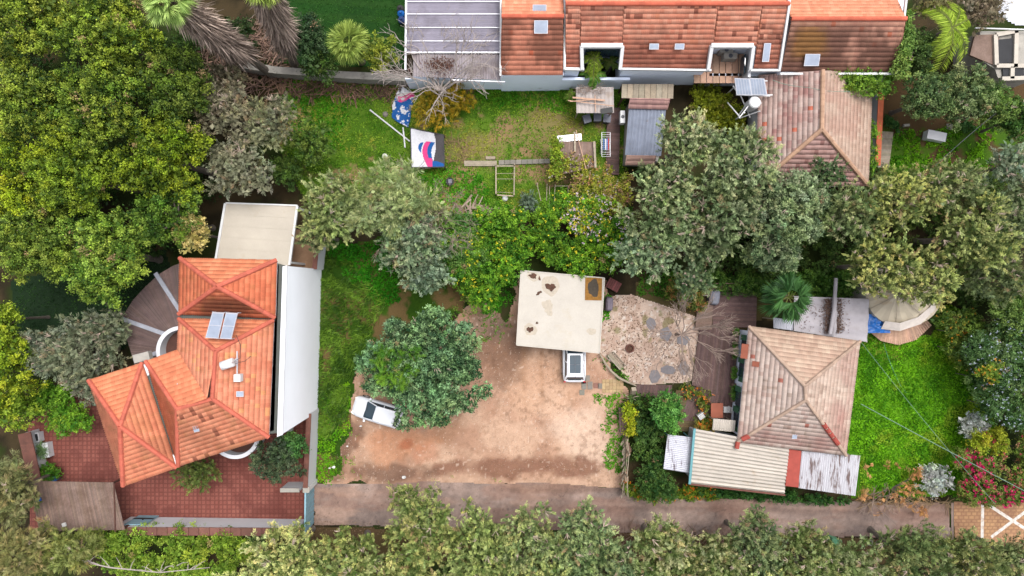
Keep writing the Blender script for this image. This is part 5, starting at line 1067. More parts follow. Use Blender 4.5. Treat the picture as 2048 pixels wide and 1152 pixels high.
# curved edging board
t = thing('edging_fence', 'low curved driftwood edging along the lower left of the gravel patio', 'edging', P(1230, 740, 0)); mb = MB(); pts_ = [(1200, 708), (1210, 726), (1222, 742), (1238, 756), (1255, 764), (1271, 771)]; mb.tube([P(a_, b_, .5+.06*math.sin(a_)) for a_, b_ in pts_], [.07, .09, .1, .1, .09, .06], 6); mb.build('rail', m_timber, t); mb = MB()
for a_, b_ in pts_: c = P(a_, b_, .2); mb.box(c.x, c.y, .25, .07, .07, .5)
mb.build('post', m_timber, t)
t = thing('gate_pillar', 'leaning pale wooden pillar at the start of the boardwalk', 'post', P(1262, 795, 0)); mb = MB(); mb.bar(P(1262, 796, .1), P(1268, 778, 1.9), .34, .3); mb.build('pillar', m_timber, t); mb = MB(); mb.bar(P(1255, 797, 1.2), P(1278, 792, 1.3), .06, .06); mb.bar(P(1250, 790, 1.1), P(1272, 800, 1.2), .05, .05); mb.build('cross_stick', m_timber, t)
# crooked fence
def fence(name, label, pts, h, m_, w=.12, lean=.0):
    q = [P(a_, b_) for a_, b_ in pts]; t = thing(name, label, 'fence', cen(q)); mb = MB(); rl = MB(); po = MB()
    for i in range(len(q)-1):
        L = (q[i+1]-q[i]).length; n = max(1, int(L/w))
        for k in range(n):
            p = q[i].lerp(q[i+1], (k+.5)/n); d = (q[i+1]-q[i]).normalized(); a_ = math.atan2(d.y, d.x); nrm = Vector((-d.y, d.x, 0)); hh = h*random.uniform(.9, 1.08)
            mb.bar(p, p+Vector((0, 0, hh))+nrm*lean*random.uniform(.7, 1.3), w*.85, .03, c=rc(.75, 1.2))
        for zz in (.3*h, .8*h): rl.bar(q[i]+Vector((0, 0, zz)), q[i+1]+Vector((0, 0, zz)), .05, .08)
        po.box(q[i].x, q[i].y, h*.5, .1, .1, h)
    mb.build('boards', m_, t); rl.build('rail', m_, t); po.build('post', m_, t)
fence('wooden_fence', 'crooked grey wooden board fence between dirt yard and planted bed', [(1249, 872), (1253, 900), (1249, 945), (1251, 985)], 1.5, m_timber, lean=-.45)
t = thing('timber_bench', 'long brown timber bench against the crooked wooden fence', 'bench', P(1245, 842, 0)); mb = MB(); a_ = P(1244, 815, .5); b_ = P(1247, 869, .5)
for dx in (-.2, 0, .2): mb.bar(a_+Vector((dx, 0, 0)), b_+Vector((dx, 0, 0)), .17, .06, c=rc(.8, 1.1))
mb.build('seat', m_mat, t)
for p_ in (a_.lerp(b_, .1), a_.lerp(b_, .9)): mb = MB(); mb.box(p_.x, p_.y, .23, .5, .1, .44); mb.build('leg', m_wood, t)
# white chairs
def chair(label, px, py, rz):
    c = P(px, py, .6); t = thing('garden_chair', label, 'chair', (c.x, c.y, .22), rz, group='white slatted chairs on the deck'); mb = MB()
    for k in range(5): mb.box(0, -.2+k*.1, .43, .48, .07, .03)
    mb.build('seat', m_white, t, local=True); mb = MB()
    for k in range(5): mb.box(-.2+k*.1, .27, .66, .06, .03, .45)
    mb.box(0, .27, .89, .5, .04, .06); mb.build('backrest', m_white, t, local=True)
    for a_, b_ in ((-.21, -.2), (.21, -.2), (-.21, .24), (.21, .24)): mb = MB(); mb.box(a_, b_, .21, .045, .045, .42); mb.build('leg', m_white, t, local=True)
chair('white slatted garden chair beside the orange flowers', 1402, 832, .6); chair('white slatted garden chair against the brown table', 1453, 819, -1.57)
t = thing('garden_table', 'square brown wooden table beside the white chair against the bungalow', 'table', P(1437, 822, .2)); c = P(1434, 821, .95); mb = MB(); mb.box(c.x, c.y, .93, .95, 1.15, .05); mb.build('tabletop', m_terra, t)
for a_, b_ in ((-.4, -.5), (.4, -.5), (-.4, .5), (.4, .5)): mb = MB(); mb.box(c.x+a_, c.y+b_, .55, .06, .06, .7); mb.build('leg', m_wood, t)
# planters along the bungalow wall
for i, (px, py, h_, lb) in enumerate(((1470, 664, 14, 'round pot with a plant at the top end of the bungalow wall'), (1469, 700, 40, 'long narrow wooden planter trough below the round pot'), (1467, 745, 26, 'short planter trough in the middle of the bungalow wall'), (1466, 785, 36, 'leafy planter trough near the bottom of the bungalow wall'))):
    c = P(px, py, .5); t = thing('planter', lb, 'planter', (c.x, c.y, .24), group='planters along the bungalow wall'); mb = MB()
    if i == 0: mb.lathe(c.x, c.y, [(.16, .24), (.24, .62), (.26, .64), (.2, .64)], 14); mb.build('pot', m_terra, t)
    else:
        L = M(h_)/1.0; mb.box(c.x, c.y, .45, .36, L, .4, rz=-.08); mb.build('trough', m_wood, t)
    lv = Leaves(200+i); r = lv.r; n = 260; L = M(h_)/2; B = np.stack([c.x+r.normal(size=n)*.1, c.y+r.uniform(-L, L, n)*.8, .65+r.rand(n)*.12], 1); lv.add(B, unit(r.normal(size=(n, 3))+np.array([0, 0, .6])), .18, .1, mixc(L_((44, 84, 30)), L_((100, 134, 54)), r.rand(n))); lv.build('plant', t)

# ===== garden objects
t = thing('trampoline_frame', 'rectangular garden frame covered by a white pink and blue printed banner', 'frame', P(855, 296, 0)); z = .9
q = W([(821, 256), (887, 270), (889, 334), (823, 335)], z)
def onq(a_, b_, h=0): p = q[0].lerp(q[1], a_).lerp(q[3].lerp(q[2], a_), b_); return (p.x, p.y, z+h)
nx = 60; V = []; F4 = []; C4 = []; rg = np.random.RandomState(9)
for j in range(nx+1):
    for i in range(nx+1): a_, b_ = i/nx, j/nx; V.append(onq(a_, b_, -.16*math.sin(math.pi*a_)*math.sin(math.pi*b_)+.025*math.sin(a_*14+b_*9)+.012*rg.rand()))
cw, cb, cpk, ck = [np.array(A(v)) for v in ((228, 228, 234), (30, 96, 168), (226, 70, 138), (84, 80, 82))]
for j in range(nx):
    for i in range(nx):
        F4.append((j*(nx+1)+i, (j+1)*(nx+1)+i, (j+1)*(nx+1)+i+1, j*(nx+1)+i+1)); a_, b_ = i/nx, j/nx; c_ = cw
        pc_ = .60-.17*math.sin(math.pi*min(1, max(0, (b_-.22)/.78))**.8) if b_ > .22 else .6; hwid = .085+.03*b_
        if a_ > .70+.05*math.sin(b_*5): c_ = ck
        if b_ > .24 and math.hypot((a_-.36)*1.0, (b_-.46)) < .15 and a_ < pc_-hwid-.035: c_ = cb
        if b_ > .26 and abs(a_-pc_) < hwid: c_ = cpk
        if .26 < b_ < .80 and pc_+hwid*.45 < a_ < pc_+hwid*1.9*(1.05-b_*.5)+.02: c_ = cb
        if b_ > .72 and pc_ < a_ < pc_+hwid*1.3 and b_ < .92: c_ = cpk
        if b_ > .86-.1*(1-a_)*0+.06*math.sin(a_*7) and a_ > .62: c_ = cb
        C4.append(c_)
npmesh('banner_sheet', V, F4, tile_m, t, fcol=np.array(C4), smooth=True)
mb = MB()
for i in range(4): mb.bar(q[i], q[(i+1) % 4], .07, .07); mb.bar(q[i], (q[i].x, q[i].y, 0), .07, .07)
mb.build('steel_frame', m_black, t)
t = thing('crumpled_banner', 'crumpled blue white and pink banner lying on the grass under the dead tree', 'banner', P(805, 215, 0)); poly = W([(800, 172), (830, 190), (826, 200), (822, 222), (816, 256), (798, 247), (782, 235), (786, 205), (792, 190)], .2); X = np.arange(-10, -7.6, .06); V = []; F4 = []; C4 = []
xs = np.arange(min(p.x for p in poly), max(p.x for p in poly), .06); ys = np.arange(min(p.y for p in poly), max(p.y for p in poly), .06); gx, gy = np.meshgrid(xs, ys); s_ = sdf(gx, gy, poly)+.15*(fbm(gx, gy, .4, 3)-.5); gz = .05+.35*fbm(gx, gy, .45, 7, 3)
idx = np.arange(gx.size).reshape(gx.shape); keep = s_[:-1, :-1] > 0; q4 = np.stack([idx[:-1, :-1][keep], idx[:-1, 1:][keep], idx[1:, 1:][keep], idx[1:, :-1][keep]], 1)
cx_ = gx[:-1, :-1][keep]; cy_ = gy[:-1, :-1][keep]; C4 = np.tile(cb, (len(cx_), 1)); C4 = mixc(C4, cw, (cy_+fbm(cx_, cy_, .5, 8)*.6 > wy(192)).astype(float)); C4 = mixc(C4, cpk, ((np.abs(cy_-wy(196)-.2*np.sin(cx_*3)) < .22) & (cx_ > wx(796))).astype(float)); C4 = mixc(C4, cw, (fbm(cx_, cy_, .4, 14) > .62).astype(float)); C4 = mixc(C4, ck, ((fbm(cx_, cy_, .35, 15) > .62) & (cy_ > wy(190))).astype(float))
npmesh('cloth', np.stack([gx.ravel(), gy.ravel(), gz.ravel()], 1), q4, tile_m, t, fcol=C4)
for (a_, b_, lb) in (((740, 220), (820, 283), 'long white pole lying diagonally on the rear garden grass'), ((806, 255), (810, 295), 'short white pole left of the covered frame')):
    p = P(*a_, .08); q_ = P(*b_, .1); mb = MB(); mb.tube([p, q_], .06, 8); mb.tube([p, p.lerp(q_, .01)], .08, 8); mb.tube([q_.lerp(p, .02), q_], .075, 8); o = mb.build('pole', m_netw, loc=(p.x, p.y, 0)); tag(o, lb, 'pole')
c = P(900, 363, .4); t = thing('plant_bucket', 'black round bucket holding a grey lid in the rear garden', 'bucket', (c.x, c.y, 0)); mb = MB(); mb.lathe(0, 0, [(.22, 0), (.30, .42), (.32, .44), (.27, .43), (.24, .3)], 16); mb.build('tub', m_black, t, local=True); mb = MB(); mb.box(0, .02, .4, .3, .34, .05, rz=.1); mb.build('lid', m_cover, t, local=True)
t = thing('raised_bed_frame', 'rectangular timber bed frame on the rear garden grass', 'frame', P(1010, 362, 0)); mb = MB(); z = .5
for a_, b_ in (((992, 330), (992, 388)), ((1029, 330), (1028, 390)), ((992, 332), (1029, 332)), ((993, 384), (1028, 386)), ((994, 390), (1027, 392)), ((993, 347), (1028, 347)), ((993, 358), (1028, 358))): mb.bar(P(*a_, z), P(*b_, z), .09 if b_[0] != a_[0]+35 else .03, .06, c=rc(.9, 1.2))
mb.build('rail', m_timber, t)
for a_, b_ in ((992, 330), (1029, 330), (1028, 390), (992, 388)): mb = MB(); c = P(a_, b_, .4); mb.box(c.x, c.y, .35, .09, .09, .7); mb.build('post', m_timber, t)
t = thing('concrete_edging', 'line of pale concrete edging slabs from bed frame to ivy pergola', 'edging', P(1050, 325, 0)); mb = MB()
for i in range(9): p = P(1003+i*11.4, 325-i*.35, .12); mb.box(p.x, p.y, .08, .43, .36, .16, rz=.03, c=rc(.9, 1.15))
mb.build('slabs', m_paver, t)
for (px, py, sx, sy, lb) in ((961, 327, 2.6, .42, 'long weathered timber plank at the left end of the edging'), (981, 316, .75, .24, 'short timber block above the long plank')):
    c = P(px, py, .1); mb = MB(); mb.box(c.x, c.y, .09, sx, sy, .16, c=rc(.9, 1)); mb.box(c.x, c.y, .175, sx*.98, sy*.3, .02); o = mb.build('timber_plank', m_timber, loc=(c.x, c.y, 0)); tag(o, lb, 'plank')
# wooden pen
t = thing('garden_pen', 'small wooden pen with posts and netting beside the flowering hedge', 'pen', P(1120, 390, 0)); mb = MB()
for a_, b_ in (((1110, 372), (1150, 372)), ((1110, 372), (1108, 412)), ((1136, 372), (1136, 405)), ((1150, 372), (1155, 400)), ((1074, 368), (1082, 402)), ((1094, 370), (1093, 408)), ((1099, 372), (1099, 410))): mb.bar(P(*a_, .9), P(*b_, .9), .05, .05); 
mb.build('rail', m_timber, t); mb = MB()
for a_, b_ in ((1110, 372), (1150, 372), (1108, 412), (1074, 368), (1094, 370), (1099, 410), (1155, 400)): c = P(a_, b_, .5); mb.box(c.x, c.y, .45, .08, .08, .9)
mb.build('post', m_timber, t); mb = MB(); p4 = [P(1130, 404, .4), P(1155, 395, .4), P(1156, 410, .05), P(1135, 412, .05)]; mb.add(p4, [(0, 1, 2, 3)]); mb.build('netting', m_bin, t)
# pergola with reed mat
slatroof('pergola', 'reed mat pergola overgrown by ivy at the end of the edging', [(1112, 282), (1192, 284), (1192, 334), (1108, 352)], 2.3, 34, m_mat, 'pergola', gap=.05)
t = thing('pergola_beam', 'pair of pale timber beams resting on the reed mat pergola', 'beam', P(1165, 300, 2.3)); mb = MB(); mb.bar(P(1149, 264, 2.45), P(1150, 304, 2.45), .14, .14); mb.bar(P(1188, 283, 2.45), P(1191, 336, 2.45), .16, .16); mb.build('beam', m_timber, t); mb = MB(); mb.bar(P(1152, 260, 2.6), P(1172, 338, 2.55), .05, .05); mb.build('pole', m_palewood, t)
# white box in back garden
c = P(1872, 272, .6); t = thing('freezer_box', 'white rectangular chest lying in the weeds of the back garden', 'box', (c.x, c.y, 0), -.2); mb = MB(); mb.box(0, 0, .33, 1.45, .66, .66); mb.build('cabinet', m_white, t, local=True); mb = MB(); mb.box(0, 0, .7, 1.49, .7, .07); mb.box(.3, -.34, .6, .3, .04, .06); mb.build('lid', m_netw, t, local=True)
c = P(1812, 251, .1); mb = MB(); mb.box(c.x, c.y, .1, .5, .2, .2, rz=.1); mb.box(c.x, c.y, .22, .44, .14, .05, rz=.1); o = mb.build('concrete_block', m_conc, loc=(c.x, c.y, 0)); tag(o, 'small pale block on bare soil near the white chest', 'block')
c = P(1900, 253, .1); mb = MB(); mb.box(c.x, c.y, .03, .5, .5, .06); mb.box(c.x, c.y, .07, .4, .4, .03); o = mb.build('paving_slab', m_paver, loc=(c.x, c.y, 0)); tag(o, 'square brown slab above the white chest', 'paver')
# north east outbuilding
nb = thing('concrete_house', 'unfinished grey concrete house with dark openings in the top right corner', 'house', P(2010, 110, 0)); mb = MB(); z = 3.2
mb.prism([(v.x, v.y) for v in W([(1960, 62), (2090, 62), (2090, 150), (1996, 156), (1990, 138), (1962, 120)], z)], 0, z); mb.build('wall', m_conc, nb)
mb = MB(); mb.prism([(v.x, v.y) for v in W([(1950, 70), (2000, 68), (1992, 132), (1940, 110)], z+.1)], z-.1, z+.1); mb.build('roof_slab', m_mat, nb)
for (x0, y0, x1, y1) in ((1993, 78, 2028, 126), (2006, 136, 2020, 156), (2026, 134, 2048, 152)):
    mb = MB(); c = P((x0+x1)/2, (y0+y1)/2, z+.15); mb.box(c.x, c.y, z+.13, M(x1-x0, z), M(y1-y0, z), .05, rz=.1); mb.build('opening_shade_panel', m_dark, nb)  # flat near-black panels; the darkness inside the openings is painted on
mb = MB()
for a_, b_ in (((1990, 70), (1992, 130)), ((2032, 62), (2030, 135)), ((1992, 132), (2060, 132)), ((1992, 70), (2035, 62)), ((2003, 158), (2060, 156)), ((2024, 134), (2023, 158))): mb.bar(P(*a_, z+.2), P(*b_, z+.2), .3, .2)
mb.build('beam', mat('pale_concrete', A((206, 196, 182)), var=.12), nb)
mb = MB(); mb.bar(P(1950, 56, 3.6), P(2070, 60, 3.6), .08, .08); mb.build('rail', m_white, nb)
o = sheet('white_canopy', [(2000, -20), (2080, -20), (2080, 55), (2030, 50), (1990, 30)], .05, lambda x, y: np.tile(np.array([A((225, 228, 235))]), (len(x), 1)), rag=.2, seed=4)
o.name = 'concrete_yard'
# dark blue thing beside the carport roof
c = P(801, 30, .6); t = thing('refuse_sacks', 'dark blue sacks beside the grey violet carport roof', 'sacks', (c.x, c.y, 0)); 
for k, (dx, dy, m_) in enumerate(((0, .2, m_blue), (.05, -.3, mat('navy_plastic', (0.02, .04, .12))), (-.05, .6, MATS['black_rubber']))):
    mb = MB(); mb.lathe(dx, dy, [(.2, 0), (.3, .2), (.28, .45), (.1, .6), (.06, .7)], 9); mb.build('sack', m_, t, local=True)
# courtyard plants & things
t = thing('planter', 'white rectangular planter with spiky leaves in the brick courtyard', 'planter', P(86, 900, 0)); c = P(91, 900, .4); mb = MB(); mb.box(c.x, c.y, .3, .75, 1.15, .6, rz=.15); mb.build('trough', m_plaster, t)
lv = Leaves(300); r = lv.r; n = 220; B = np.tile(np.array([[c.x-.1, c.y, .6]]), (n, 1))+r.normal(size=(n, 3))*np.array([.12, .2, .03]); lv.add(B, unit(r.normal(size=(n, 3))*np.array([1, 1, .4])+np.array([-.3, 0, .6])), .75, .05, mixc(L_((70, 100, 60)), L_((120, 144, 96)), r.rand(n))); lv.build('leaves', t)
t = thing('planter', 'small white square planter beside the white courtyard wall', 'planter', P(75, 875, 0)); c = P(75, 874, .4); mb = MB(); mb.box(c.x, c.y, .3, .5, .75, .6, rz=.15); mb.build('trough', m_plaster, t); mb = MB(); mb.box(c.x, c.y, .62, .36, .55, .03, rz=.15); mb.build('soil', m_dark, t)
c = P(107, 958, .5); t = thing('garden_chair', 'small blue plastic chair beside the slatted shelter', 'chair', (c.x, c.y, 0), .5); mb = MB(); mb.box(0, 0, .42, .44, .44, .05); mb.build('seat', m_blue, t, local=True); mb = MB(); mb.box(0, .22, .65, .44, .04, .4); mb.build('backrest', m_blue, t, local=True)
for a_, b_ in ((-.19, -.19), (.19, -.19), (-.19, .2), (.19, .2)): mb = MB(); mb.box(a_, b_, .2, .04, .04, .4); mb.build('leg', m_blue, t, local=True)
# lane side clutter
c = P(1666, 1082, .4); t = thing('utility_box', 'green metal box standing beside the lane under the bottom trees', 'box', (c.x, c.y, 0), -.3); mb = MB(); mb.box(0, 0, .45, .7, .6, .9); mb.build('cabinet', m_greenbox, t, local=True); mb = MB(); mb.box(0, 0, .93, .78, .68, .06); mb.build('lid', m_greenbox, t, local=True)
c = P(1740, 1085, .1); t = thing('cinder_block', 'hollow grey cinder block on the verge below the lane', 'block', (c.x, c.y, 0)); mb = MB()
for a_, b_, s1_, s2_ in ((-.14, 0, .05, .4), (.14, 0, .05, .4), (0, .18, .24, .05), (0, -.18, .24, .05)): mb.box(a_, b_, .1, s1_, s2_, .2)
mb.build('block', m_conc, t, local=True)
mb = MB(); mb.tube([P(1753, 1084, .12), P(1766, 1092, .12)], .13, 10); o = mb.build('concrete_pipe', m_conc, loc=tuple(P(1760, 1088, 0))); tag(o, 'short pale concrete pipe beside the cinder block', 'pipe')
for (px, py, s_) in ((660, 936, .2), (668, 934, .3), (808, 954, .38), (695, 892, .18), (722, 852, .22), (1290, 1000, .1)):
    c = P(px, py); rg = random.Random(px); mb = MB(); mb.prism([(c.x+s_*.6*rg.uniform(.6, 1)*math.cos(k*1.05), c.y+s_*.45*rg.uniform(.6, 1)*math.sin(k*1.05)) for k in range(6)], .02, [.05+.1*rg.random() for k in range(6)]); o = mb.build('litter', m_litter, loc=(c.x, c.y, 0)); tag(o, 'scrap of white litter lying on the dirt or grass edge', 'litter', 'scraps of white litter')
for (px, py, lb, m_) in ((770, 313, 'crumpled white plastic bag on the rear garden grass', m_litter), (1010, 397, 'white square tile below the timber bed frame', m_white), (771, 229, 'pale stone beside the long white pole', m_paver)):
    c = P(px, py); mb = MB(); mb.lathe(c.x, c.y, [(.2, .02), (.24, .1), (.16, .2), (.03, .24)], 7); o = mb.build('stone' if 'stone' in lb else ('plastic_bag' if 'bag' in lb else 'tile'), m_, loc=(c.x, c.y, 0)); tag(o, lb, 'stone' if 'stone' in lb else ('bag' if 'bag' in lb else 'tile'))
# debris heaps
def debris(label, pxpoly, n, z, c1, c2, seed, l=(.3, 1.1), w=.05, name='debris_pile'):
    rg = random.Random(seed); poly = W(pxpoly); xs = [p.x for p in poly]; ys = [p.y for p in poly]; mb = MB(); k = 0
    while k < n:
        x = rg.uniform(min(xs), max(xs)); y = rg.uniform(min(ys), max(ys))
        if not inpoly(x, y, poly): continue
        a_ = rg.uniform(0, 6.28); L = rg.uniform(*l); z0 = rg.uniform(.03, z); d = Vector((math.cos(a_), math.sin(a_), rg.uniform(-.1, .2)))*L; f = rg.random(); cc = tuple(c1[i]*(1-f)+c2[i]*f for i in range(3)); mb.bar((x, y, z0), Vector((x, y, z0))+d, w*rg.uniform(.5, 1.5), .025, c=cc); k += 1
    c = cen(poly); o = mb.build(name, mat('debris_'+str(seed), WHT, attr=True), loc=(c.x, c.y, 0)); tag(o, label, 'debris', kind='stuff')
debris('heap of brown dead palm fronds and branches below the concrete wall', [(520, 150), (690, 165), (820, 178), (780, 200), (640, 195), (560, 190)], 420, .3, A((70, 50, 40)), A((160, 124, 100)), 1)
debris('dead fronds on the ground behind the flat cream canopy', [(400, 90), (480, 60), (560, 20), (570, 130), (540, 180), (470, 190), (410, 180)], 800, .3, A((90, 66, 56)), A((170, 136, 116)), 2)
debris('loose boards and rubble left of the flowering hedge', [(900, 405), (985, 415), (980, 435), (920, 430)], 60, .25, A((110, 90, 70)), A((190, 170, 150)), 3, w=.12)
debris('dry sticks on the verge beside the lower trees', [(1240, 1050), (1460, 1060), (1460, 1095), (1240, 1090)], 220, .3, A((120, 90, 74)), A((176, 146, 124)), 4, w=.03)
debris('dry stalks along the lawn edge beside the lane', [(1715, 985), (1900, 1000), (1900, 1008), (1720, 1008)], 200, .3, A((110, 84, 60)), A((190, 160, 120)), 5, w=.03)
debris('leaf and twig litter around the covered frame of the rear garden', [(885, 268), (935, 280), (940, 320), (895, 340)], 90, .1, A((120, 92, 66)), A((170, 140, 100)), 6, w=.03)
# cables
def cable(label, pts, r=.025, m_=m_wire):
    P3 = [Vector(p) for p in pts]; mb = MB(); out = []
    for i in range(len(P3)-1):
        for k in range(8): f = k/8; p = P3[i].lerp(P3[i+1], f); p.z -= .35*math.sin(math.pi*f); out.append(p)
    out.append(P3[-1]); mb.tube(out, r, 5); o = mb.build('overhead_cable', m_, loc=tuple(P3[0])); 
    o.data.transform(Matrix.Identity(4)); tag(o, label, 'cable')
cable('thick pale green cable from the bungalow corner to the right edge over the lawn', [P(1722, 808, 3.5), P(2055, 985, 5.5)], .026)
cable('thin cable from the tarpaulin corner down across the lawn to the grey shrub', [P(1722, 684, 3.0), P(1990, 1008, 5)], .014)
cable('thin dark cable above the white chest in the back garden', [P(1870, 332, 4.5), P(2025, 200, 5)], .018, m_bin)
cable('thin white cable above the pinkish bungalow roof', [P(1545, 160, 5.1), P(1618, 175, 5.2), P(1700, 183, 5.1)], .018)
mb = MB(); mb.tube([P(1767, 685, .06), P(1776, 715, .06), P(1786, 740, .06), P(1800, 770, .06), P(1812, 785, .06)], .025, 5); o = mb.build('garden_hose', m_greenbox, loc=tuple(P(1790, 740, 0))); tag(o, 'thin green garden hose across the lush lawn', 'hose')

# ------------------------------------------------------------------ cars
def car(label, px, py, rz, L, Wd, Hh, paint, pano=False):
    c = P(px, py, 1.0); t = thing('parked_car', label, 'car', (c.x, c.y, .02), rz, group='cars parked on the dirt yard'); hw = Wd/2; hood = Hh*.60
    # body loft, +x is the front
    st = [(-.5, .70, .52), (-.492, .82, .60), (-.46, .93, .66), (-.36, .985, .68), (-.15, 1, .67), (.12, 1, .655), (.26, .985, .64), (.38, .95, .60), (.45, .87, .53), (.485, .74, .46), (.5, .58, .38)]
    V = []; n = 13
    for f, w, h in st:
        x = f*L; w = w*hw; h = h*Hh
        sec = [(.80*w, .22), (.97*w, .30), (w, .45), (.985*w, h*.82), (.93*w, h*.95), (.62*w, h*.995), (0, h*1.012)]
        sec = sec+[(-a_, b_) for a_, b_ in sec[-2::-1]]
        V += [(x, a_, b_) for a_, b_ in sec]
    Fc = [(i*n+k, i*n+k+1, (i+1)*n+k+1, (i+1)*n+k) for i in range(len(st)-1) for k in range(n-1)]+[tuple(range(n)), tuple(range((len(st)-1)*n, len(st)*n))[::-1]]+[(i*n+n-1, i*n, (i+1)*n, (i+1)*n+n-1) for i in range(len(st)-1)]
    mb = MB(); mb.add(V, Fc); mb.build('body', paint, t, local=True, smooth=True)
    zb = Hh*.655; zt = Hh*.975
    def ring(x0, x1, w0, w1, z, k=8, pr=.18):
        pts = []
        for (cx_, cy_, a0_) in ((x1-pr, w1-pr, 0), (x0+pr, w0-pr, 90), (x0+pr, -w0+pr, 180), (x1-pr, -w1+pr, 270)):
            for i in range(k): a_ = R(a0_+90*i/(k-1)); pts.append((cx_+pr*math.cos(a_), cy_+pr*math.sin(a_), z))
        return pts
    bx0, bx1 = -.455*L, .235*L; tx0, tx1 = -.385*L, .02*L; 
    r0_ = ring(bx0, bx1, hw*.86, hw*.82, zb-.02); r1_ = ring(tx0, tx1, hw*.70, hw*.68, zt-.05, pr=.14); m_ = len(r0_)
    mb = MB(); mb.add(r0_+r1_, [(i, (i+1) % m_, m_+(i+1) % m_, m_+i) for i in range(m_)]); mb.build('windows', m_glass, t, local=True)
    rr = [ring(tx0-.03, tx1+.03, hw*.715, hw*.695, zt-.055, pr=.15), ring(tx0+.0, tx1, hw*.70, hw*.68, zt-.01, pr=.14), ring(tx0+.15, tx1-.15, hw*.58, hw*.56, zt+.02, pr=.1)]
    mb = MB(); mb.add(sum(rr, []), [(j*m_+i, j*m_+(i+1) % m_, (j+1)*m_+(i+1) % m_, (j+1)*m_+i) for j in range(2) for i in range(m_)]+[tuple(range(2*m_, 3*m_)), tuple(range(m_))[::-1]]); rf = mb.build('roof', paint, t, local=True)
    mb = MB()   # pillars
    for s in (-1, 1):
        mb.bar((bx1-.05, s*hw*.80, zb), (tx1-.02, s*hw*.67, zt-.04), .07, .06); mb.bar((bx0+.05, s*hw*.84, zb), (tx0+.04, s*hw*.69, zt-.04), .14, .07)
        mb.bar((-.12*L, s*hw*.87, zb), (-.13*L, s*hw*.705, zt-.04), .05, .08)
    mb.build('pillar', paint, t, local=True)
    if pano:
        mb = MB(); mb.add(ring(tx0+.28, tx1-.12, hw*.47, hw*.47, zt+.03, pr=.08), [tuple(range(m_))]); g_ = mb.build('sunroof', m_glass, rf, local=True)
        mb = MB(); mb.box((tx0+tx1)/2+.05, 0, zt+.036, .04, hw*.9, .012); mb.box((tx0+tx1)/2+.05, 0, zt+.036, tx1-tx0-.5, .03, .012); mb.build('sunroof_frame', m_bin, rf, local=True)
        for s in (-1, 1): mb = MB(); mb.tube([(tx0+.1, s*hw*.64, zt+.05), (tx1-.1, s*hw*.62, zt+.05)], .022, 6); mb.build('roof_rail', m_alu, t, local=True)
    mb = MB(); mb.tube([(tx0+.12, 0, zt+.01), (tx0+.0, 0, zt+.18)], .012, 5); mb.build('antenna', m_black, t, local=True)
    for s in (-1, 1):
        mb = MB(); mb.box(bx1-.18, s*(hw*.86+.13), zb+.05, .16, .2, .13, rz=s*.25); mb.build('mirror', paint, t, local=True)
        mb = MB(); mb.box(.455*L, s*hw*.66, Hh*.47, .30, .26, .12, rz=-s*.45); mb.build('headlight', m_lens, t, local=True)
        mb = MB(); mb.box(-.489*L, s*hw*.84, Hh*.52, .07, .16, .3, rz=s*.3); mb.build('tail_light', m_red, t, local=True)
        for xx in (.31*L, -.31*L):
            mb = MB(); mb.tube([(xx, s*(hw-.2), .31), (xx, s*(hw-.0), .31)], .31, 18); w_ = mb.build('wheel', m_black, t, local=True); mb = MB(); mb.tube([(xx, s*(hw-.02), .31), (xx, s*(hw+.012), .31)], .19, 12); mb.build('rim', m_alu, w_, local=True)
    for s in (-.45, .25): mb = MB(); mb.bar((bx1-.03, s*hw, zb+.04), (bx1-.2, (s+.5)*hw, zb+.13), .025, .02); mb.build('wiper', m_black, t, local=True)
    mb = MB(); mb.box(-.497*L, 0, Hh*.40, .03, .5, .12); mb.build('number_plate', m_white, t, local=True)
    mb = MB(); mb.box(-.455*L, 0, Hh*.66, .05, hw*1.1, .05); mb.build('rear_trim', m_black, t, local=True)
    return t
car('white suv with a dark panoramic roof parked half under the cream carport', 1149, 708, R(90), 4.45, 1.84, 1.66, m_car, True)
car('silver white hatchback parked partly under the round carob tree', 753, 825, R(163), 3.95, 1.72, 1.50, m_car2)

exec_trees = True
# ------------------------------------------------------------------ trees
G_FIC = 'yellow green trees filling the top left'
Fl, Fh = (32, 56, 14), (138, 156, 54)
for (px, py, z, r_, lo, hi, lb) in (
    (55, 45, 8, 105, Fl, (146, 162, 56), 'bright yellow green tree in the very top left corner'),
    (215, 60, 8.5, 115, Fl, (138, 156, 50), 'yellow green tree at the top edge beside the tall palm crown'),
    (350, 170, 7.5, 95, (32, 54, 16), (108, 128, 44), 'darker green tree beside the dead palm skirts'),
    (60, 205, 8, 100, Fl, (150, 164, 58), 'yellowish tree at the left edge below the corner tree'),
    (200, 215, 8.5, 110, Fl, (132, 152, 50), 'large yellow green tree in the middle of the left wood'),
    (330, 310, 7.5, 105, (38, 60, 10), (134, 152, 36), 'mid green tree left of the grey olive trees'),
    (160, 350, 8, 105, (38, 62, 12), (130, 150, 38), 'mid green tree in the shaded centre of the left wood'),
    (30, 350, 7.5, 90, (46, 68, 12), (158, 172, 40), 'pale green tree at the left edge above the shaded lawn'),
    (75, 480, 7, 105, (48, 70, 18), (134, 150, 56), 'olive green tree at the lower left edge of the wood'),
    (215, 510, 7, 115, (44, 72, 20), (148, 170, 64), 'lime green round tree above the shaded lawn'),
    (345, 440, 6.5, 85, (34, 62, 16), (108, 134, 44), 'dark green tree beside the fan shaped pergola')):
    tree('ficus_tree', lb, px, py, z, r_, 'ficus', lo, hi, group=G_FIC, avoid=[(P(388, 468, 6), 2.1)], rz=M(r_, z)*.55, lobevar=.4, lr=(.5, .95))
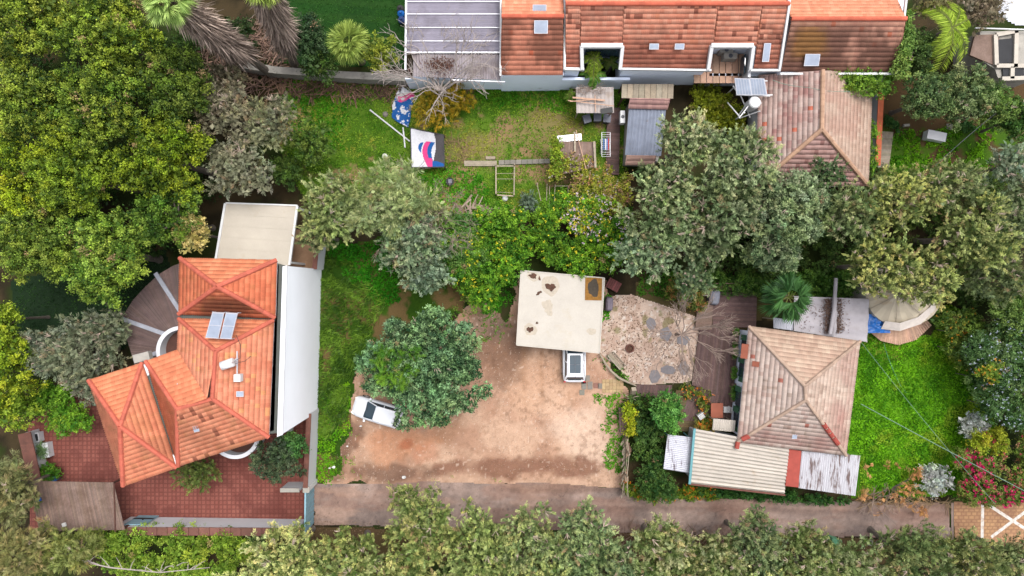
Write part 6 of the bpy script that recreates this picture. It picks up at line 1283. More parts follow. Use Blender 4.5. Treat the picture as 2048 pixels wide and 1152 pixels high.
tree('acacia_tree', 'bright lime yellow tree at the left edge below the shaded lawn', 15, 740, 5, 62, 'ficus', (56, 82, 14), (160, 174, 44), ry=120)
tree('acacia_tree', 'lime yellow crown at the left edge beside the shaded lawn', 5, 640, 5, 45, 'ficus', (50, 78, 14), (150, 166, 50))
tree('acacia_tree', 'lime yellow tree at the left edge beside the brick courtyard', 35, 820, 4, 48, 'ficus', (70, 100, 20), (152, 170, 56))
mass('lime_shrub', 'bright green shrub overhanging the upper left of the courtyard', [(70, 790), (130, 770), (172, 845), (140, 862), (85, 850)], 2.2, 1.2, 'broad', (50, 96, 20), (132, 168, 48), 'shrub', n=22)
G_OL = 'grey green olive trees'
for (px, py, z, r_, lb, lo, hi) in ((165, 705, 4.5, 95, 'wide grey green olive tree between shaded lawn and orange roof', (70, 78, 58), (158, 162, 130)), (95, 700, 4.2, 62, 'small grey olive crown at the left of the wide olive tree', (66, 76, 58), (144, 150, 124)), (215, 660, 4.5, 55, 'grey olive crown touching the fan pergola', (70, 78, 56), (150, 156, 124)), (190, 775, 4.2, 48, 'small grey olive crown against the left orange roof edge', (70, 78, 60), (146, 150, 124)),
                             (455, 225, 6, 72, 'grey olive tree below the dead palm skirts', (82, 80, 62), (170, 164, 132)), (545, 245, 5.5, 62, 'grey olive tree right of its twin above the canopy', (78, 80, 60), (158, 160, 118)), (480, 335, 5.5, 80, 'grey olive tree just above the flat cream canopy', (84, 86, 66), (170, 168, 136)), (455, 165, 5, 50, 'dull brownish crown under the dead palm skirts', (60, 58, 44), (128, 120, 92))):
    tree('olive_tree', lb, px, py, z, r_, 'olive', lo, hi, group=G_OL, twigs=10, lobevar=.3)
tree('citrus_tree', 'glossy dark green citrus tree right of the grey olives', 620, 285, 3.5, 52, 'broad', (36, 62, 22), (112, 134, 52)); tree('citrus_tree', 'small dark green bush below the citrus tree', 575, 340, 2.5, 40, 'broad', (32, 56, 20), (92, 116, 46))
tree('dark_shrub', 'dark glossy green shrub above the concrete wall', 612, 75, 4, 52, 'broad', (24, 46, 22), (92, 116, 72), ry=60); tree('dark_shrub', 'dim dark green shrub between the two palm trunks', 470, 70, 3, 50, 'broad', (24, 44, 18), (70, 88, 44), ry=50)
tree('dark_shrub', 'dark green shrub overlapping the concrete wall', 640, 130, 3.2, 42, 'broad', (24, 46, 20), (84, 108, 44))
tree('loquat_tree', 'yellow green leafy tree above the concrete wall beside the carport roof', 762, 108, 3.8, 44, 'broad', (62, 80, 20), (166, 172, 68), ry=48)
# big feathery pair in the middle
GT = 'feathery grey green trees around the centre'
tree('tamarisk_tree', 'pale feathery grey green tree with smooth rounded crown above the centre', 778, 402, 6.8, 112, 'fine', (96, 112, 66), (186, 194, 138), group=GT, ry=88, lobevar=.25, rz=2.2)
tree('cypress_tree', 'yellowish spiky crown at the corner of the cream canopy', 670, 415, 6.5, 82, 'conifer', (76, 92, 48), (164, 170, 110), group=GT, ry=92, twigs=12)
tree('cypress_tree', 'grey green spiky tree hanging over the flowering hedge', 820, 480, 6, 78, 'conifer', (68, 88, 62), (154, 166, 128), group=GT, ry=78, twigs=10)
tree('cypress_tree', 'grey green pointed crown between clover patch and carob tree', 850, 545, 5.5, 66, 'conifer', (66, 86, 64), (150, 164, 130), group=GT, ry=55)
tree('cypress_tree', 'fine green crown above the sandy terrace', 640, 470, 5, 48, 'conifer', (64, 80, 48), (140, 146, 96), group=GT, ry=40)
# carob
tree('carob_tree', 'round dark bluish green carob tree beside the parked hatchback', 851, 736, 4.8, 150, 'carob', (22, 50, 26), (132, 166, 112), ry=142, rz=2.9, twigs=8, nl=84, lr=(.5, .9), avoid=[(P(742, 840, 4.8), 2.5)])
mass('climbing_vine', 'bright green fine leaved climber on the left of the carob crown', [(758, 705), (820, 690), (850, 740), (810, 770), (765, 750)], 6.6, .6, 'fine', (50, 92, 22), (108, 146, 44), 'vine', n=12, rad=(.4, .7), stem=False)
# flowering hedge
YF = (244, 232, 60)
mass('flowering_hedge', 'bright green hedge dotted with yellow flowers above the carport', [(890, 440), (950, 425), (1060, 430), (1160, 400), (1250, 420), (1260, 520), (1200, 545), (1050, 540), (960, 600), (890, 540)], 2.4, 1.5, 'broad', (34, 80, 14), (126, 166, 44), 'hedge', rad=(.6, 1.1), n=95, flowers=((YF, 260, .12, None), ((235, 215, 225), 190, .14, [(1120, 400), (1260, 405), (1260, 480), (1160, 470)]), ((240, 222, 70), 200, .13, [(1110, 395), (1200, 400), (1200, 470), (1120, 460)])))
mass('green_hedge', 'plain dense green hedge left of the yellow flowering part', [(880, 430), (930, 435), (960, 500), (930, 560), (900, 540)], 2.6, 1.6, 'broad', (48, 88, 34), (124, 154, 76), 'hedge', rad=(.6, 1.0), n=26)
mass('ivy', 'yellowish ivy with small pale flowers covering the end of the pergola', [(1115, 318), (1150, 315), (1200, 330), (1250, 345), (1270, 400), (1240, 420), (1150, 405), (1150, 365), (1105, 350)], 2.2, .5, 'vine', (90, 98, 30), (168, 168, 60), 'ivy', rad=(.3, .55), n=60, accent=(150, 110, 90), af=.3, dens=.8, flowers=(((225, 215, 205), 160, .09, None),), stem=False)
mass('ivy', 'thin ivy patch on the left edge of the reed mat pergola', [(1105, 280), (1120, 280), (1125, 345), (1106, 350)], 2.4, .3, 'vine', (80, 104, 24), (150, 164, 50), 'ivy', rad=(.25, .4), n=22)
mass('shrub', 'round blue grey garden shrub beside the wooden pen', [(1044, 392), (1062, 390), (1066, 412), (1048, 418)], .7, .6, 'olive', (72, 88, 72), (128, 146, 120), 'shrub', rad=(.35, .5), n=8)
mass('shrub', 'yellow green shrub under the white solar frame', [(1400, 182), (1440, 178), (1490, 240), (1470, 252), (1400, 240)], .9, .7, 'shrub', (70, 82, 12), (134, 140, 30), 'shrub', rad=(.5, .8), n=30)
mass('orange_shrub', 'golden orange leafed bush under the dead tree', [(840, 186), (945, 188), (940, 205), (895, 238), (850, 244), (838, 228)], 1.6, .9, 'fine', (92, 84, 14), (176, 146, 34), 'shrub', rad=(.35, .65), n=38, dens=.55)
mass('climbing_plant', 'green climber along the lower eave of the mossy roof', [(1632, 148), (1700, 140), (1790, 138), (1790, 180), (1760, 185), (1650, 165)], 4.0, .5, 'vine', (46, 84, 20), (128, 156, 52), 'climber', rad=(.35, .6), n=48)
mass('climbing_plant', 'pale green climber running up the right gable edge of the mossy roof', [(1798, 30), (1816, 35), (1815, 90), (1806, 150), (1792, 150), (1800, 90)], 5.0, .5, 'vine', (70, 100, 40), (140, 160, 80), 'climber', rad=(.25, .5), n=34)
mass('climbing_plant', 'narrow ivy strip between bungalow roof and orange coping', [(1740, 245), (1750, 245), (1748, 345), (1738, 345)], 2.6, .3, 'vine', (60, 96, 20), (130, 160, 50), 'climber', rad=(.15, .28), n=26)
# cypress groups on the right
GC = 'grey green cypress trees on the right half'
CL, CH = (54, 74, 38), (184, 192, 138)
for (px, py, z, r_, ry, lo, hi, lb) in (
    (1372, 285, 7.5, 78, 72, CL, CH, 'spiky grey green cypress crown touching the grey corrugated shed'),
    (1480, 330, 8, 100, 90, CL, (166, 176, 128), 'large pale grey green cypress left of the pinkish bungalow'),
    (1330, 370, 7.5, 75, 60, CL, CH, 'grey green cypress crown right of the ivy pergola'),
    (1320, 450, 7, 92, 78, CL, (150, 162, 118), 'big cypress crown above the gravel patio'),
    (1290, 510, 6.5, 82, 55, (66, 86, 60), (156, 170, 130), 'cypress crown just above the carport corner'),
    (1440, 430, 7, 95, 80, (56, 72, 42), (140, 152, 108), 'darker cypress crown in the middle of the right wood'),
    (1385, 560, 4.5, 48, 40, (56, 78, 50), (126, 140, 96), 'small low crown above the bare tree'),
    (1650, 350, 6, 48, 42, (40, 62, 34), (110, 130, 84), 'small dark green tree at the tip of the pinkish bungalow roof'),
    (1790, 400, 7, 95, 75, (54, 72, 30), (186, 188, 112), 'yellowish cypress right of the bungalow roof'),
    (1755, 530, 6.5, 80, 88, (54, 72, 30), (184, 186, 110), 'yellowish cypress above the tarpaulin canopy'),
    (1700, 425, 6.6, 70, 75, (60, 78, 42), (152, 162, 108), 'cypress filling the gap between rounded tufted tree and yellowish ones'),
    (1840, 560, 6.2, 82, 72, (52, 70, 30), (180, 184, 110), 'yellowish cypress overhanging the round tent'),
    (1900, 370, 7, 80, 60, (62, 78, 40), (150, 158, 104), 'cypress crown below the back garden lawn'),
    (1950, 470, 7, 95, 90, (52, 70, 30), (178, 182, 112), 'wide cypress crown near the right edge'),
    (2025, 330, 7, 58, 55, (70, 90, 66), (148, 160, 128), 'blue grey cypress at the right edge'),
    (2030, 430, 7, 62, 80, (66, 82, 50), (142, 150, 104), 'cypress crown cut by the right edge beside the wide one'),
    (1985, 560, 5.5, 80, 55, (58, 72, 42), (126, 136, 90), 'dim cypress crown right of the round tent')):
    tree('cypress_tree', lb, px, py, z, r_, 'conifer', lo, hi, group=GC, ry=ry, twigs=14, rz=M(r_, z)*.7, lobevar=.35)
tree('pistachio_tree', 'dense grey green tree with rounded tufts right of the dark gap', 1565, 430, 6.5, 100, 'carob', (58, 76, 46), (152, 166, 122), ry=110, twigs=10)
tree('cypress_tree', 'grey green crown filling the dark gap above the wooden deck', 1410, 500, 5.5, 55, 'conifer', (50, 70, 38), (140, 154, 110), group=GC, ry=45, twigs=8)
tree('pistachio_tree', 'green leafy crown at the edge of the tarpaulin canopy', 1545, 510, 5, 70, 'carob', (58, 78, 50), (144, 160, 116), ry=45)
mass('undergrowth', 'dark green ground shrubs behind the deck and palm', [(1420, 545), (1560, 550), (1700, 560), (1690, 590), (1560, 580), (1430, 575)], 1.2, .8, 'shrub', (34, 66, 18), (92, 124, 44), 'shrubs', rad=(.5, .8), n=40)
mass('rockery_shrubs', 'mixed green and rusty shrubs in the raised bed above the bare tree', [(1325, 560), (1400, 545), (1422, 575), (1400, 612), (1345, 605)], 1.0, .7, 'shrub', (54, 76, 26), (130, 134, 60), 'shrubs', rad=(.35, .6), n=24, accent=(150, 96, 60), af=.25)
mass('undergrowth', 'dim green undergrowth in the gap under the cypresses', [(1400, 440), (1500, 420), (1740, 420), (1740, 570), (1560, 575), (1400, 560)], 1.0, .9, 'shrub', (36, 58, 20), (84, 108, 44), 'shrubs', rad=(.6, 1.0), n=70, dens=.7, stem=False)
mass('undergrowth', 'dim green undergrowth below the yellowish cypresses by the back garden', [(1740, 350), (2040, 340), (2040, 600), (1900, 600), (1880, 560), (1740, 560)], 1.0, .9, 'shrub', (40, 62, 20), (92, 112, 44), 'shrubs', rad=(.7, 1.1), n=80, dens=.6, stem=False)
mass('undergrowth', 'dark green undergrowth beneath the left wood', [(0, 0), (400, 60), (420, 380), (350, 520), (180, 560), (0, 540)], 1.2, .9, 'shrub', (24, 44, 12), (60, 86, 28), 'shrubs', rad=(.8, 1.2), n=110, dens=.6, stem=False)
# top right vegetation
for (px, py, z, r_, ry, sty, lo, hi, lb) in (
    (1850, 195, 4.5, 65, 60, 'broad', (38, 62, 32), (124, 142, 84), 'green leafy tree below the climber covered gable'),
    (1920, 190, 4.5, 70, 75, 'broad', (50, 72, 36), (142, 154, 100), 'speckled grey green tree left of the concrete house'),
    (1985, 215, 4, 58, 50, 'broad', (44, 70, 26), (114, 140, 66), 'green tree below the concrete house'),
    (1830, 110, 4, 45, 60, 'broad', (34, 56, 24), (96, 118, 58), 'dark shrub between gable and arching palm'),
    (2035, 240, 4, 45, 60, 'broad', (30, 60, 20), (84, 116, 44), 'dark green tree at the right edge above the back garden'),
    (1960, 20, 5, 60, 45, 'olive', (84, 74, 58), (150, 138, 112), 'brownish dry tree at the top right behind the arching palm'),
    (1860, 10, 5, 45, 30, 'olive', (70, 66, 40), (140, 134, 84), 'dry brown green tree at the top edge beside the gable')):
    tree('garden_tree', lb, px, py, z, r_, sty, lo, hi, ry=ry, twigs=5)
for (px, py, lb) in ((1782, 248, 'small round dark plant beside the plank path'), (1945, 252, 'small dark plant right of the white chest')):
    mass('small_plant', lb, [(px-14, py-10), (px+12, py-12), (px+14, py+10), (px-12, py+12)], .5, .4, 'shrub', (30, 66, 24), (80, 116, 56), 'plant', rad=(.25, .4), n=6)
# right side shrubs
mass('flowering_bush', 'large dark green bush dotted with white flowers at the right edge', [(1965, 640), (2100, 610), (2100, 860), (2010, 850), (1955, 770), (1940, 700)], 3.0, 1.6, 'shrub', (30, 60, 24), (104, 132, 74), 'bush', rad=(.7, 1.2), n=60, flowers=(((215, 225, 240), 600, .09, None),))
mass('lantana_bush', 'bush with orange flowers beside the round tent', [(1880, 630), (1960, 620), (1985, 700), (1950, 740), (1890, 700)], 1.8, 1.0, 'shrub', (50, 76, 26), (126, 144, 60), 'bush', rad=(.5, .8), n=30, flowers=(((236, 170, 60), 80, .10, None),))
mass('orange_blossom_shrub', 'small yellow and orange flowering patch on the white flowered bush', [(1955, 735), (1990, 730), (2000, 770), (1975, 790)], 4.1, .5, 'shrub', (70, 100, 30), (150, 156, 56), 'bush', rad=(.3, .5), n=7, flowers=(((240, 170, 60), 22, .12, None),), stem=False)
mass('green_tree_mass', 'mid green shrubbery at the right edge above the white flowered bush', [(1980, 570), (2100, 560), (2100, 650), (1990, 655)], 3.4, 1.2, 'broad', (48, 72, 28), (120, 140, 66), 'shrubs', rad=(.7, 1.0), n=24)
for (px, py, lb, r_) in ((1945, 852, 'upper silver grey shrub beside the magenta flowers', 36), (1869, 957, 'lower silver grey round shrub at the lawn corner', 41)):
    tree('silver_shrub', lb, px, py, 1.3, r_, 'shrub', (118, 122, 116), (206, 208, 204), cat='shrub', group='silver grey shrubs', rz=.9, dens=.8)
mass('bougainvillea', 'magenta flowering bougainvillea spilling beside the lane', [(1915, 905), (1960, 880), (2048, 850), (2100, 850), (2100, 1010), (2040, 1000), (1990, 1010), (1930, 990)], 2.2, 1.4, 'shrub', (56, 76, 24), (122, 136, 56), 'bush', rad=(.5, .9), n=55, dens=.8, accent=(150, 90, 80), af=.2, flowers=(((224, 30, 110), 170, .13, [(1915, 895), (1975, 895), (1975, 985), (1915, 985)]), ((224, 30, 110), 110, .13, [(1990, 960), (2048, 960), (2048, 1000), (1990, 1000)]), ((214, 50, 100), 120, .13, [(1975, 855), (2100, 855), (2100, 895), (1975, 895)]), ((230, 90, 120), 70, .12, [(1975, 895), (2100, 895), (2100, 960), (1975, 960)])))
mass('yellow_shrub', 'yellow green shrub between silver shrub and bougainvillea', [(1945, 872), (2000, 870), (2005, 900), (1955, 905)], 2.3, .7, 'shrub', (90, 100, 16), (160, 166, 44), 'shrub', rad=(.4, .7), n=14)
# planted bed between fence and annex
mass('bed_shrubs', 'dark green shrubs in the bed between crooked fence and small lean-to', [(1258, 800), (1300, 800), (1330, 860), (1330, 940), (1345, 985), (1290, 985), (1280, 920), (1262, 870)], 1.3, .9, 'shrub', (28, 58, 22), (88, 116, 50), 'shrubs', rad=(.5, .8), n=50)
mass('nasturtium_border', 'low green border with orange flowers along the lane corner', [(1245, 960), (1262, 975), (1330, 990), (1385, 975), (1430, 985), (1440, 992), (1310, 998), (1255, 990)], .4, .4, 'shrub', (60, 86, 18), (124, 142, 44), 'flower bed', rad=(.3, .45), n=50, flowers=(((245, 140, 40), 90, .13, None),))
mass('hedge_strip', 'low dark green hedge strip along the foot of the long annex', [(1400, 985), (1560, 997), (1700, 1003), (1700, 1000), (1560, 990), (1400, 976)], .5, .5, 'shrub', (24, 60, 22), (70, 108, 44), 'hedge', rad=(.25, .4), n=60)
mass('orange_flowers', 'orange flowering plants scattered on the mossy deck', [(1360, 770), (1420, 775), (1430, 830), (1420, 852), (1390, 850), (1395, 790), (1350, 800)], .6, .4, 'shrub', (60, 80, 24), (118, 130, 48), 'flowers', rad=(.2, .35), n=26, dens=.6, flowers=(((236, 140, 56), 70, .10, None),))
mass('orange_flowers', 'orange flower row above the long annex roof', [(1395, 848), (1432, 852), (1430, 860), (1393, 857)], 1.2, .3, 'shrub', (84, 92, 24), (150, 120, 44), 'flowers', rad=(.2, .3), n=12, flowers=(((236, 130, 50), 36, .10, None),), stem=False)
mass('yellow_vine', 'yellow green vine climbing the crooked wooden fence', [(1252, 815), (1266, 812), (1268, 865), (1256, 868)], 1.6, .5, 'vine', (96, 110, 16), (176, 176, 40), 'vine', rad=(.25, .4), n=18)
tree('green_tree', 'small bright green tree between boardwalk and white lean-to', 1333, 820, 2.8, 38, 'carob', (38, 84, 28), (112, 160, 74), ry=50, rz=1.5)
# courtyard trees
tree('dark_tree', 'dark grey green tree below the tall white facade', 553, 918, 3.5, 62, 'shrub', (36, 50, 32), (96, 112, 78), ry=56, rz=2.0)
tree('green_tree', 'small green tree between white wall and tall facade', 590, 890, 3.5, 34, 'broad', (30, 66, 28), (90, 130, 64))
tree('olive_tree', 'low olive green shrub tree below the orange roof edge', 392, 945, 2.6, 62, 'olive', (56, 70, 28), (118, 130, 64), ry=40, rz=1.3)
mass('potted_shrub', 'round bright green bush beside the brown slatted shelter', [(80, 930), (108, 930), (112, 952), (84, 956)], .9, .6, 'shrub', (44, 90, 20), (108, 144, 44), 'bush', rad=(.35, .5), n=8)
tree('euphorbia_bush', 'beige yellow bush left of the flat cream canopy', 388, 468, 5.6, 44, 'shrub', (122, 114, 56), (214, 198, 132), cat='bush', rz=1.4, ry=50, dens=.85)
# bottom row
GB = 'feathery trees along the bottom edge'
BL, BH = (66, 86, 36), (208, 208, 134)
for (px, py, z, r_, ry, lo, hi, sty, lb) in (
    (25, 980, 5, 60, 90, (70, 78, 44), (158, 154, 104), 'fine', 'wispy yellowish tree in the lower left corner beside the shelter'),
    (40, 1110, 6, 80, 70, (78, 84, 44), (170, 162, 104), 'fine', 'wispy tree in the very bottom left corner'),
    (150, 1095, 5, 70, 45, (72, 84, 34), (158, 160, 92), 'fine', 'wispy yellow green tree below the brown slatted shelter'),
    (575, 1130, 6, 95, 90, BL, BH, 'conifer', 'spiky pale crown below the right end of the courtyard wall'),
    (700, 1140, 6, 90, 95, BL, (168, 172, 106), 'conifer', 'spiky crown below the pale blue gate'),
    (840, 1072, 6.2, 85, 118, BL, (168, 170, 104), 'conifer', 'tall pointed crown reaching furthest up over the lane'),
    (770, 1190, 6, 85, 80, BL, BH, 'conifer', 'wide crown at the bottom edge left of the image centre'),
    (960, 1125, 6, 88, 112, (68, 86, 42), (172, 180, 108), 'conifer', 'dense crown at the bottom centre left'),
    (1065, 1110, 6, 90, 112, (64, 84, 46), (166, 176, 112), 'conifer', 'dense green crown at the bottom centre'),
    (1165, 1100, 6, 78, 105, (58, 80, 46), (158, 172, 116), 'conifer', 'blue green crown right of the bottom centre'),
    (1225, 1160, 6, 90, 80, (64, 84, 52), (150, 160, 112), 'conifer', 'low crown at the bottom edge right of centre'),
    (1320, 1125, 6, 82, 108, BL, (172, 172, 118), 'conifer', 'pale crown beside the dry sticks on the verge'),
    (1420, 1150, 6, 85, 100, BL, (176, 170, 122), 'conifer', 'pale sparse crown with bare twigs below the annex'),
    (1505, 1115, 6, 75, 95, (58, 76, 46), (140, 150, 100), 'conifer', 'darker crown below the red roof panel'),
    (1605, 1130, 6, 84, 94, BL, (150, 156, 102), 'conifer', 'crown left of the green utility box'),
    (1700, 1150, 5.6, 85, 78, BL, (150, 156, 108), 'conifer', 'low crown below the cinder block'),
    (1825, 1130, 5.8, 90, 92, (60, 78, 40), (138, 146, 92), 'conifer', 'crown below the brick paved lane'),
    (1940, 1140, 5.8, 88, 86, (70, 86, 44), (152, 156, 98), 'conifer', 'crown at the bottom edge beside the white cross'),
    (500, 1205, 6, 95, 85, BL, BH, 'conifer', 'half hidden crown cut by the bottom edge under the fallen branch'),
    (640, 1215, 6, 95, 85, BL, BH, 'conifer', 'half hidden crown cut by the bottom edge below the blue gate'),
    (900, 1215, 6, 95, 85, BL, BH, 'conifer', 'crown cut by the bottom edge below the tall pointed one'),
    (1010, 1210, 6, 95, 85, BL, BH, 'conifer', 'crown cut by the bottom edge in its centre'),
    (1120, 1205, 6, 95, 85, BL, BH, 'conifer', 'crown cut by the bottom edge below the blue green one'),
    (1370, 1220, 6, 95, 85, BL, BH, 'conifer', 'crown cut by the bottom edge below the pale sparse ones'),
    (1490, 1205, 6, 95, 85, BL, BH, 'conifer', 'crown cut by the bottom edge below the annex'),
    (1600, 1215, 6, 95, 85, BL, BH, 'conifer', 'crown cut by the bottom edge below the peeling annex'),
    (1760, 1225, 6, 95, 85, BL, BH, 'conifer', 'crown cut by the bottom edge below the lawn'),
    (2040, 1135, 5.6, 70, 72, (70, 86, 48), (148, 154, 102), 'conifer', 'crown in the bottom right corner')):
    tree('casuarina_tree', lb, px, py-(14 if sty == 'conifer' else 0), z, r_, sty, lo, hi, group=GB, ry=ry, twigs=16 if sty == 'conifer' else 4, rz=M(r_, z)*.9)
mass('bright_hedge', 'bright green hedge along the outside of the long courtyard wall', [(150, 1072), (260, 1068), (400, 1072), (510, 1078), (520, 1110), (440, 1150), (250, 1150), (120, 1110)], 2.2, 1.2, 'broad', (66, 96, 22), (152, 172, 64), 'hedge', rad=(.5, .9), n=75)
# fan palms
def fan_leaf(lv, base, d, R_, c_lo, c_hi, segs=26, spread=200, droop=.35):
    """one fan leaf: petiole direction d, radiating segments"""
    d = Vector(d).normalized(); side = d.cross(Vector((0, 0, 1))).normalized(); B = []; D = []; Ls = []
    for i in range(segs):
        a_ = R(-spread/2+spread*i/(segs-1)); v = d*math.cos(a_)+side*math.sin(a_); v.z -= droop*(1-.3*math.cos(a_))*.7; v.normalize(); B.append(base); D.append(v); Ls.append(R_*(.75+.25*math.cos(a_)))
    B = np.array(B); D = np.array(D); Ls = np.array(Ls); t_ = lv.r.rand(len(B))*.5+lv.r.rand()*.5
    lv.add(B, D, Ls, R_*.13, mixc(c_lo, c_hi, t_))
def fan_palm(name, label, px, py, z, r_, lo, hi, n=22, base=None, skirt=0, seed=0, leafR=.9, bent=None):
    top = P(px, py, z); b = P(*base) if base else Vector((top.x, top.y, 0)); t = thing(name, label, 'palm', (b.x, b.y, 0)); lv = Leaves(700+seed); r = lv.r; RR = M(r_, z); mb = MB(); pet = MB()
    for i in range(n):
        a_ = i*2.39996; el = 1.25-1.5*(i/n)+r.uniform(-.12, .12); d = Vector((math.cos(a_)*math.cos(el), math.sin(a_)*math.cos(el), math.sin(el))); L = RR*.5*r.uniform(.85, 1.1)
        s_ = top+d*L; s_.z -= .1*L; pet.tube([top, s_], [.035, .02], 4); fan_leaf(lv, tuple(s_), (d.x, d.y, d.z-.25), RR*.56*leafR*r.uniform(.9, 1.1), L_(lo), L_(hi))
    lv.build('crown', t); pet.build('leaf_stalks', MATS.get('stalk') or mat('stalk', A((120, 130, 60))), t)
    mid_ = b.lerp(top, .5)+Vector((0, 0, 0)); mb.tube([b, mid_, top-Vector((0, 0, .2))], [.32, .24, .18], 10); mb.build('trunk', m_bark, t)
    if skirt:
        sk = Leaves(800+seed); r = sk.r; n_ = 3800; f = r.rand(n_)*skirt; ang = r.rand(n_)*6.283; tv = np.array(top); bv = np.array(b); ax = (bv-tv); B = tv+ax*f[:, None]+np.stack([np.cos(ang), np.sin(ang), 0*ang], 1)*r.uniform(.2, .8, n_)[:, None]
        out = np.stack([np.cos(ang), np.sin(ang), 0*ang], 1); D = unit(unit(ax)[None, :]*r.uniform(.5, 1.2, n_)[:, None]+out*r.uniform(.1, .6, n_)[:, None]+r.normal(size=(n_, 3))*.12)
        sk.add(B, D, r.uniform(.6, 1.5, n_), r.uniform(.04, .10, n_), mixc(L_((78, 66, 60)), L_((186, 166, 152)), r.rand(n_)**1.3)); sk.build('dead_skirt', t)
    return t
fan_palm('fan_palm', 'tall fan palm with a grey brown dead leaf skirt leaning at the top edge', 335, 0, 14, 62, (84, 116, 44), (170, 190, 110), n=26, base=(545, 150, 0), skirt=.62, seed=1)
fan_palm('fan_palm', 'second tall fan palm with hanging dead skirt cut by the top edge', 520, -40, 13, 60, (90, 116, 44), (170, 184, 90), n=24, base=(590, 130, 0), skirt=.7, seed=2)
fan_palm('fan_palm', 'round yellow green fan palm beside the dark turf', 697, 84, 4.5, 44, (78, 100, 34), (150, 164, 80), n=34, seed=3, leafR=1.1)
fan_palm('fan_palm', 'dark green fan palm between deck and tarpaulin canopy', 1577, 594, 4.6, 54, (24, 56, 24), (70, 108, 54), n=13, seed=4, leafR=1.15)
def feather_palm(name, label, px, py, z, r_, lo, hi, n=10, seed=0, spread=None):
    top = P(px, py, z); t = thing(name, label, 'palm', (top.x, top.y, 0)); lv = Leaves(900+seed); r = lv.r; RR = M(r_, z); mb = MB(); rb = MB()
    for i in range(n):
        a_ = i*2*math.pi/n+r.uniform(-.7, .7); pts_ = []; L = RR*r.uniform(.65, 1.25)
        for k in range(15): f = k/14; pts_.append(np.array([top.x+math.cos(a_)*L*f, top.y+math.sin(a_)*L*f, z+.5*L*f-1.0*L*f*f]))
        rb.tube([tuple(p) for p in pts_[::2]], [.03]*8, 4)
        B = []; D = []
        for k in range(1, 15):
            tg = unit(pts_[k]-pts_[k-1]); sd_ = unit(np.cross(tg, [0, 0, 1]))
            for s in (-1, 1):
                for j in range(4): B.append(pts_[k]-(pts_[k]-pts_[k-1])*j/4); D.append(unit(sd_*s+tg*.6+np.array([0, 0, -.3])+r.normal(size=3)*.08))
        lv.add(np.array(B), np.array(D), L*.34, .06, mixc(L_(lo), L_(hi), r.rand(len(B))))
    lv.build('crown', t); rb.build('frond_ribs', MATS['stalk'], t); mb.tube([(top.x, top.y, 0), (top.x+.1, top.y, z*.5), top], [.25, .18, .14], 8); mb.build('trunk', m_bark, t)
feather_palm('feather_palm', 'arching lime green feather palm right of the mossy roof gable', 1905, 55, 6, 62, (96, 122, 28), (160, 178, 66), n=11, seed=1)
feather_palm('yucca_plant', 'upper yellow green yucca plant in the row house light well', 1188, 118, 3.7, 24, (64, 92, 20), (150, 170, 60), n=14, seed=2)
feather_palm('yucca_plant', 'lower green yucca plant in front of the row house light well', 1188, 150, 3.0, 22, (40, 86, 26), (110, 146, 60), n=14, seed=3)
feather_palm('yucca_plant', 'dark green yucca at the right side of the light well', 1222, 124, 2.5, 18, (40, 70, 20), (96, 120, 50), n=12, seed=4)
mass('banana_plant', 'pale broad leaved banana plant above the beige bush', [(350, 375), (385, 395), (385, 425), (365, 430), (345, 395)], 4.5, .5, 'broad', (110, 128, 80), (186, 194, 140), 'plant', rad=(.4, .6), n=8)
feather_palm('potted_palm', 'tiny spiky plant beside the light grey work shed', 1141, 189, 1.0, 12, (60, 100, 20), (130, 160, 60), n=12, seed=5)
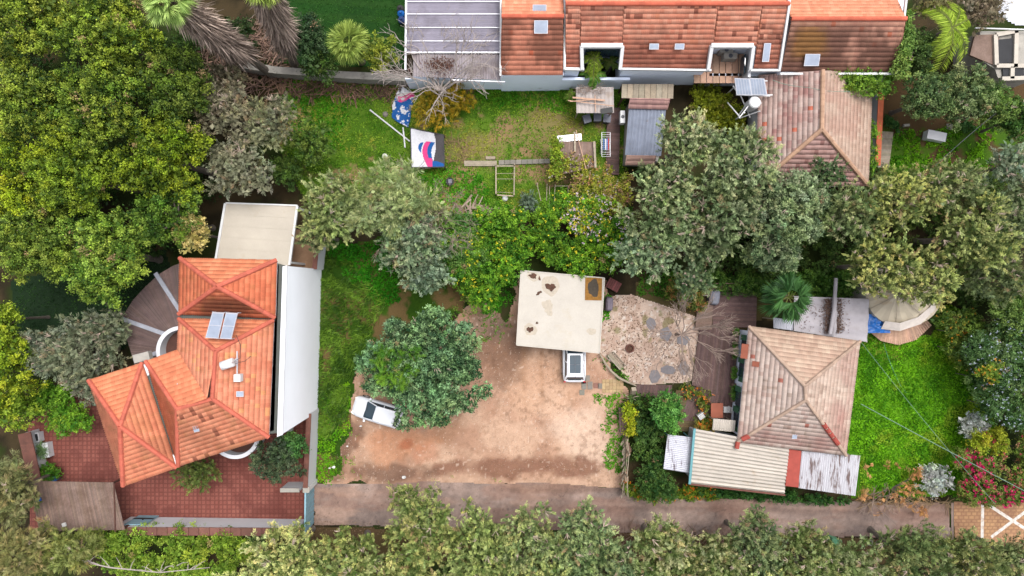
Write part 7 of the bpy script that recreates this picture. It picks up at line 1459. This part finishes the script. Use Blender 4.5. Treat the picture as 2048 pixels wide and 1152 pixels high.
# bare trees
def bare(name, label, px, py, pts_r, r0, h, spread, m_, seed, depth=5, lean=(0, 0), wid=.7):
    rg = random.Random(seed); b = P(px, py, 0); t = thing(name, label, 'bare tree', (b.x, b.y, 0)); mb = MB(); fork = Vector((b.x+lean[0]*.3, b.y+lean[1]*.3, h*.3)); mb.tube([b, b.lerp(fork, .5)+Vector((.05, 0, 0)), fork], [r0*1.3, r0, r0*.8], 7); mb.build('trunk', m_, t); br = MB()
    def grow(p, d, L, r, k):
        d = d.normalized(); q_ = p+d*L; md = p.lerp(q_, .5)+Vector((rg.uniform(-1, 1), rg.uniform(-1, 1), rg.uniform(-.3, .6)))*L*.12; br.tube([p, md, q_], [r, r*.8, r*.6], 4 if k > 1 else 6, cap=False)
        if k >= depth: return
        for _ in range(rg.choice((2, 3, 3))):
            nd = d+Vector((rg.uniform(-wid, wid), rg.uniform(-wid, wid), rg.uniform(-.35, .4))); grow(q_ if rg.random() < .75 else md, nd, L*rg.uniform(.6, .85), max(r*.66, .014), k+1)
    for i in range(pts_r):
        a_ = 2*math.pi*i/pts_r+rg.uniform(-.3, .3); grow(fork, Vector((math.cos(a_)*spread+lean[0], math.sin(a_)*spread+lean[1], .75)), h*.28, r0*.6, 1)
    br.build('branches', m_, t); return t
bare('dead_tree', 'pale leafless tree leaning over the grey carport roof', 885, 205, 9, .13, 7.8, .9, m_pale, 3, depth=5, lean=(0, .75), wid=.75)
bare('bare_tree', 'leafless grey tree standing in the gravel patio', 1352, 668, 11, .09, 5.4, 1.1, m_twig, 5, depth=5, wid=.5, lean=(.15, .12))
bare('dry_bush', 'dry leafless brown bush at the corner of the feathery trees', 868, 452, 10, .06, 7.6, .6, m_twig, 8, depth=5, wid=.9)
bare('dry_bush', 'bare branches with rusty seed heads drooping over the lane', 1735, 998, 6, .05, 2.6, 1.3, m_twig, 11, depth=4, wid=.6)
mass('rusty_seed_heads', 'sparse rusty orange seed heads over the lawn edge beside the lane', [(1725, 930), (1830, 925), (1860, 985), (1860, 1025), (1790, 1050), (1720, 1010)], 1.2, .7, 'fine', (150, 110, 70), (214, 160, 110), 'dry plant', rad=(.1, .24), n=26, dens=1.0)
bare('climber_stems', 'tangle of thin pale stems on the row house right gable', 1790, 120, 4, .04, 5.5, .4, m_twig, 12, depth=3)
# fallen branch at the bottom left
rg = random.Random(2); br = MB(); P0 = [P(80, 1105, 5), P(150, 1120, 5), P(220, 1135, 5.2), P(320, 1145, 5), P(420, 1135, 5)]; br.tube(P0, [.02, .04, .05, .04, .02], 6)
for i in range(26):
    p = P0[rg.randrange(1, 5)].lerp(P0[rg.randrange(0, 4)], rg.random()*.5); e = p+Vector((rg.uniform(-1.2, 1.2), rg.uniform(-.2, 1.0), rg.uniform(-.2, .5))); br.tube([p, p.lerp(e, .5)+Vector((0, .1, .05)), e], [.035, .025, .01], 4)
o = br.build('dead_branch', m_pale, loc=tuple(P0[2])); tag(o, 'long pale dead branch lying over the bright hedge at the bottom edge', 'branch')
